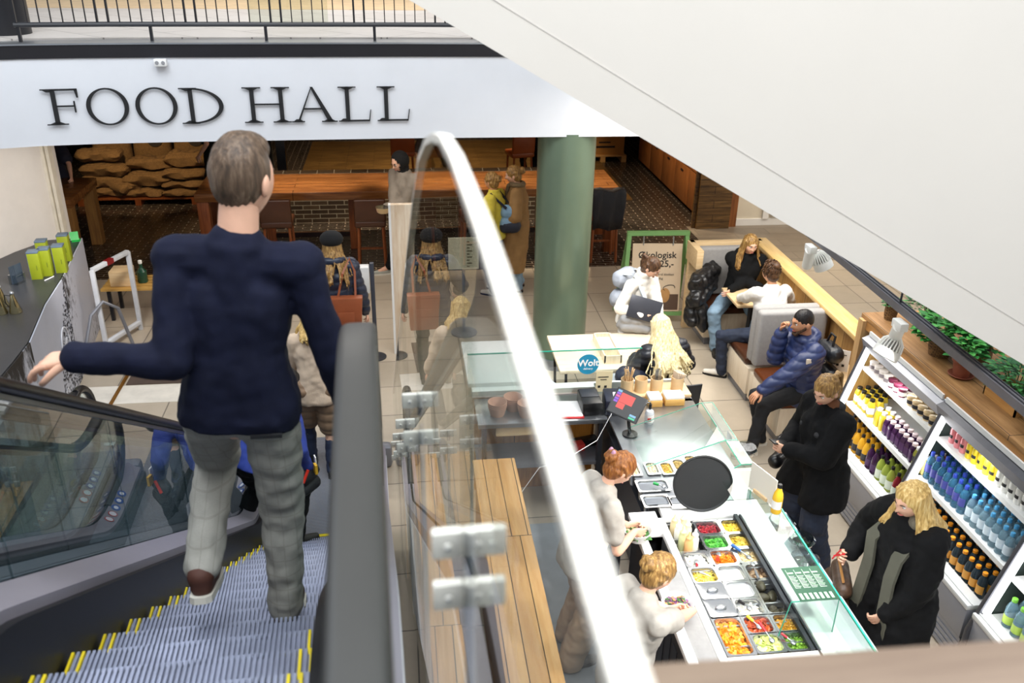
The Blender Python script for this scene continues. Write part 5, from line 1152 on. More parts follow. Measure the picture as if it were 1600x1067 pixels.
# sacks
SACK = tiles('burlap', '#8f6c40', '#7e5d35', '#5f4425', .02, .02, .002, axes='xz', rough=.9, off=0, var=.35)
PAL = thing('sack_pallet', 'low wooden pallet under the pile of coffee sacks', 'pallet', (-4.5, 16.2, 0))
m = MB()
for k in range(5): m.bx(-5.6, -3.5, 15.8 + .17 * k, 15.9 + .17 * k, .1, .13)
m.build('slats', TEAKZ, PAL)
m = MB()
for x in (-5.5, -4.55, -3.6): m.bx(x - .05, x + .05, 15.8, 16.6, 0, .1)
m.build('bearers', TEAKZ, PAL)
def sack(label, x, y, z, L, W, H, rz, tilt=0., seed=0):
    m = MB(); rnd = random.Random(seed); N, K = 18, 14; rg = []
    for i in range(N + 1):
        u = i / N * 2 - 1; e = max(0., 1 - abs(u) ** 3.5) ** .5
        e2 = .35 + .65 * e if abs(u) > .86 else .5 + .5 * e
        ring_ = []
        for j in range(K):
            a = 2 * PI * j / K; c, s = cos(a), sin(a)
            f = .05 * mnoise.noise(Vector((u * 2 + seed, c * 1.5, s * 1.5 + seed)))
            ring_.append((u * L / 2, (W / 2) * math.copysign(abs(c) ** .7, c) * (.75 + .25 * e) + f, max(.02, H / 2 * (1 + math.copysign(abs(s) ** .8, s) * (e * .85 + .15 if e > .1 else .2)) + f * .8)))
        rg.append(ring_)
    M = Matrix.Translation((x, y, z)) @ Matrix.Rotation(rz, 4, 'Z') @ Matrix.Rotation(tilt, 4, 'Y')
    m.loft(rg); m.v = [tuple(M @ Vector(v)) for v in m.v]
    return solo('coffee_sack', m, SACK, label, 'sack', (x, y, z))
SD = [('burlap coffee sack at the bottom of the stack nearest the dark wall', -5.15, 16.05, .13, .75, .45, .2, 0), ('burlap sack second from the bottom in the stack by the dark wall', -5.12, 16.1, .32, .78, .45, .24, .1), ('plump burlap sack third up in the stack by the dark wall', -5.1, 16.15, .54, .8, .45, .28, -.1), ('topmost burlap sack by the dark wall, slumped to one side', -5.2, 16.25, .82, .75, .45, .28, .05),
      ('flat burlap sack at the bottom of the middle stack', -4.45, 16.0, .13, .6, .4, .16, .0), ('wide burlap sack in the middle of the stack', -4.4, 16.15, .32, .85, .5, .3, 0), ('upper burlap sack of the middle stack', -4.35, 16.3, .63, .85, .45, .26, .03), ('narrow burlap sack leaning between the two stacks', -4.75, 16.0, .2, .5, .35, .24, .9),
      ('bottom burlap sack nearest the long table', -3.75, 16.0, .13, .8, .45, .16, .12), ('second burlap sack up, nearest the long table', -3.72, 16.05, .29, .82, .45, .18, -.1), ('burlap sack third up in the stack nearest the table', -3.75, 16.1, .47, .78, .45, .22, .08), ('fat burlap sack on top of the stack nearest the table', -3.7, 16.25, .69, .8, .5, .32, 0)]
for i, (lb, x, y, z, L, W, H, rz) in enumerate(SD): sack(lb, x, y, .13 + (z - .13) * .8, L, W, H * .82, rz, 0, i)
for i, (x, lb) in enumerate(((-5.1, 'upright burlap sack at the back by the dark wall'), (-4.4, 'upright burlap sack at the back with a round dark print'), (-3.7, 'upright burlap sack at the back, nearest the black figure'))):
    m = MB(); rg = [[((x + .33 * math.copysign(abs(cos(a)) ** .6, cos(a)) * q), 16.72 + .16 * math.copysign(abs(sin(a)) ** .6, sin(a)) * q, z) for a in [2 * PI * j / 20 for j in range(20)]] for z, q in ((.0, .9), (.2, 1.03), (.8, 1.0), (1.25, .9), (1.35, .5))]
    m.loft(rg); o = solo('coffee_sack', m, SACK, lb, 'sack', (x, 16.72, 0))
    if i: 
        m = MB(); m.lathe([(.13, 0), (.13, .006)], n=24, M=Matrix.Translation((x + .08, 16.555, .98)) @ Matrix.Rotation(PI / 2, 4, 'X')); m.build('print', mat('sack_print', '#2a2018', .8), o, smooth=False)
# side table by the pier
T = thing('side_table', 'small wooden table by the white pier with an arm resting on it', 'table', (-5.05, 13.2, 0))
m = MB(); m.bx(-5.6, -4.55, 12.7, 13.9, .88, 1.0); m.build('tabletop', TEAK, T, bevel=.005)
for y in (12.8, 13.8):
    m = MB(); m.bx(-4.73, -4.57, y - .08, y + .08, 0, .88); m.build('leg', wood('tan_leg', '#7a5530', '#a0743f', 'z'), T)
# cabinet run and crates on the far side
CB = thing('wall_cabinet', 'long wooden cabinet run with doors, drawers and open niches', 'cabinet', (5.1, 15.6, 0))
CW = wood('cab_wood', '#6d3f1f', '#9a6236', 'z', rough=.4)
m = MB(); m.bx(5.02, 5.55, 13.95, 18.4, .06, .12); m.bx(5.02, 5.55, 13.95, 18.4, 1.2, 1.24); m.bx(5.5, 5.55, 13.95, 18.4, .1, 1.2); m.bx(4.83, 5.55, 13.9, 13.96, 0, 1.3); m.bx(5.02, 5.5, 13.96, 18.4, .74, .77); m.build('carcass', CW, CB)
ys = [13.98, 14.85, 15.7, 16.55, 17.4, 18.3]
for i, (a, b) in enumerate(zip(ys[:-1], ys[1:])):
    m = MB(); m.bx(4.98, 5.02, a + .01, b - .01, .1, .73); d_ = m.build('door', CW, CB, bevel=.003)
    m = MB(); m.bx(4.965, 4.985, (a + b) / 2 - .06, (a + b) / 2 + .06, .62, .65); m.build('handle', BLACKM, d_)
    m = MB(); m.bx(5.02, 5.06, a + .01, a + .06, .77, 1.2); m.build('divider', CW, CB)
    if i % 2 == 0: m = MB(); m.bx(4.98, 5.02, a + .01, b - .01, 1.02, 1.2); m.build('drawer', CW, CB, bevel=.003)
m = MB(); m.bx(4.84, 5.4, 13.82, 13.95, 0, 1.5); m.bx(4.84, 4.9, 12.7, 13.82, 0, 1.5) if False else None; m.build('end_panel', DARKWOODX, CB)
WP = thing('plank_screen', 'low rough plank screen standing at an angle by the white wall', 'screen', (5.0, 13.4, 0))
m = MB(); m.extr([(4.88, 13.85, 0), (5.03, 13.85, 0), (5.30, 12.25, 0), (5.02, 12.25, 0)], (0, 0, 1.05)) if False else m.extr([(4.78, 13.88, 0), (4.84, 13.88, 0), (4.84, 13.88, 1.5), (4.78, 13.88, 1.5)], (.0, .05, 0)); m.build('planks', DARKWOOD, WP)
T = thing('pallet', 'pale wooden pallet under the stacked cardboard boxes', 'pallet', (4.25, 18.6, 0))
m = MB()
for k in range(4): m.bx(3.8, 4.75, 18.4 + .2 * k, 18.52 + .2 * k, .12, .15)
for x in (3.85, 4.25, 4.7): m.bx(x - .05, x + .05, 18.4, 19.1, 0, .12)
m.build('boards', wood('pine', '#b98a52', '#d6ab72', 'x'), T)
CARD = mat('cardboard', '#b98544', .7, var=.05)
for z, lb in ((.15, 'brown cardboard box standing on the pale pallet'), (.6, 'brown cardboard box stacked on top of another by the cabinets')):
    m = MB(); m.bx(3.85, 4.7, 18.45, 19.05, z, z + .44); o = solo('cardboard_box', m, CARD, lb, 'box', (4.27, 18.7, z), bevel=.006)
    m = MB(); m.bx(4.1, 4.5, 18.446, 18.45, z + .15, z + .19); m.bx(4.15, 4.4, 18.446, 18.45, z + .25, z + .28); m.build('print', INK, o, smooth=False)
# plug socket on the white wall
T = thing('wall_socket', 'small white socket with black plug and cable on the far white wall', 'socket', (5.2, 13.96, .45))
p = aty(1115, 333, 13.97); m = MB(); m.box((p[0], 13.965, p[2] + .04), (.08, .03, .16)); m.build('plate', WHITE, T, bevel=.005)
m = MB(); m.cyl((p[0], 13.96, p[2]), (p[0], 13.91, p[2]), .022); m.tube([(p[0], 13.91, p[2]), (p[0] + .02, 13.9, p[2] - .1), (p[0], 13.92, p[2] - .2), (p[0] - .1, 13.93, p[2] - .24)], .008, 6); m.build('plug', BLACKP, T)
# upright oak board, white dispenser post and menu boards near the entrance
T = thing('oak_screen', 'tall narrow pale oak board standing in front of the hooded man', 'screen', (0, 9.5, 0))
m = MB(); m.bx(-.125, .12, 9.5, 9.58, 0, 1.79); m.build('board', wood('ash_board', '#c9a883', '#efe3d0', 'z', gs=.55), T, bevel=.003)
m = MB(); m.bx(-.15, -.125, 9.5, 9.58, 0, 1.79); m.build('edge', WHITE, T)
T = thing('gate_post', 'slim dark post with a white box, beside the entrance', 'post', (-.36, 9.4, 0))
m = MB(); m.bx(-.38, -.335, 9.4, 9.46, 0, 1.16); m.build('post', mat('slate', '#3b3e48', .4), T, bevel=.005)
m = MB(); m.bx(-.53, -.385, 9.36, 9.48, .82, 1.13); m.build('box', mat('box_white', '#d6d5d3', .4), T, bevel=.012)
m = MB(); m.lathe([(.12, 0), (.12, .012), (.03, .02)], (-.36, 9.43, 0), 20); m.build('foot', DARKS, T)
T = thing('menu_stand', 'cream menu board on a stand seen through the glass guard', 'sign', (.7, 10, 0))
m = MB(); m.bx(.52, .88, 10, 10.02, .84, 1.23); m.build('board', mat('cream_board', '#efe9cf', .6, var=.01), T, smooth=False)
m = MB()
for k in range(9): m.bx(.74 - .0 , .77 + .03 * (k % 2), 9.995, 10, .87 + .038 * k, .885 + .038 * k)
m.build('print', mat('menu_print', '#7c7356', .6), T, smooth=False)
m = MB(); m.cyl((.7, 10.02, 0), (.7, 10.02, .9), .018); m.build('post', STEELD, T); m = MB(); m.lathe([(.16, 0), (.16, .015), (.02, .02)], (.7, 10.02, 0), 20); m.build('foot', STEELD, T)
T = thing('white_table', 'white topped table beside the till, seen through the guard', 'table', (.8, 7.4, 0))
m = MB(); m.bx(.52, 1.04, 6.98, 7.85, .86, .9); m.build('tabletop', WCOR, T, bevel=.003)
m = MB(); m.bx(.56, 1.0, 7.02, 7.8, 0, .86); m.build('body', PALEOAK, T)

# ------------------------------------------------------------------ oil shop counter
OC = thing('shop_counter', 'curved shop counter with black top and black and white tree print front', 'counter', (-3.9, 9, 0))
ed = [atz(127, 372, 1.15), atz(112, 403, 1.15), atz(95, 437, 1.15), atz(70, 476, 1.15), atz(45, 535, 1.15), atz(20, 567, 1.15), atz(-20, 615, 1.15), (-3.3, 6.3, 1.15)]
ed = [(x, y) for x, y, z in ed]
back = [(-5.0, 6.3), (-4.95, 8.8), (px_ - .5, 9.4), (px_ - .24, 10.1), (px_ - .02, 10.5)]
m = MB(); m.prism(ed + back, 1.11, 1.15); m.build('worktop', mat('black_top', '#303236', .35, var=.12, vs=3), OC)
def printmat(name, dark, light, sc, lo, hi, stretch):
    m_, nt, b = newmat(name); b.inputs['Roughness'].default_value = .45
    f = noise_n(nt, coords(nt, scale=stretch), sc, 8, .75); f2 = noise_n(nt, coords(nt, scale=(.8, .5, .7), loc=(.2, .4, 0)), 1.4, 2, .5)
    ad = nt.nodes.new('ShaderNodeMath'); ad.operation = 'ADD'; nt.links.new(f, ad.inputs[0]); nt.links.new(f2, ad.inputs[1])
    hf = nt.nodes.new('ShaderNodeMath'); hf.operation = 'MULTIPLY'; hf.inputs[1].default_value = .5; nt.links.new(ad.outputs[0], hf.inputs[0])
    nt.links.new(ramp(nt, hf.outputs[0], [(lo, dark), (hi, light)]), b.inputs['Base Color']); return m_
TREE = printmat('tree_print', '#17171c', '#b4b6c1', 14, .43, .50, (1, 1, .8)); PALEP = mat('print_sky', '#aeb1bd', .45, var=.06, vs=1.2); LEAFP = printmat('leaf_print', '#0c0c0f', '#b9bac2', 5, .5, .56, (1, 1, .35))
def wallstrip(pts, z0, z1, t=.02):
    m = MB(); m.loft([[(x, y, z0) for x, y in pts] + [(x - t, y, z0) for x, y in pts[::-1]], [(x, y, z1) for x, y in pts] + [(x - t, y, z1) for x, y in pts[::-1]]]); return m
def subd(a, b, n): return [(a[0] + (b[0] - a[0]) * i / n, a[1] + (b[1] - a[1]) * i / n) for i in range(n + 1)]
sk = [(x + .012, y) for x, y in ed]
wallstrip(subd(sk[0], sk[1], 2) + [sk[2]], 0, 1.15).build('tree_panel', TREE, OC, smooth=False)
m = wallstrip(sk[2:5], 0, 1.15); m.build('sky_panel', PALEP, OC, smooth=False)
wallstrip(sk[4:], 0, 1.15).build('leaf_panel', LEAFP, OC, smooth=False)
# dark grove printed on the pale panel
m = MB(); rnd = random.Random(3)
a_, b_ = Vector((*sk[2], 0)), Vector((*sk[3], 0)); nrm_ = Vector((b_.y - a_.y, -(b_.x - a_.x), 0)).normalized(); nrm_ = nrm_ if nrm_.x > 0 else -nrm_
for k in range(620):
    t = rnd.random() ** 1.9; z = rnd.uniform(0, 1.12) * (1 - .75 * t) ; p = a_.lerp(b_, t) + nrm_ * .003; s = rnd.uniform(.006, .018)
    u = (b_ - a_).normalized(); m.add([p + Vector((0, 0, z)) - u * s, p + Vector((0, 0, z - s)), p + Vector((0, 0, z)) + u * s, p + Vector((0, 0, z + s))], [(0, 1, 2, 3)])
m.build('grove_print', mat('grove_ink', '#24242c', .5), OC, smooth=False)
# oval emblem with tree
M = frame(a_.lerp(b_, .5) + nrm_ * .006 + Vector((0, 0, .55)), b_ - a_, (0, 0, 1)); SIL = mat('emblem_silver', '#d5d6dc', .4)
m = MB(); m.tube([M @ Vector((.15 * cos(t), .2 * sin(t), 0)) for t in [2 * PI * i / 40 for i in range(40)]], .008, 5, closed=True)
for k in range(26):
    a = rnd.uniform(0, 2 * PI); r = rnd.uniform(.03, .09); m.tube([M @ Vector((0, -.08, 0)), M @ Vector((r * cos(a) * .5, .03 + r * sin(a) * .4, 0)), M @ Vector((r * cos(a), .03 + r * sin(a), 0))], .0028, 4)
m.tube([M @ Vector((-.01, -.16, 0)), M @ Vector((0, -.02, 0))], .008, 5); m.build('emblem', SIL, OC)
M = frame(a_.lerp(b_, 1.2) + nrm_ * .02 + Vector((0, 0, .12)), b_ - a_, (0, 0, 1)); text('OLIVIER', .13, M, SIL, 'lettering', OC)
# gift boxes
BXG = mat('box_grey', '#5f6f7f', .4, var=.05); BXL = mat('box_lime', '#8f9a20', .45, var=.06)
bxs = [(60, 434, 'lime and grey gift box at the outer end of the front row'), (76, 429, 'middle lime and grey gift box of the front row'), (98, 424, 'lime and grey gift box of the front row nearest the counter edge'), (66, 395, 'lime and grey gift box half hidden behind the front row'), (97, 405, 'lime and grey gift box standing behind, nearest the hall')]
for i, (px, py, lb) in enumerate(bxs):
    x, y, z = atz(px, py, 1.15)
    if i > 2: x, y, z = atz(bxs[(i - 3) * 2][0] + (12 if i == 3 else 7), bxs[(i - 3) * 2][1] - 18, 1.15)
    T = thing('gift_box', lb, 'gift box', (x, y, 1.15), .12)
    h = .3
    m = MB(); m.box((0, 0, h * .47), (.105, .105, h * .94)); m.build('box', BXL, T, local=True, bevel=.002)
    m = MB(); m.box((0, 0, h * .97), (.11, .11, h * .06)); m.box((0, .002, h * .55), (.1055, .1095, h * .8)) if False else None; m.build('lid', BXG, T, local=True, bevel=.002)
    m = MB(); m.box((-.053, 0, h * .47), (.003, .106, h * .94)); m.build('side_panel', BXG, T, local=True)
    m = MB(); m.box((.02, -.0535, h * .42), (.006, .001, .05)); m.build('print', mat('box_print', '#5d6a20', .5), T, local=True, smooth=False)
T = thing('card_stand', 'small bright green folded stand at the tip of the shop counter', 'stand', atz(118, 378, 1.15))
x, y, z = atz(119, 376, 1.15); GP = mat('green_plastic', '#1fb54a', .3)
m = MB(); m.box((x, y, 1.155), (.09, .1, .008), rz=.3); m.box((x - .02, y + .02, 1.2), (.09, .008, .1), rz=.3, rx=-.5); m.build('stand', GP, T, smooth=False)
T = thing('leaflet_holder', 'clear holder of dark leaflets on the shop counter', 'holder', atz(26, 455, 1.15))
x, y, z = atz(27, 443, 1.15)
m = MB()
for k in range(4): m.box((x - .012 + .01 * k, y + .015 * k, 1.25), (.1, .006, .19), rz=1.2)
m.build('leaflets', mat('leaflet_dark', '#3a4450', .4), T, smooth=False)
m = MB(); m.box((x, y + .02, 1.2), (.12, .1, .1), rz=1.2); m.build('holder', SBX, T, smooth=False)
CONE = mat('decanter_chrome', '#c6b98f', .12, .95)
for px, py, lb in ((25, 488, 'shiny metal oil cone with side handle, farthest from the edge'), (5, 478, 'shiny metal oil cone behind, next to the white pier'), (3, 490, 'shiny metal oil cone in front, next to the white pier')):
    x, y, z = atz(px, py, 1.15); T = thing('oil_pourer', lb, 'oil can', (x, y, 1.15))
    MB().lathe([(.055, 0), (.057, .01), (.018, .17), (.016, .19)], (x, y, 1.15), 22).build('cone', CONE, T)
    MB().lathe([(.02, .19), (.022, .2), (.014, .215), (.002, .22)], (x, y, 1.15), 16).build('cap', STEEL, T)
    m = MB(); m.tube([(x - .02, y, 1.32), (x - .07, y, 1.33), (x - .075, y, 1.25), (x - .045, y, 1.2)], .005, 6); m.build('handle', BLACKM, T)
x, y, z = atz(72, 437, 1.15); m = MB(); m.cyl((x + .0, y - .04, 1.155), (x + .05, y + .08, 1.155), .006); solo('pen', m, PAPER, 'slim white pen lying before the gift boxes', 'pen', (x, y, 1.15))
# security gate
T = thing('security_gate', 'white metal loop gate with a small red light beside the shop counter', 'gate', (-3.2, 10.1, 0))
gx, gy = -3.42, 10.0
b0, b1 = Vector((-3.45, 9.85, 0)), Vector((-3.22, 10.45, 0))
tp0, tp1 = Vector((-3.45, 9.85, 1.0)), Vector((-3.22, 10.45, 1.0))
m = MB()
for a, b in ((b0, tp0), (b1, tp1), (tp0, tp1)): bar(m, a, b, .05, .05)
bar(m, b0 + Vector((0, 0, .1)), b1 + Vector((0, 0, .1)), .05, .05); m.build('loop', mat('gate_white', '#c9cbd0', .4), T, bevel=.006)
m = MB(); p = tp0.lerp(tp1, .45); bar(m, p - Vector((.02, .05, 0)), p + Vector((.02, .06, 0)), .056, .056); m.build('light', mat('gate_red', '#7c1418', .3), T)
m = MB(); m.tube([(-3.62, 9.5, .0), (-3.5, 9.7, .52), (-3.4, 9.85, .62), (-3.28, 9.95, .5), (-3.2, 10.0, .0)], .02, 8); solo('barrier_hoop', m, STEELD, 'bent grey steel hoop standing in front of the gate', 'hoop', (-3.5, 9.8, 0))
T = thing('slatted_table', 'low slatted wooden table beyond the gate with a crate on it', 'table', (-3.0, 11, 0))
m = MB()
for k in range(5): m.bx(-3.7, -2.75, 10.72 + .1 * k, 10.79 + .1 * k, .40, .43)
m.build('slats', wood('yellow_slat', '#b98a3f', '#deb468', 'x'), T)
for x in (-3.62, -2.8):
    for y in (10.76, 11.16): m = MB(); m.bx(x - .02, x + .02, y - .02, y + .02, 0, .4); m.build('leg', BLACKM, T)
T = thing('green_bottle', 'dark green corked bottle on the slatted table', 'bottle', (-3.25, 10.95, .43))
MB().lathe([(.06, 0), (.062, .01), (.062, .14), (.03, .18), (.022, .2), (.022, .24)], (-3.25, 10.95, .43), 18).build('body', mat('bottle_green', '#1f4a38', .15), T); MB().lathe([(.02, .24), (.024, .245), (.024, .28), (.018, .285)], (-3.25, 10.95, .43), 14).build('stopper', PAPER, T)
m = MB(); m.bx(-3.6, -3.36, 10.8, 11.05, .43, .62); solo('small_crate', m, OAKX, 'small wooden crate on the slatted table', 'crate', (-3.48, 10.9, .43), bevel=.004)
# ------------------------------------------------------------------ people
def remesh(m, voxel, smooth=4, fac=.5):
    """merge overlapping closed pieces into one continuous surface, return (verts, faces) arrays"""
    me = bpy.data.meshes.new('t'); me.from_pydata(m.v, [], m.f); o = bpy.data.objects.new('t', me); C.objects.link(o)
    a = o.modifiers.new('r', 'REMESH'); a.mode = 'VOXEL'; a.voxel_size = voxel
    b = o.modifiers.new('s', 'SMOOTH'); b.iterations = smooth; b.factor = fac
    dg = bpy.context.evaluated_depsgraph_get(); e = o.evaluated_get(dg).to_mesh()
    n = len(e.vertices); co = np.empty(n * 3); e.vertices.foreach_get('co', co); no = np.empty(n * 3); e.vertices.foreach_get('normal', no)
    fs = [tuple(p.vertices) for p in e.polygons]
    o.evaluated_get(dg).to_mesh_clear(); bpy.data.objects.remove(o); bpy.data.meshes.remove(me)
    return co.reshape(-1, 3), no.reshape(-1, 3), fs
def cap(m, a, b, ra, rb=None, n=12):
    """tapered capsule with round ends"""
    rb = ra if rb is None else rb; a, b = Vector(a), Vector(b); t = (b - a); L = t.length
    t = t / L if L > 1e-6 else Vector((0, 0, 1)); pts, rs = [], []
    for s in (1., .8, .45): pts.append(a - t * ra * s); rs.append(ra * math.sqrt(max(.0001, 1 - s * s)) + .001)
    pts.append(a); rs.append(ra); pts.append(b); rs.append(rb)
    for s in (.45, .8, 1.): pts.append(b + t * rb * s); rs.append(rb * math.sqrt(max(.0001, 1 - s * s)) + .001)
    m.tube(pts, rs, n)
def ik(a, c, l1, l2, pole):
    a, c, pole = Vector(a), Vector(c), Vector(pole); d = c - a; L = d.length
    if L > (l1 + l2) * .998: c = a + d.normalized() * (l1 + l2) * .998; d = c - a; L = d.length
    t = d.normalized(); x = (l1 * l1 - l2 * l2 + L * L) / (2 * L); h = math.sqrt(max(0, l1 * l1 - x * x))
    p = pole - t * pole.dot(t); p = p.normalized() if p.length > 1e-5 else t.orthogonal().normalized()
    return a + t * x + p * h, c
def bumpn(co, no, amp, sc, stretch=(1, 1, 1), seed=0.):
    return np.array([Vector(c) + Vector(n) * amp * mnoise.noise(Vector((c[0] * sc * stretch[0] + seed, c[1] * sc * stretch[1], c[2] * sc * stretch[2]))) for c, n in zip(co, no)])
SKIN = {'fair': mat('skin_fair', '#dfae93', .5, var=.05, vs=14), 'pale': mat('skin_pale', '#e3b69e', .5, var=.05, vs=14), 'tan': mat('skin_tan', '#c9926f', .5, var=.06, vs=14)}
EYEW = mat('eye_white', '#e6e0da', .25, var=0); IRIS = mat('eye_iris', '#33404a', .2, var=0); LIPS = mat('lips', '#b5685f', .45, var=.03)
def hairmat(name, c1, c2, c3):
    if name in MC: return MC[name]
    m, nt, b = newmat(name); b.inputs['Roughness'].default_value = .42; b.inputs['Specular IOR Level'].default_value = .35
    f = noise_n(nt, coords(nt, scale=(45, 45, 7)), 1.6, 4, .6); nt.links.new(ramp(nt, f, [(.3, c1), (.52, c2), (.72, c3)]), b.inputs['Base Color'])
    bump(nt, b, f, .5, .01); MC[name] = m; return m
HB = {'blonde': hairmat('hair_blonde', '#9a7840', '#cfab68', '#ecd69c'), 'platinum': hairmat('hair_platinum', '#b39a68', '#e0cf9f', '#f3e9cb'), 'brown': hairmat('hair_brown', '#2c1c12', '#4e3522', '#6e4d32'),
      'dark': hairmat('hair_dark', '#0e0c0d', '#1b1718', '#2e2825'), 'auburn': hairmat('hair_auburn', '#5c3218', '#8a5428', '#b27c44'), 'dirty': hairmat('hair_dirty_blonde', '#5a3f22', '#8f6c3c', '#c39f60'), 'grey': hairmat('hair_greybrown', '#3a2f26', '#5c4a3b', '#7d6a58')}
def head_mesh(M, k, female=True, beard=False):
    """a head with brow, sockets, nose, lips, chin and ears from one deformed sphere"""
    NU, NV = 40, 32; vs = []; cols = []
    def g(d, c, s): return math.exp(-((d[0] - c[0]) ** 2 / s[0] ** 2 + (d[2] - c[1]) ** 2 / s[1] ** 2))
    for i in range(NV + 1):
        th = PI * (i + .001) / (NV + .002)
        for j in range(NU):
            ph = 2 * PI * j / NU
            d = (sin(th) * sin(ph), sin(th) * cos(ph), cos(th))
            x, y, z = d[0] * .077, d[1] * .098, d[2] * .118
            if d[2] < 0:
                t = -d[2]; x *= 1 - .30 * t ** 1.4
                if d[1] < 0: y *= 1 - .35 * t
                else: y *= 1 - .10 * t ** 2
            if d[1] > 0:
                f = d[1] ** .6
                q = (x / .077, 0, z / .118)
                y += f * (.026 * g(q, (0, -.17), (.13, .11)) + .013 * g(q, (0, .0), (.10, .2)) + .008 * g(q, (0, .30), (.6, .12)) - .014 * (g(q, (.38, .1), (.2, .13)) + g(q, (-.38, .1), (.2, .13)))
                          + .010 * g(q, (0, -.46), (.22, .06)) + .008 * g(q, (0, -.56), (.2, .05)) - .006 * g(q, (0, -.66), (.3, .06)) + .014 * g(q, (0, -.86), (.28, .14)) + .006 * (g(q, (.5, -.2), (.22, .2)) + g(q, (-.5, -.2), (.22, .2))))
                if abs(x) < .03 and -.03 < z < 0: x *= 1.05
            vs.append(M @ (Vector((x, y, z)) * k))
    m = MB(); rings = [vs[i * NU:(i + 1) * NU] for i in range(NV + 1)]; m.loft(rings)
    for s in (-1, 1):
        m.ell((0, 0, 0), (.011 * k, .02 * k, .032 * k), 12, 8, M @ Matrix.Translation(Vector((s * .077, -.006, -.008)) * k) @ Matrix.Rotation(s * .35, 4, 'Z'))
    return m
def hand_pieces(m, wr, d, nrm, k, side, curl=.5, spread=1., solid=None):
    """palm into solid (merged later), fingers and thumb as own chains; d along the hand, nrm = back of hand"""
    d = Vector(d).normalized(); nrm = Vector(nrm); nrm = (nrm - d * nrm.dot(d)).normalized(); x = d.cross(nrm) * side
    P = lambda a, b, c: Vector(wr) + (x * a + d * b + nrm * c) * k
    for a in (-.028, -.01, .01, .028): cap(solid, P(a * .75, .012, 0), P(a, .082, 0), .014 * k, .0125 * k, 8)
    ln = (.066, .078, .072, .056)
    for f, a in enumerate((.03, .0105, -.0095, -.0285)):
        L = ln[f]; p = P(a, .082, 0); ang = 0.; pts = [P(a * .97, .066, 0), p]
        for s, c in ((.46, .75), (.3, 1.1), (.24, .8)):
            ang += curl * c * (1 + .12 * f); v = d * cos(ang) - nrm * sin(ang) + x * (.12 * spread * (1.5 - f) / 1.5) * cos(ang); p = p + v.normalized() * L * s * k; pts.append(p)
        m.tube(pts + [pts[-1] + (pts[-1] - pts[-2]).normalized() * .004 * k], [.0095 * k, .0092 * k, .0086 * k, .008 * k, .0068 * k, .003 * k], 8)
    pts = [P(.022, .02, -.004), P(.044, .045, -.012), P(.054, .07, -.022 - .012 * curl), P(.05, .092, -.032 - .02 * curl)]
    m.tube(pts + [pts[-1] + (pts[-1] - pts[-2]).normalized() * .004 * k], [.013 * k, .0115 * k, .0098 * k, .0085 * k, .004 * k], 8)
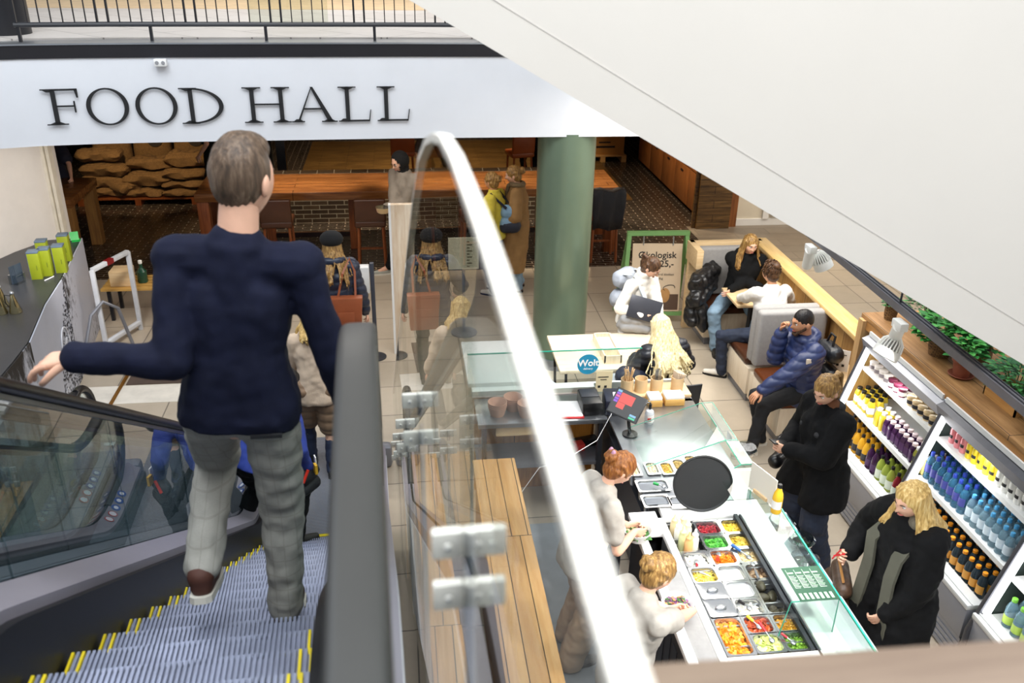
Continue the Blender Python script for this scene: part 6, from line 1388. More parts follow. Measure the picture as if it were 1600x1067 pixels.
def person(label, pos, face, h=1.7, female=True, lean=(0, 0), head=(0, 0, 0), hips=None, hands=(None, None), elbows=(None, None), feet=(None, None), toes=(None, None), knees=(None, None), skin='fair', hair=('short', 'brown'),
           top=None, bottom=None, shoes=None, wide=1., handn=(None, None), curl=(.5, .5), seat=False, voxel=.011, extras=True, shw=1., twist=0., hand_d=(None, None), heelup=(0, 0)):
    """pos = floor point under the pelvis; face = heading in degrees (0 looks along +Y, 90 along -X)"""
    k = h / 1.75; a = rad(face); F = Vector((-sin(a), cos(a), 0)); R = Vector((cos(a), sin(a), 0)); U = Vector((0, 0, 1))
    pos = Vector(pos); T = thing('person', label, 'person', tuple(pos), a)
    pz = hips if hips is not None else .525 * h
    pel = pos + U * pz
    fl, sl2 = rad(lean[0]), rad(lean[1])
    sp = (U * cos(fl) + F * sin(fl)); sp = (sp * cos(sl2) + R * sin(sl2)).normalized()
    tw = rad(twist); RS = R * cos(tw) + F * sin(tw); FS = F * cos(tw) - R * sin(tw)
    FS = (FS - sp * FS.dot(sp)).normalized(); RS = (RS - sp * RS.dot(sp)).normalized()
    wst = pel + sp * .10 * h; ch = pel + sp * .20 * h + F * .005; shc = pel + sp * .285 * h; nb = pel + sp * .315 * h
    sw = (.098 if female else .112) * h * wide ** .4 * shw; hw = (.056 if female else .050) * h
    sh = [shc - RS * sw - sp * .016 * h, shc + RS * sw - sp * .016 * h]; hp = [pel - R * hw - U * .01, pel + R * hw - U * .01]
    yw, pt, rl = [rad(v) for v in head]
    HF = FS * cos(yw) * cos(pt) - RS * sin(yw) * cos(pt) + U * sin(pt); HF.normalize()
    HR = (HF.cross(U)).normalized(); HU = HR.cross(HF).normalized(); HR = HR * cos(rl) + HU * sin(rl); HU = HR.cross(HF).normalized()
    hc = nb + sp * .035 * h + FS * .012 * k + (HU * .078 + HF * .02) * k
    HM = Matrix(((HR.x, HF.x, HU.x, hc.x), (HR.y, HF.y, HU.y, hc.y), (HR.z, HF.z, HU.z, hc.z), (0, 0, 0, 1)))
    lu, lf, lt, ls = .172 * h, .155 * h, .245 * h, .24 * h
    el, wr, kn, an, ft, tv = [0, 0], [0, 0], [0, 0], [0, 0], [0, 0], [0, 0]
    for i, s in enumerate((-1, 1)):
        tgt = Vector(hands[i]) if hands[i] is not None else sh[i] - U * .318 * h + R * s * .05 * h + F * .06
        pole = Vector(elbows[i]) if elbows[i] is not None else (-F * .8 + R * s * .6 - U * .3)
        el[i], wr[i] = ik(sh[i], tgt, lu, lf, pole)
        fp = Vector(feet[i]) if feet[i] is not None else Vector((hp[i].x, hp[i].y, pos.z)) + R * s * .015
        ft[i] = fp; ta = a if toes[i] is None else rad(toes[i]); tv[i] = Vector((-sin(ta), cos(ta), 0))
        kp = Vector(knees[i]) if knees[i] is not None else (F + R * s * .12)
        kn[i], an[i] = ik(hp[i], fp + U * (.05 * h) - tv[i] * .03 * k, lt, ls, kp)
    # ---- body: one surface
    m = MB(); w = wide
    cap(m, hp[0], hp[1], .078 * k * w, n=14); cap(m, pel, wst, .105 * k * w, .095 * k * w); cap(m, wst + RS * .03, ch + RS * .04, .09 * k * w, .1 * k * w); cap(m, wst - RS * .03, ch - RS * .04, .09 * k * w, .1 * k * w)
    cap(m, ch, shc - sp * .02, .1 * k * w, .075 * k); cap(m, sh[0] - sp * .015, sh[1] - sp * .015, .05 * k)
    cap(m, nb - sp * .03, hc - HU * .05 * k - HF * .015 * k, .05 * k * (1 if female else 1.18), .048 * k * (1 if female else 1.15))
    fing = MB()
    for i, s in enumerate((-1, 1)):
        cap(m, sh[i], el[i], .046 * k, .038 * k); cap(m, el[i], el[i].lerp(wr[i], .35), .038 * k, .038 * k); cap(m, el[i].lerp(wr[i], .35), wr[i], .037 * k, .025 * k)
        cap(m, hp[i], kn[i], .078 * k, .054 * k); cap(m, kn[i], kn[i].lerp(an[i], .35), .052 * k, .053 * k); cap(m, kn[i].lerp(an[i], .35), an[i], .052 * k, .036 * k)
        cap(m, an[i] - U * .03 * k, ft[i] + tv[i] * .12 * k + U * .035 * k, .036 * k, .028 * k)
        hd = Vector(hand_d[i]) if hand_d[i] is not None else (wr[i] - el[i]).normalized()
        hn = Vector(handn[i]) if handn[i] is not None else R * s * .8 + F * .3
        hand_pieces(fing, wr[i], hd, hn, k * (.94 if female else 1.03), s, curl[i], solid=m)
    co, no, fs = remesh(m, voxel, 3)
    B = MB(); B.add([tuple(c) for c in co], fs); hm = head_mesh(HM, k * (.97 if female else 1.0), female); B.add(hm.v, hm.f); B.add(fing.v, fing.f)
    B.build('body', SKIN[skin], T, ang=80)
    L = lambda x, y, z: HM @ (Vector((x, y, z)) * k * (.97 if female else 1.))
    hairc = HB[hair[1]]
    if extras:
        for s in (-1, 1):
            e = MB(); e.ell(L(s * .029, .0765, .012), (.0125 * k,) * 3, 12, 8); e.cur = 1; e.ell(L(s * .029, .0845, .012), (.0058 * k,) * 3, 10, 6); e.build('eye', [EYEW, IRIS], T)
            e = MB(); e.tube([L(s * .014, .096, .03), L(s * .03, .095, .036), L(s * .046, .084, .031)], [.0035 * k, .004 * k, .002 * k], 6); e.build('eyebrow', HB['brown'] if hair[1] != 'dark' else HB['dark'], T)
        e = MB(); e.tube([L(-.022, .083, -.0595), L(-.008, .0975, -.057), L(.008, .0975, -.057), L(.022, .083, -.0595)], [.002 * k, .0055 * k, .0055 * k, .002 * k], 8); e.build('lips', LIPS, T)
    # ---- hair
    st = hair[0]; H = MB(); rnd = random.Random(len(label))
    HL = lambda p: HM @ (Vector(p) * k)
    def shell(c, r, cut=None):
        hh = MB(); hh.ell((0, 0, 0), r, 34, 24)
        vs = []
        for v in hh.v:
            d = Vector((v[0] / r[0], v[1] / r[1], v[2] / r[2])); ph = math.atan2(d.x, d.y)
            f = 1 + .018 * sin(ph * 17 + d.z * 4) + .02 * mnoise.noise(Vector((d.x * 3, d.y * 3, d.z * 3 + len(label))))
            vs.append(HL(Vector(c) + Vector(v) * f))
        H.add(vs, hh.f)
    if st in ('short', 'crop'):
        shell((0, -.016, .024) if st == 'short' else (0, -.008, .03), (.0805, .094, .112) if st == 'short' else (.079, .096, .1))
        if st == 'short': shell((0, .018, .086), (.06, .062, .05))
    elif st == 'hood': pass
    else:
        shell((0, -.016, .028), (.087, .102, .104)); shell((0, -.04, -.02), (.078, .068, .085))
        if st == 'long':
            n = int(1.7 * (hair[2] if len(hair) > 2 else 60)); LN = hair[3] if len(hair) > 3 else .34; OUT = hair[4] if len(hair) > 4 else 1.
            for q in range(n):
                t = rnd.uniform(-1, 1); an_ = PI + t * 2.15; r0 = .084
                p0 = (r0 * sin(an_) * .98, -.012 + .098 * cos(an_) * .95, .03 + rnd.uniform(-.02, .05)); p1 = (.096 * sin(an_), -.018 + .1 * cos(an_), -.06 + rnd.uniform(-.02, .02))
                W0, W1 = HL(p0), HL(p1); out = (W1 - hc); out = (out - U * out.dot(U)); out = out.normalized() if out.length > 1e-4 else -F
                ln = LN * rnd.uniform(.75, 1.05) * k
                W2 = W1 - U * ln * .42 + out * .03 * k * (1 if abs(t) > .6 else OUT) + RS * .02 * sin(q); W3 = W1 - U * ln * .8 + out * (.055 + .02 * sin(q * 2.1)) * k * (1 if abs(t) > .6 else OUT) - (FS * .03 if abs(t) < .55 else -FS * .03) * k; W4 = W1 - U * ln + out * (.045 + .02 * sin(q * 1.3)) * k * (1 if abs(t) > .6 else OUT)
                H.tube([W0, W1, W2, W3, W4], [.011 * k, .0125 * k, .0115 * k, .009 * k, .003 * k], 6)
        if st in ('ponytail', 'bun'):
            tail = HL((0, -.115, .05 if st == 'ponytail' else .03))
            H.ell(tail, (.026 * k,) * 3, 12, 8)
            if st == 'bun':
                for q in range(5):
                    aa = q * 1.26; H.ell(tail + (HR * cos(aa) + HU * sin(aa)) * .024 * k - HF * .02 * k, (.032 * k, .03 * k, .03 * k), 12, 8)
            else:
                for q in range(26):
                    o = (HR * rnd.uniform(-1, 1) + HU * rnd.uniform(-.6, .6)) * .022 * k; ln = rnd.uniform(.17, .25) * k
                    H.tube([tail + o * .4, tail + o - HF * .05 * k + U * .0, tail + o * 1.4 - HF * .06 * k - U * ln * .6, tail + o * 1.1 - HF * .045 * k - U * ln], [.009 * k, .011 * k, .009 * k, .003 * k], 6)
            for q in range(10):
                aa = PI * (q / 9 - .5) * 1.6; H.tube([HL((.083 * sin(aa), .055 * cos(aa), .088 * cos(aa) + .012)), HL((.088 * sin(aa), -.05, .1 * cos(aa) + .02)), tail], [.01 * k, .013 * k, .012 * k], 6)
        if st == 'curly':
            for q in range(150):
                v = Vector((rnd.gauss(0, 1), rnd.gauss(0, 1) - .5, rnd.gauss(0, 1) + .5)).normalized()
                if v.y > .45 and v.z < .6: continue
                c = HL((v.x * .09, -.016 + v.y * .1, .03 + v.z * .104)); rr = rnd.uniform(.011, .018) * k
                H.tube([c + (HR * cos(t) + HU * sin(t)) * rr + HF * (t * .002 - .005) for t in [i * 1.05 for i in range(8)]], .005 * k, 5)
            H.ell(HL((0, -.09, .075)), (.05 * k, .05 * k, .045 * k), 14, 10)
    if H.v:
        if st in ('long', 'ponytail', 'bun'):
            co, no, fs = remesh(H, .0075, 2, .5); co = bumpn(co, no, .004, 60, (1, 1, .12), 5.)
            H = MB(); H.add([tuple(c) for c in co], fs)
        H.build('hair', hairc, T, ang=80)
    # ---- clothes
    J = dict(k=k, h=h, F=F, R=R, U=U, FS=FS, RS=RS, sp=sp, pel=pel, wst=wst, ch=ch, shc=shc, nb=nb, sh=sh, hp=hp, el=el, wr=wr, kn=kn, an=an, ft=ft, tv=tv, hc=hc, HM=HM, HL=HL, HF=HF, HU=HU, HR=HR, T=T, hd=[(wr[i] - el[i]).normalized() for i in (0, 1)])
    if top:
        g = top.get('gap', .014) * k; m = MB(); low = top.get('low', .02); w2 = w * top.get('w', 1.)
        cap(m, pel - sp * low, ch, .1 * k * w2 + g)
        bo = top.get('hipw', .05); cap(m, pel - sp * low + RS * bo * k, wst + RS * .035, .1 * k * w2 + g, .1 * k * w2 + g); cap(m, pel - sp * low - RS * bo * k, wst - RS * .035, .1 * k * w2 + g, .1 * k * w2 + g); cap(m, pel - sp * low + RS * bo * k, pel - sp * low - RS * bo * k, .1 * k * w2 + g)
        cap(m, wst + RS * .03, ch + RS * .045, .095 * k * w2 + g, .103 * k * w2 + g); cap(m, wst - RS * .03, ch - RS * .045, .095 * k * w2 + g, .103 * k * w2 + g)
        cap(m, ch, shc - sp * .02, .105 * k * w2 + g, .078 * k + g); cap(m, sh[0] - sp * .01, sh[1] - sp * .01, .056 * k + g * .7); cap(m, shc, nb - sp * (.012 + top.get('neck', .0)), .07 * k + g * .3, .054 * k)
        for i, s in enumerate((-1, 1)):
            ar = .052 * k + g * top.get('arm', 1.)
            if top.get('sleeve', 'long') == 'long':
                e = wr[i] + (el[i] - wr[i]).normalized() * .012
                cap(m, sh[i], el[i], ar, ar * .88); cap(m, el[i], e, ar * .88, (.034 * k + g * .6))
            else:
                cap(m, sh[i], sh[i].lerp(el[i], .62), ar, ar * 1.02)
        if 'hem' in top:          # coat skirt down to a height above the floor
            for i, s in enumerate((-1, 1)):
                if seat: cap(m, hp[i], hp[i].lerp(kn[i], top['hem']), .1 * k + g, .09 * k + g)
                else:
                    zt = pos.z + top['hem']; e = Vector((hp[i].x, hp[i].y, zt)) + (kn[i] - hp[i]).normalized() * .0 + R * s * .015 - F * .0
                    e = e + (Vector((kn[i].x, kn[i].y, 0)) - Vector((hp[i].x, hp[i].y, 0))) * min(1, max(0, (hp[i].z - zt) / max(.05, hp[i].z - kn[i].z))) * .8
                    for ff in (-.035, .045): cap(m, hp[i] + F * ff, e + F * ff + R * s * .02, .088 * k + g, .1 * k + g * top.get('flare', 1.))
        if top.get('hood'):
            for q in range(9):
                t = -2.2 + 4.4 * q / 8; p = nb + (RS * sin(t) * .095 - FS * cos(t) * .085) * k + sp * (-.01 + .012 * cos(t)); p2 = nb + (RS * sin(t + .55) * .095 - FS * cos(t + .55) * .085) * k + sp * (-.01 + .012 * cos(t + .55))
                if q < 8: cap(m, p, p2, (.04 + .016 * cos(t)) * k)
        if top.get('collar'):
            for q in range(11):
                t = 2 * PI * q / 11; t2 = 2 * PI * (q + 1) / 11; f = lambda t: nb + (RS * sin(t) * .066 + FS * cos(t) * .066) * k + sp * top['collar'] * .3
                cap(m, f(t), f(t2), .02 * k)
                if top['collar'] > .05: cap(m, f(t) + sp * top['collar'] * .5, f(t2) + sp * top['collar'] * .5, .018 * k)
        co, no, fs = remesh(m, top.get('voxel', voxel), 4)
        if 'hem' in top and not seat:      # flat hem
            zt = pos.z + top['hem']; co[:, 2] = np.maximum(co[:, 2], zt - .0 + .0)
        elif not seat:
            q = (co - np.array(pel)) @ np.array(sp); mn = -low - .045; inn = np.linalg.norm((co - np.array(pel)) - np.outer(q, np.array(sp)), axis=1) < .24 * k
            adj = np.where((q < mn) & inn, mn - q, 0); co = co + np.outer(adj, np.array(sp))
        puff = top.get('puff')
        if puff:
            qz = (co - np.array(pel)) @ np.array(sp); amp = np.abs(np.sin(qz * PI / puff)) ** .6 * .012 - .006; co = co + no * amp[:, None]
        co = bumpn(co, no, top.get('wrinkle', .012), 9, (1, 1, top.get('vstretch', .8)), len(label) * 1.3); co = bumpn(co, no, top.get('wrinkle', .012) * .45, 22, (1, 1, 1), 3.)
        B = MB(); B.add([tuple(c) for c in co], fs); J['top'] = B.build(top.get('name', 'jacket'), top['mat'], T, ang=80)
    if bottom:
        g = bottom.get('gap', .012) * k; m = MB(); wd = bottom.get('wide', 1.); up = bottom.get('up', .05)
        cap(m, hp[0], hp[1], .088 * k * w + g * .6, n=14); cap(m, pel, pel + (sp if not seat else sp) * up * h, .1 * k * w + g, .095 * k * w + g * .6)
        for i in (0, 1):
            e = an[i] - (an[i] - kn[i]).normalized() * bottom.get('short', .0) - U * .012
            cap(m, hp[i], kn[i], .083 * k + g, .06 * k * (1 + (wd - 1) * .6) + g); cap(m, kn[i], e, .058 * k * (1 + (wd - 1) * .6) + g, (.044 * k) * wd + g)
        co, no, fs = remesh(m, bottom.get('voxel', voxel), 4); co = bumpn(co, no, bottom.get('wrinkle', .012), 10, (1, 1, 1.6), len(label)); co = bumpn(co, no, .005, 26, (1, 1, 1.2), 2.)
        zf = min(f.z for f in ft) + .012; co[:, 2] = np.maximum(co[:, 2], zf)
        B = MB(); B.add([tuple(c) for c in co], fs); B.build(bottom.get('name', 'trousers'), bottom['mat'], T, ang=80)
    if shoes:
        for i, s in enumerate((-1, 1)):
            m = MB(); t = tv[i]; b = ft[i]; hu = heelup[i]; x = t.cross(U)
            tt = (t * cos(hu) - U * sin(hu)).normalized(); uu = x.cross(tt)
            P = lambda f, u, ss=0.: b + tt * f * k + uu * u * k + x * ss * k
            cap(m, P(-.055, .045), P(.05, .045), .038 * k, .04 * k); cap(m, P(.05, .04), P(.15, .032), .04 * k, .031 * k); cap(m, P(-.045, .06), an[i] + (kn[i] - an[i]).normalized() * shoes.get('boot', .0), .038 * k, .045 * k)
            co, no, fs = remesh(m, .009, 3); loc = (co - np.array(b)) @ np.array(uu); co = co + np.outer(np.maximum(0, .014 * k - loc), np.array(uu))
            B = MB(); B.add([tuple(c) for c in co], fs); so = B.build('shoe', shoes['mat'], T, ang=70)
            m = MB(); pr = []
            for fq, wq in ((-.1, .018), (-.085, .034), (-.04, .037), (.04, .041), (.1, .042), (.15, .033), (.178, .012)): pr.append((fq, wq))
            ol = [P(f, 0, w_) for f, w_ in pr] + [P(f, 0, -w_) for f, w_ in pr[::-1]]
            m.extr(ol, uu * .022 * k); m.build('sole', shoes.get('sole', RUBBER), so)
    return J
def strap(m, pts, w, t, nrm):
    pts = [Vector(p) for p in pts]; rg = []
    for i, p in enumerate(pts):
        a = pts[max(0, i - 1)]; b = pts[min(len(pts) - 1, i + 1)]; d = (b - a).normalized(); x = d.cross(Vector(nrm)).normalized(); n = x.cross(d)
        rg.append([tuple(p + x * sx * w / 2 + n * sn * t / 2) for sx, sn in ((-1, -1), (1, -1), (1, 1), (-1, 1))])
    m.loft(rg)
def blob(name, label, cat, caps, mt, loc, voxel=.01, wr=.006, extra=None, group=None):
    m = MB()
    for c in caps: cap(m, *c)
    co, no, fs = remesh(m, voxel, 4); co = bumpn(co, no, wr, 14, (1, 1, 1), len(label))
    T = thing(name, label, cat, loc, 0, group); B = MB(); B.add([tuple(c) for c in co], fs); B.build('body', mt, T, ang=80); return T
NAVY = mat('navy_knit', '#10142a', .85, var=.12, vs=14, bs=260, bstr=.12, spec=.25)
def check(name, base, l1, l2):
    m, nt, b = newmat(name); b.inputs['Roughness'].default_value = .85
    br = nt.nodes.new('ShaderNodeTexBrick'); nt.links.new(coords(nt, 'xz', scale=(1, .72, 1)), br.inputs[0]); br.offset = 0
    br.inputs['Color1'].default_value = lin(base); br.inputs['Color2'].default_value = lin(base); br.inputs['Mortar'].default_value = lin(l1)
    br.inputs['Brick Width'].default_value = .045; br.inputs['Row Height'].default_value = .045; br.inputs['Mortar Size'].default_value = .0022; br.inputs['Scale'].default_value = 1
    f = noise_n(nt, coords(nt, scale=(60, 60, 240)), 3, 3, .6)
    nt.links.new(mixc(nt, .5, br.outputs[0], ramp(nt, f, [(.3, l2), (.7, base)])), b.inputs['Base Color']); bump(nt, b, noise_n(nt, coords(nt), 90, 3), .15, .004); return m
CHK = check('grey_check', '#a09d95', '#8b877e', '#8c8a84')
JEAN = mat('blue_jeans', '#7f98ad', .8, var=.2, vs=5, bs=200, bstr=.1); DJEAN = mat('dark_jeans', '#232c40', .8, var=.18, vs=6, bs=200, bstr=.1)
BLK = mat('black_cloth', '#08090b', .85, var=.1, spec=.3); CHAR = mat('charcoal_wool', '#0a0a0c', .9, var=.12, vs=8, bs=180, bstr=.12, spec=.25)
BEI = mat('beige_trousers', '#b39b80', .85, var=.1, vs=6, bs=120, bstr=.1); GRT = mat('grey_marl', '#a39d94', .9, var=.08, vs=12, bs=180, bstr=.1)
SHB = mat('brown_suede', '#4d2a1f', .7, var=.1); WSOLE = mat('white_sole', '#d9d4c8', .6)
BSH = mat('black_leather', '#121113', .35, var=.08); WSH = mat('white_shoe', '#d8d2c8', .6)
# 1 man on the escalator
J = person('man seen from behind on the escalator in navy sweater and grey trousers', (-.56, 2.70, 2.09), -2, 1.92, False, shw=.9, lean=(3, 5), head=(-24, -8, 0), hips=.535 * 1.92,
    hands=((-1.02, 2.62, 3.36), (-.20, 2.8, 3.02)), elbows=((-.62, -.42, -1), (.25, -.6, -.6)), hand_d=((-.85, .2, -.2), (0, .8, -.5)), handn=((-.25, -.1, 1), (.2, .3, 1)), curl=(.38, .6),
    feet=((-.745, 2.63, 2.41), (-.495, 2.77, 2.095)), toes=(2, -6), knees=((-.06, 1, 0), (.1, 1, 0)), heelup=(.3, 0), hair=('short', 'grey'), skin='fair', voxel=.009,
    top=dict(name='sweater', mat=NAVY, gap=.02, low=.0, w=.98, arm=.45, wrinkle=.010, neck=.035, hipw=.07), bottom=dict(mat=CHK, gap=.010, wide=1.1, wrinkle=.013, short=.045), shoes=dict(mat=SHB, sole=WSOLE), wide=.96)
m = MB(); c = J['pel'] - J['F'] * .118 + J['R'] * .1 - Vector((0, 0, .045)); m.box(tuple(c), (.1, .012, .012), rz=0); m.build('pocket_flap', INK, J['T'])
# 2 blonde in the beige jacket at the foot
SHER = mat('beige_suede', '#cdb79f', .85, var=.08, vs=8, bs=90, bstr=.25)
J = person('blonde woman from behind at the escalator foot in beige shearling jacket', (-.80, 7.12, .012), 4, 1.62, True, lean=(6, 0), head=(0, -12, 0), hands=((-1.08, 7.3, .78), (-.52, 7.38, .82)), hair=('long', 'blonde', 70, .17), feet=((-.9, 7.22, .012), (-.72, 7.02, .012)),
    top=dict(mat=SHER, gap=.026, low=.1, w=1.1, wrinkle=.014, hood=True), bottom=dict(mat=mat('navy_tights', '#1d2740', .7), gap=.004, name='tights'), shoes=dict(mat=BSH, boot=.1))
m = MB(); P0 = J['pel']
for i in (0, 1): cap(m, J['hp'][i] - Vector((0, 0, .0)), J['hp'][i].lerp(J['kn'][i], .95), .115, .105)
co, no, fs = remesh(m, .012, 3); zs_ = np.abs(np.sin(co[:, 2] * PI / .09)) ** .6 * .012; co = co + no * zs_[:, None]; B = MB(); B.add([tuple(c) for c in co], fs); B.build('skirt', mat('brown_quilt', '#8a7058', .6, var=.1), J['T'], ang=80)
m = MB()
for q in range(12):
    t = 2 * PI * q / 12; t2 = 2 * PI * (q + 1) / 12; f = lambda t: J['nb'] + (J['R'] * sin(t) + J['F'] * cos(t)) * .085 + Vector((0, 0, -.01)); cap(m, f(t), f(t2), .03)
co, no, fs = remesh(m, .009, 2); co = bumpn(co, no, .014, 60); B = MB(); B.add([tuple(c) for c in co], fs); B.build('fur_collar', mat('fleece_cream', '#e6dccb', .95, bs=120, bstr=.6), J['T'], ang=80)
blob('handbag', 'dark leather handbag held by the blonde woman in the beige jacket', 'bag', [((-.56, 7.2, .68), (-.56, 7.42, .68), .07), ((-.56, 7.2, .56), (-.56, 7.42, .56), .085)], BSH, (-.56, 7.3, .5))
# 3 woman in the black beanie with brown tote
PUFN = mat('navy_puffer_shell', '#20273a', .42, var=.1, vs=5)
J = person('woman from behind in black beanie and navy puffer jacket with brown tote', (-.72, 8.75, 0), 3, 1.72, True, lean=(3, 0), head=(0, -6, 0), hair=('long', 'dirty', 46, .36, 2.2), hands=((-1.02, 9.0, .95), (-.42, 8.85, .82)),
    top=dict(mat=PUFN, gap=.04, low=.1, w=1.12, puff=.085, hood=True), bottom=dict(mat=BLK), shoes=dict(mat=BSH, boot=.05))
m = MB(); m.ell((0, 0, 0), (.118, .13, .088), 24, 14, J['HM'] @ Matrix.Translation((0, -.025, .072))); co = m.v; m.build('beanie', mat('black_beanie', '#0b0b0d', .95, bs=160, bstr=.5), J['T'])
m = MB(); m.ell((0, 0, 0), (.1, .1, .055), 20, 12, Matrix.Translation(J['nb'] - J['F'] * .03 + Vector((0, 0, .01)))); m.build('scarf', mat('grey_knit', '#8e8f92', .9, bs=120, bstr=.4), J['T'])
T = thing('tote_bag', 'brown leather tote bag hanging on the back of the woman in the beanie', 'bag', (-.56, 8.5, .8))
m = MB(); m.loft([[(-.6 + sx * w_, 8.53 + sy * .055, z) for sx, sy in ((-1, -1), (1, -1), (1, 1), (-1, 1))] for z, w_ in ((.74, .145), (.95, .155), (1.13, .17))]); m.build('pouch', mat('cognac_leather', '#8e4a2b', .4, var=.12, vs=4), T, bevel=.012)
m = MB(); m.bx(-.68, -.52, 8.468, 8.474, .78, .98); m.build('front_pocket', mat('cognac_leather', '#8e4a2b'), T, bevel=.002)
m = MB(); strap(m, [(-.68, 8.53, 1.1), (-.62, 8.58, 1.36), (-.55, 8.72, 1.47), (-.5, 8.64, 1.36), (-.5, 8.53, 1.1)], .022, .005, (0, -1, 0)); m.build('strap', mat('cognac_leather', '#8e4a2b'), T)
# 4 worker in blue with tool bag
WBL = mat('work_blue', '#2b3f92', .8, var=.1, vs=8)
J = person('worker in blue sweater bending at the escalator foot with a tool bag', (-1.22, 6.0, .012), -35, 1.70, False, lean=(40, 0), head=(0, -30, 0), hips=.80, hands=((-1.1, 6.5, .72), (-.80, 6.08, .68)), feet=((-1.4, 6.2, .012), (-.92, 6.0, .012)), toes=(-30, -60), hair=('short', 'dark'),
    knees=((.5, .6, 0), (.9, .2, 0)), top=dict(name='sweater', mat=WBL, gap=.026, w=1.08), bottom=dict(mat=BLK, gap=.02, wide=1.15), shoes=dict(mat=mat('work_shoe', '#26241f', .7)))
T = blob('tool_bag', 'black tool pouch with red pliers on the hip of the worker in blue', 'tool bag', [((-.84, 5.98, .66), (-.78, 6.1, .66), .06), ((-.85, 5.98, .56), (-.78, 6.1, .55), .065)], mat('tool_black', '#15161a', .6), (-.8, 6.0, .5))
m = MB(); m.cyl((-.83, 5.92, .66), (-.79, 5.96, .75), .012); m.build('pliers_handle', mat('tool_red', '#d8331f', .4), T); m = MB(); m.box((-.74, 6.02, .72), (.02, .05, .08), rz=.4); m.build('yellow_tape', mat('tool_yellow', '#d9a92c', .5), T)
m = MB(); m.box((-.745, 6.08, .745), (.01, .05, .1), rz=.3); m.build('white_tool', PAPER, T)
# 5 hooded man with bowl
J = person('man in taupe jacket with black hood up, carrying a bowl past the long table', (.06, 12.0, 0), 128, 1.82, False, lean=(3, 0), head=(0, -22, 0), hands=((-.22, 11.78, 1.08), (-.12, 11.66, 1.06)), feet=((-.26, 12.12, .0), (.2, 11.85, .0)), toes=(100, 110), hair=('hood', 'dark'),
    curl=(.7, .7), top=dict(mat=mat('taupe_canvas', '#8d8377', .85, var=.06), gap=.035, low=.08, w=1.12), bottom=dict(mat=BLK, gap=.02), shoes=dict(mat=mat('sneaker_grey', '#a8aaa2', .6), sole=WSOLE))
m = MB()
hh = MB(); hh.ell((0, 0, 0), (.115, .125, .135), 26, 18); hh.v = [tuple(J['HM'] @ Vector((v[0], v[1] - .028, v[2] + .012))) for v in hh.v]; HBm = MB(); HBm.v = hh.v
keep = [f for f in hh.f if sum((J['HM'].inverted() @ Vector(hh.v[i])).y for i in f) / len(f) < .062]; HBm.f = keep; HBm.m = [0] * len(keep); o = HBm.build('hood', mat('black_hood', '#08080a', .9), J['T'])
m = MB(); cap(m, J['nb'] - Vector((0, 0, .03)), J['nb'] + Vector((0, 0, .05)), .085, .08); m.build('hood_collar', mat('black_hood', '#08080a'), J['T'])
m = MB()
for s in (-1, 1): m.tube([J['HM'] @ Vector((s * .03 + .02 * cos(t), .1, .012 + .017 * sin(t))) for t in [2 * PI * i / 12 for i in range(12)]], .003, 5, closed=True)
m.build('eyeglasses', INK, J['T'])
T = thing('paper_bowl', 'round kraft food bowl carried by the man in the hood', 'bowl', (-.25, 11.66, 1.04))
MB().lathe([(.07, 0), (.1, .075), (.097, .075), (.068, .004)], (-.25, 11.66, 1.05), 24, cap=False).build('bowl', KR, T); MB().lathe([(.1, .074), (.1, .08), (.01, .09)], (-.25, 11.66, 1.05), 24).build('lid', SBX, T)
# 6 yellow sweater woman with backpack
YK = mat('yellow_knit', '#cdbd45', .9, var=.08, vs=14, bs=120, bstr=.2)
J = person('woman with bleached hair in a yellow sweater, small blue backpack on her back', (1.22, 11.3, 0), 62, 1.68, True, lean=(3, 0), head=(-15, -8, 0), hair=('bun', 'dirty'), skin='tan', hands=((.95, 11.2, 1.0), (1.0, 11.5, 1.0)), top=dict(name='sweater', mat=YK, gap=.034, w=1.1, low=.05, collar=.05), bottom=dict(mat=DJEAN, gap=.02), shoes=dict(mat=WSH))
b = J['ch'] - J['FS'] * .2 - Vector((0, 0, .12))
BPL = mat('pack_blue', '#7ea3c4', .6); BPN = mat('pack_navy', '#1b2236', .6)
T = blob('backpack', 'small light blue and navy backpack on the woman in yellow', 'backpack', [(b + Vector((-.05, 0, -.1)), b + Vector((.06, 0, -.1)), .1), (b + Vector((-.04, 0, .06)), b + Vector((.05, 0, .06)), .09)], BPL, tuple(b))
m = MB(); cap(m, b + Vector((-.05, -.01, -.13)), b + Vector((.07, -.02, -.13)), .098); m.build('base', BPN, T); m = MB()
for s in (-1, 1): strap(m, [b + J['RS'] * s * .08 + Vector((0, 0, .12)), J['sh'][0 if s < 0 else 1] + Vector((0, 0, .07)) - J['RS'] * s * .04, J['ch'] + J['FS'] * .14 + J['RS'] * s * .1], .045, .012, J['FS'])
m.build('strap', BPN, T)
# 7 trench coat woman
TRC = mat('camel_coat', '#8d6b40', .8, var=.08, vs=8)
J = person('woman in long camel trench coat and checked scarf beside the green column', (1.53, 11.42, 0), 78, 1.74, True, lean=(2, 0), head=(0, -14, 0), hair=('bun', 'dirty'), hands=((1.28, 11.3, .95), (1.3, 11.6, .95)), top=dict(name='trench_coat', mat=TRC, gap=.04, w=1.1, hem=.32, flare=1.25), bottom=dict(mat=JEAN, wide=1.3), shoes=dict(mat=mat('red_shoe', '#5a2a24', .6)))
m = MB()
for q in range(12):
    t = 2 * PI * q / 12; t2 = t + 2 * PI / 12; f = lambda t: J['nb'] + (J['R'] * sin(t) + J['F'] * cos(t)) * .078 + Vector((0, 0, .015)); cap(m, f(t), f(t2), .036)
cap(m, J['nb'] + J['F'] * .1 - Vector((0, 0, .02)), J['nb'] + J['F'] * .15 - Vector((0, 0, .3)), .045, .05)
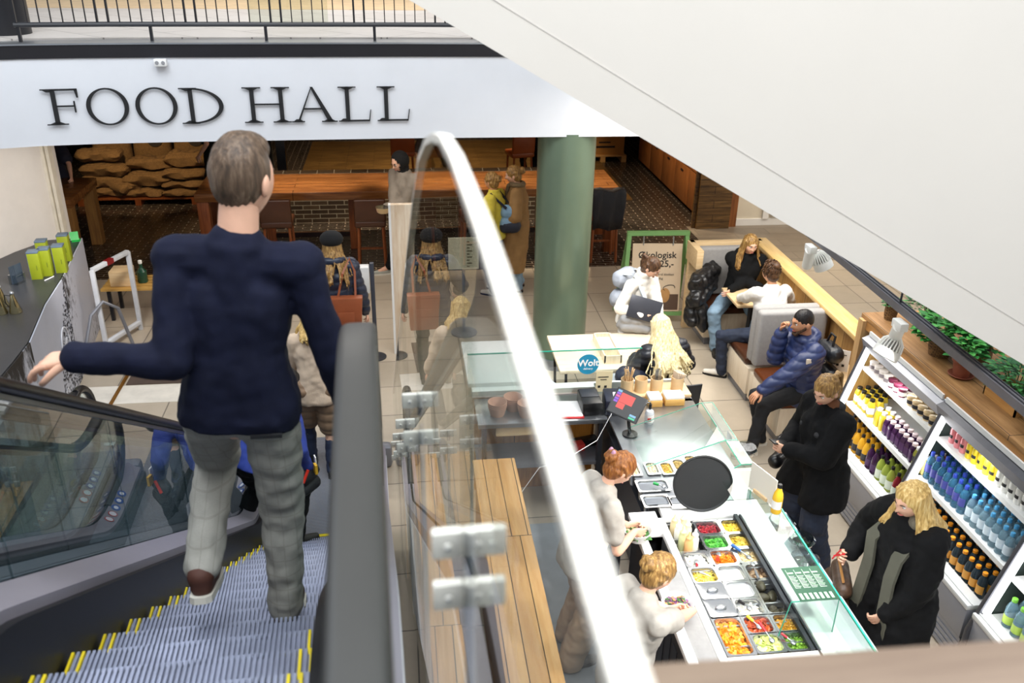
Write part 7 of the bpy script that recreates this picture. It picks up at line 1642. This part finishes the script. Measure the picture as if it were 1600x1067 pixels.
co, no, fs = remesh(m, .01, 2); B = MB(); B.add([tuple(c) for c in co], fs); B.build('scarf', check('scarf_check', '#7d6a4c', '#2a221c', '#4e3f2e'), J['T'], ang=80)
# 8 white fleece woman with laptop
FLC = mat('white_fleece', '#ece7dd', .95, var=.04, vs=20, bs=160, bstr=.35)
J = person('dark haired woman in white fleece with laptop under her arm, behind the cafe table', (2.38, 8.56, 0), -142, 1.60, True, lean=(17, 4), head=(12, -26, 0), hair=('ponytail', 'brown'), hands=((2.62, 8.2, .80), (2.40, 8.2, .96)), feet=((2.46, 8.6, 0), (2.29, 8.64, 0)), elbows=((.6, .5, -.2), (-.7, .3, -.3)), curl=(.2, .7),
    top=dict(name='fleece', mat=FLC, gap=.026, w=1.06, arm=.9, low=.06, collar=.055), bottom=dict(mat=mat('cream_trousers', '#d9d2c6', .85)), shoes=dict(mat=WSH))
T = thing('laptop', 'dark grey laptop held flat against the woman in white fleece', 'laptop', (2.40, 8.22, .95)); M = frame((2.42, 8.2, 1.03), (.95, -.25, -.22), (.1, .35, .9)); m = MB(); m.box((0, 0, 0), (.33, .23, .018), M=M); m.build('lid', mat('laptop_grey', '#3a3b42', .35, .3), T, bevel=.004)
blob('coat', 'light grey buttoned coat folded over the arm of the woman in white fleece', 'coat', [((2.24, 8.26, .90), (2.5, 8.22, .88), .05), ((2.24, 8.26, .82), (2.46, 8.22, .80), .055), ((2.24, 8.26, .92), (2.2, 8.3, .82), .04)], mat('grey_coat', '#8f9091', .85), (2.3, 8.3, .8), wr=.012)
b = J['ch'] - J['FS'] * .2 - Vector((0, 0, .06))
T = blob('backpack', 'pale grey backpack worn by the woman in white fleece', 'backpack', [(b + J['RS'] * -.07 - Vector((0, 0, .14)), b + J['RS'] * .07 - Vector((0, 0, .14)), .11), (b + J['RS'] * -.06 + Vector((0, 0, .08)), b + J['RS'] * .06 + Vector((0, 0, .08)), .1)], mat('pack_grey', '#9a9fa9', .6), tuple(b), wr=.01)
m = MB()
for s in (-1, 1): strap(m, [b + J['RS'] * s * .08 + Vector((0, 0, .15)), J['sh'][0 if s < 0 else 1] + Vector((0, 0, .085)) - J['RS'] * s * .05, J['ch'] + J['FS'] * .165 + J['RS'] * s * .1 + Vector((0, 0, .02))], .05, .014, J['FS'])
m.build('strap', mat('strap_blue', '#c3c9cf', .6), T)
# 9 seated blonde at the cafe table
J = person('woman with long platinum hair seated at the cafe table, back to the till', (2.42, 7.24, 0), 12, 1.68, True, lean=(10, -3), head=(10, -15, 0), hips=.56, seat=True, hair=('long', 'platinum', 130, .44, 3.), hands=((2.2, 7.62, .78), (2.52, 7.66, .78)), feet=((2.3, 7.68, 0), (2.52, 7.66, 0)),
    top=dict(mat=mat('black_puffer', '#1a1c24', .45, var=.1), gap=.034, w=1.08, puff=.08), bottom=dict(mat=BLK), shoes=dict(mat=BSH))
b = Vector((2.07, 7.3, .62))
T = blob('backpack', 'open navy backpack hanging beside the woman with platinum hair', 'backpack', [(b + Vector((-.07, 0, -.14)), b + Vector((.07, .02, -.14)), .11), (b + Vector((-.05, 0, .12)), b + Vector((.06, 0, .12)), .1)], mat('pack_midnight', '#1c2338', .65), tuple(b), wr=.016)
m = MB(); m.box(tuple(b + Vector((.02, -.115, .05))), (.03, .01, .24), ry=.15); m.build('pocket', INK, T, bevel=.004)
# 10 hoodie woman in far booth
J = person('blonde woman in black hoodie and light jeans on the far booth bench', (3.95, 9.55, 0), 172, 1.70, True, lean=(5, -4), head=(8, -10, 0), hips=.60, seat=True, hair=('long', 'dirty', 64, .30), hands=((3.75, 9.28, .76), (4.1, 9.25, .79)), feet=((4.0, 9.0, 0), (3.62, 9.2, 0)), knees=((0, -.8, .5), (-.8, -.7, .3)), toes=(180, 165),
    top=dict(name='hoodie', mat=mat('black_fleece', '#0a0b0d', .9, spec=.25), gap=.034, w=1.12, low=.0, hood=True), bottom=dict(mat=JEAN, gap=.016, wide=1.25), shoes=dict(mat=BSH, boot=.06))
blob('puffer_coat', 'black puffer coat draped over the end of the far booth bench', 'coat', [((3.42, 9.5, .78), (3.66, 9.75, .82), .12), ((3.4, 9.42, .6), (3.6, 9.66, .7), .12), ((3.36, 9.42, .35), (3.40, 9.5, .6), .09), ((3.5, 9.36, .28), (3.46, 9.4, .55), .07)], mat('coat_black_nylon', '#1b1a1b', .35, var=.12, bs=16, bstr=.8), (3.5, 9.55, .3), wr=.03)
# 11 white sweater, curly bun
J = person('person with curly brown bun and white sweater seated at the booth table', (3.88, 8.42, 0), 10, 1.70, True, lean=(8, 2), head=(14, -8, 0), hips=.60, seat=True, hair=('curly', 'auburn' if False else 'brown'), hands=((3.74, 8.96, .79), (4.06, 8.9, .78)), feet=((3.46, 8.62, 0), (3.98, 9.0, 0)), knees=((-.9, .6, .3), (0, 1, .3)), toes=(60, 0), elbows=((-.9, -.2, -.3), (.9, -.2, -.3)),
    skin='tan', top=dict(name='sweater', mat=mat('white_sweater', '#f0ece6', .9, var=.03, bs=120, bstr=.15), gap=.03, w=1.14, low=.03), bottom=dict(mat=DJEAN, gap=.016), shoes=dict(mat=WSH))
# 12 man in navy puffer
PUF2 = mat('blue_puffer', '#27335c', .42, var=.1, vs=4)
J = person('bearded man in navy puffer jacket seated sideways on the brown leather bench', (3.74, 7.22, 0), 92, 1.78, False, lean=(6, -4), head=(4, -4, 0), hips=.60, seat=True, hair=('crop', 'dark'), skin='tan', hands=((3.19, 6.98, .66), (3.49, 7.28, 1.16)), elbows=((.2, -.8, -.4), (.4, .3, -.9)), hand_d=((-.8, -.2, -.5), (.1, -.1, 1)), handn=((-.3, -.2, 1), (-.4, .8, 0)), curl=(.35, .9),
    feet=((3.2, 6.98, 0), (3.36, 7.16, 0)), toes=(100, 95), knees=((-1, -.1, .5), (-1, 0, .5)), top=dict(mat=PUF2, gap=.045, w=1.12, puff=.075, low=.05, hood=True, arm=.9), bottom=dict(mat=mat('black_jeans', '#15161a', .85)), shoes=dict(mat=mat('beige_sneaker', '#b3a488', .7), sole=WSOLE))
m = MB(); HMk = J['HM']
for s in (-1, 1):
    for q in range(7): m.ell(HMk @ Vector((s * (.072 - .009 * q), .02 + .0115 * q, -.03 - .0105 * q)), (.014, .016, .02), 10, 6)
m.ell(HMk @ Vector((0, .075, -.095)), (.034, .022, .022), 12, 8); m.build('beard', hairmat('beard_dark', '#2a1c14', '#4a3322', '#6a4a30'), J['T'])
m = MB(); m.box(tuple(J['sh'][0].lerp(J['el'][0], .3) + Vector((-.02, -.085, .02))), (.05, .012, .06)); m.build('badge', mat('badge_cream', '#cdbfae', .6), J['T'], bevel=.004)
T = blob('backpack', 'black leather backpack on the shoulders of the man in the navy puffer', 'backpack', [((3.99, 7.16, .72), (3.99, 7.34, .72), .1), ((3.99, 7.16, .95), (3.98, 7.32, .95), .09)], mat('pack_black_leather', '#1a1d24', .35, bs=30, bstr=.5), (3.99, 7.25, .65))
m = MB(); m.tube([(3.97, 7.18, 1.03), (3.99, 7.2, 1.12), (3.99, 7.28, 1.12), (3.97, 7.3, 1.03)], .012, 8); m.build('grab_handle', BSH, T)
# 13 black coat woman at the counter
J = person('woman with tied back blonde hair in black wool coat, looking down, phone in hand', (3.08, 5.42, 0), 100, 1.72, True, lean=(3, 0), head=(18, -22, 0), hair=('ponytail', 'dirty'), hands=((2.80, 5.42, 1.06), (2.84, 5.55, 1.03)), elbows=((.5, -.7, -.3), (.5, .7, -.3)), hand_d=((-.8, .3, .1), (-.8, -.2, .1)), curl=(.7, .6), feet=((3.12, 5.3, 0), (3.02, 5.52, 0)),
    top=dict(name='coat', mat=CHAR, gap=.045, w=1.16, hem=.66, flare=1.15, arm=1.15), bottom=dict(mat=DJEAN, gap=.02, wide=1.75, wrinkle=.012), shoes=dict(mat=BSH))
m = MB(); cap(m, J['nb'] - J['R'] * .03 + J['F'] * .0, J['ch'] + J['F'] * .095 - Vector((0, 0, .02)), .06, .045); m.build('brown_jumper', mat('rust_knit', '#6b4228', .9, bs=140, bstr=.3), J['T'])
m = MB()
for s in (-1, 1): cap(m, J['nb'] + J['R'] * s * .06 - J['F'] * .04, J['ch'] + J['F'] * .13 + J['R'] * s * .09, .035, .03)
cap(m, J['nb'] + J['R'] * .07 - J['F'] * .05, J['nb'] - J['R'] * .07 - J['F'] * .05, .035); co, no, fs = remesh(m, .01, 3); B = MB(); B.add([tuple(c) for c in co], fs); B.build('lapel', mat('grey_lapel', '#2c2c2e', .85), J['T'], ang=80)
T = thing('phone', 'black phone held by the woman in the black wool coat', 'phone', (2.76, 5.5, 1.08)); m = MB(); m.box((2.755, 5.49, 1.085), (.15, .075, .01), rz=.2, ry=.25); m.build('case', BLACKP, T, bevel=.003)
T = blob('tote_bag', 'black leather shoulder bag hanging behind the arm of the woman in the wool coat', 'bag', [((2.88, 5.72, .94), (3.05, 5.86, .94), .05), ((2.86, 5.72, .76), (3.05, 5.88, .76), .06)], BSH, (2.95, 5.8, .7))
m = MB(); strap(m, [(2.9, 5.74, 1.0), (3.0, 5.68, 1.3), (3.06, 5.62, 1.46), (3.1, 5.7, 1.3), (3.04, 5.86, 1.0)], .03, .006, (-.6, -.8, 0)); m.build('strap', BSH, T)
# 14 blonde in black draped coat
J = person('blonde woman in draped black coat holding red glasses by the water fridge', (2.98, 4.05, 0), 98, 1.72, True, lean=(3, 0), head=(6, -16, 0), hair=('long', 'blonde', 110, .26, 1.5), hands=((2.82, 3.9, .84), (2.74, 4.28, 1.0)), elbows=((.7, -.6, -.3), (.4, .9, -.3)), hand_d=((-.6, .2, -.6), (-.75, -.2, .2)), curl=(.5, .9),
    top=dict(name='coat', mat=mat('black_drape', '#08080a', .85, var=.1, spec=.25), gap=.05, w=1.2, hem=.42, flare=1.5, arm=1.2, wrinkle=.02), bottom=dict(mat=BLK), shoes=dict(mat=BSH))
m = MB()
for s, q in ((1, .02), (-1, .0)):
    strap(m, [J['nb'] + J['R'] * s * .08 - J['F'] * .03 + Vector((0, 0, .02)), J['ch'] + J['F'] * .17 + J['R'] * s * .12, J['wst'] + J['F'] * .185 + J['R'] * s * .10, J['pel'] + J['F'] * .2 + J['R'] * s * .12 - Vector((0, 0, .1)), J['pel'] + J['F'] * .2 + J['R'] * s * .15 - Vector((0, 0, .32))], .085, .02, J['F'])
m.build('coat_facing', mat('olive_lining', '#57564a', .8), J['T'], ang=80)
m = MB(); cap(m, J['nb'] - J['R'] * .06 + J['F'] * .03, J['nb'] + J['R'] * .08 - J['F'] * .06, .05); m.build('fur_collar', mat('fur_olive', '#6f685a', .95, bs=60, bstr=.9), J['T'])
T = thing('glasses', 'red rimmed glasses held folded by the blonde woman in the draped coat', 'glasses', (2.66, 4.26, 1.03)); m = MB(); m.tube([(2.65, 4.24, 1.07), (2.64, 4.26, 1.02), (2.63, 4.28, .97)], .005, 6); m.tube([(2.67, 4.22, 1.05), (2.63, 4.27, 1.0)], .006, 6); m.build('frame', mat('red_frame', '#c4202c', .35), T)
T = blob('handbag', 'brown patterned leather handbag hanging in front of the woman in the draped coat', 'bag', [((2.70, 4.2, .78), (2.78, 4.42, .78), .06), ((2.68, 4.2, .64), (2.78, 4.46, .64), .085)], mat('bag_brown', '#4a3526', .45, var=.25, vs=40), (2.74, 4.3, .55))
m = MB(); m.tube([(2.69, 4.2, .84), (2.67, 4.25, .95), (2.7, 4.35, .95), (2.76, 4.42, .84)], .009, 8); m.build('handle', mat('bag_handle', '#a8763f', .5), T)
# 15 staff with claw clip
J = person('staff member with auburn hair in grey T-shirt and beige trousers, filling a bowl', (1.08, 4.62, .01), -80, 1.66, True, lean=(15, 0), head=(0, -38, 0), hair=('bun', 'auburn'), hands=((1.40, 4.72, .99), (1.42, 4.60, 1.03)), elbows=((-.4, .7, -.4), (-.4, -.7, -.4)), hand_d=((.8, -.1, .0), (.8, .2, -.35)), curl=(.7, .6), feet=((1.08, 4.75, .01), (1.05, 4.5, .01)),
    top=dict(name='t_shirt', mat=GRT, gap=.026, w=1.12, low=.08, sleeve='short', arm=.8), bottom=dict(mat=BEI, gap=.03, wide=1.6), shoes=dict(mat=mat('grey_shoe', '#6f6a66', .7)))
m = MB(); 
for s in (-1, 1): m.ell(J['HL']((0 + s * .02, -.14, .045)), (.018, .014, .036), 12, 8)
m.build('hair_claw', mat('pink_claw', '#b98aa2', .4), J['T'])
T = thing('salad_bowl', 'white bowl of mixed salad being filled by the auburn haired staff member', 'bowl', (1.46, 4.66, .93))
MB().lathe([(.06, 0), (.095, .075), (.09, .075), (.058, .006)], (1.46, 4.66, .925), 26, cap=False).build('bowl', WHITE, T)
food('salad_mix', 1.46, 4.66, .2, .2, ['#3f7f2e', '#5a2440', '#cfc39a', '#2f6a28'], 'green and purple salad in the bowl of the auburn haired staff member', .985, .02, 130, 'leaf', base=True)
# 16 staff with low bun
J = person('staff member with low blonde bun in grey T-shirt, arm stretched over the counter', (1.13, 3.62, .01), -72, 1.62, True, lean=(10, 0), head=(4, -30, 0), hair=('bun', 'dirty'), hands=((1.46, 3.92, .98), (1.60, 3.86, 1.02)), elbows=((-.3, .7, -.5), (.75, -.75, .05)), hand_d=((.8, 0, .1), (-.1, .5, -.5)), curl=(.6, .8), feet=((1.1, 3.72, .01), (1.12, 3.48, .01)),
    top=dict(name='t_shirt', mat=GRT, gap=.024, w=1.08, low=.1, sleeve='short', arm=.8), bottom=dict(mat=BEI, gap=.03, wide=1.5), shoes=dict(mat=WSH))
T = thing('salad_bowl', 'white bowl with red cabbage salad held by the staff member with the low bun', 'bowl', (1.53, 3.97, .91))
MB().lathe([(.06, 0), (.095, .075), (.09, .075), (.058, .006)], (1.53, 3.98, .905), 26, cap=False).build('bowl', WHITE, T)
food('cabbage_mix', 1.53, 3.98, .2, .2, ['#7a3f7a', '#3a5f2a', '#c98a4a', '#5a2a50'], 'purple cabbage and grains in the bowl of the staff member with the low bun', .965, .02, 130, 'leaf', base=True)
# 17-20 people far behind the table, mostly cut off by the fascia
person('seated person in taupe coat on the tan stool behind the long table', (.72, 16.62, 0), 20, 1.75, True, lean=(10, 0), hips=.78, seat=True, hair=('long', 'brown', 30, .3), feet=((.6, 17.1, .25), (.85, 17.1, .25)), hands=((.28, 16.45, .72), (.95, 17.1, 1.05)), top=dict(name='coat', mat=mat('taupe_coat', '#5d5148', .85), gap=.04, hem=.5, w=1.15), bottom=dict(mat=BLK), shoes=dict(mat=BSH), extras=False, voxel=.016)
person('standing person in long black coat between the tan stools', (2.45, 16.7, 0), 10, 1.75, True, hair=('short', 'dark'), top=dict(name='coat', mat=BLK, gap=.05, hem=.62, flare=1.6, w=1.15), bottom=dict(mat=BLK), shoes=dict(mat=BSH), extras=False, voxel=.016)
person('figure in black with one bare forearm behind the sacks end of the table', (-3.05, 15.15, 0), 60, 1.78, False, hair=('short', 'dark'), hands=((-3.2, 14.8, 1.1), (-2.7, 15.3, 1.05)), top=dict(name='t_shirt', mat=BLK, gap=.03, sleeve='short', low=.1), bottom=dict(mat=BLK), shoes=dict(mat=BSH), extras=False, voxel=.016)
person('person in dark navy top leaning a forearm on the small wooden table', (-5.25, 14.3, 0), 175, 1.72, False, lean=(14, 0), hair=('short', 'dark'), hands=((-4.85, 13.75, 1.06), (-5.2, 13.7, 1.06)), top=dict(name='t_shirt', mat=mat('navy_tee', '#181a2c', .85), gap=.03, sleeve='short', arm=1.4), bottom=dict(mat=BLK), shoes=dict(mat=BSH), extras=False, voxel=.016)
# ------------------------------------------------------------------ light
w = bpy.data.worlds.new('world'); bpy.context.scene.world = w; w.use_nodes = True
bg = w.node_tree.nodes['Background']; bg.inputs[0].default_value = (.86, .92, 1, 1); bg.inputs[1].default_value = .5
area('skylight', (.8, 2.4, 9.2), (.8, 3.2, 0), 8, 1000, (.93, .97, 1.), 9)
area('skylight_left', (-3.2, 6, 7.5), (-2.6, 7.5, 0), 3, 120, (.85, .92, 1.), 3)
# hall downlights
for x, y, p in ((-1.6, 13.4, 60), (.7, 13.4, 60), (2.8, 13.2, 50)): spot('hall_downlight', (x, y, 2.6), (x, y + .4, 0), p * 4.5, 85, (1, .82, .58))
spot('sack_light', (-4.4, 14.6, 2.6), (-4.5, 16.3, .6), 170, 60, (1, .76, .45))
for x in (-.8, 1.9): spot('stool_light', (x, 17, 2.6), (x, 18.2, 0), 300, 90, (1, .78, .5))
spot('shelf_light', (3.4, 14.5, 2.6), (4.9, 15.2, .6), 260, 80, (1, .8, .55))
area('aisle_light', (6.6, 12.6, 2.5), (6.6, 13, 0), 2, 70, (1, .9, .76))
area('entrance_light', (-.8, 10.7, 2.58), (-.8, 10.7, 0), 3.5, 45, (1, .93, .84), 1.5)
# counter, fridge aisle and cafe lights
for i, (x, y) in enumerate(((2.65, 3.0), (2.7, 4.2), (2.75, 5.4))): spot('track_spot', (x, y, 2.5), (1.75, y + .5, .9), 145, 75, (1, .97, .93), .6, .06)
spot('counter_spot', (1.2, 2.6, 2.9), (1.9, 4.2, .9), 110, 70, (1, .98, .95), .7, .1)
area('booth_light', (3.6, 8.3, 3.3), (3.8, 8.5, .5), 2.2, 130, (1, .94, .84), 2.5)
spot('cafe_sun', (.2, 4.9, 6.8), (2.0, 8.0, .7), 1500, 16, (1, .98, .94), .25, .03)
spot('shop_light', (-2.9, 8.2, 2.5), (-4.3, 9.9, 1.2), 150, 70, (1, .95, .9), .6, .15)
area('upper_floor_fill', (-.5, 12.5, 6.3), (-.5, 11.5, 3.5), 4, 90, (1, .95, .9), 2)  # added fill that brightens the upper floor
area('flight_fill', (.6, -1.2, 6.6), (1.8, 3.5, 3.4), 3, 14, (1, .93, .86))  # added fill from the camera side, brightens the face of the sloping flight
sc = bpy.context.scene
sc.view_settings.view_transform = 'Standard'; sc.view_settings.look = 'None'; sc.view_settings.gamma = 1
sc.view_settings.use_curve_mapping = False; sc.view_settings.exposure = .25
sc.cycles.use_denoising = True; sc.cycles.max_bounces = 8; sc.cycles.transparent_max_bounces = 24
sc.cycles.sample_clamp_indirect = 6; sc.cycles.caustics_reflective = False; sc.cycles.caustics_refractive = False
sc.render.film_transparent = False
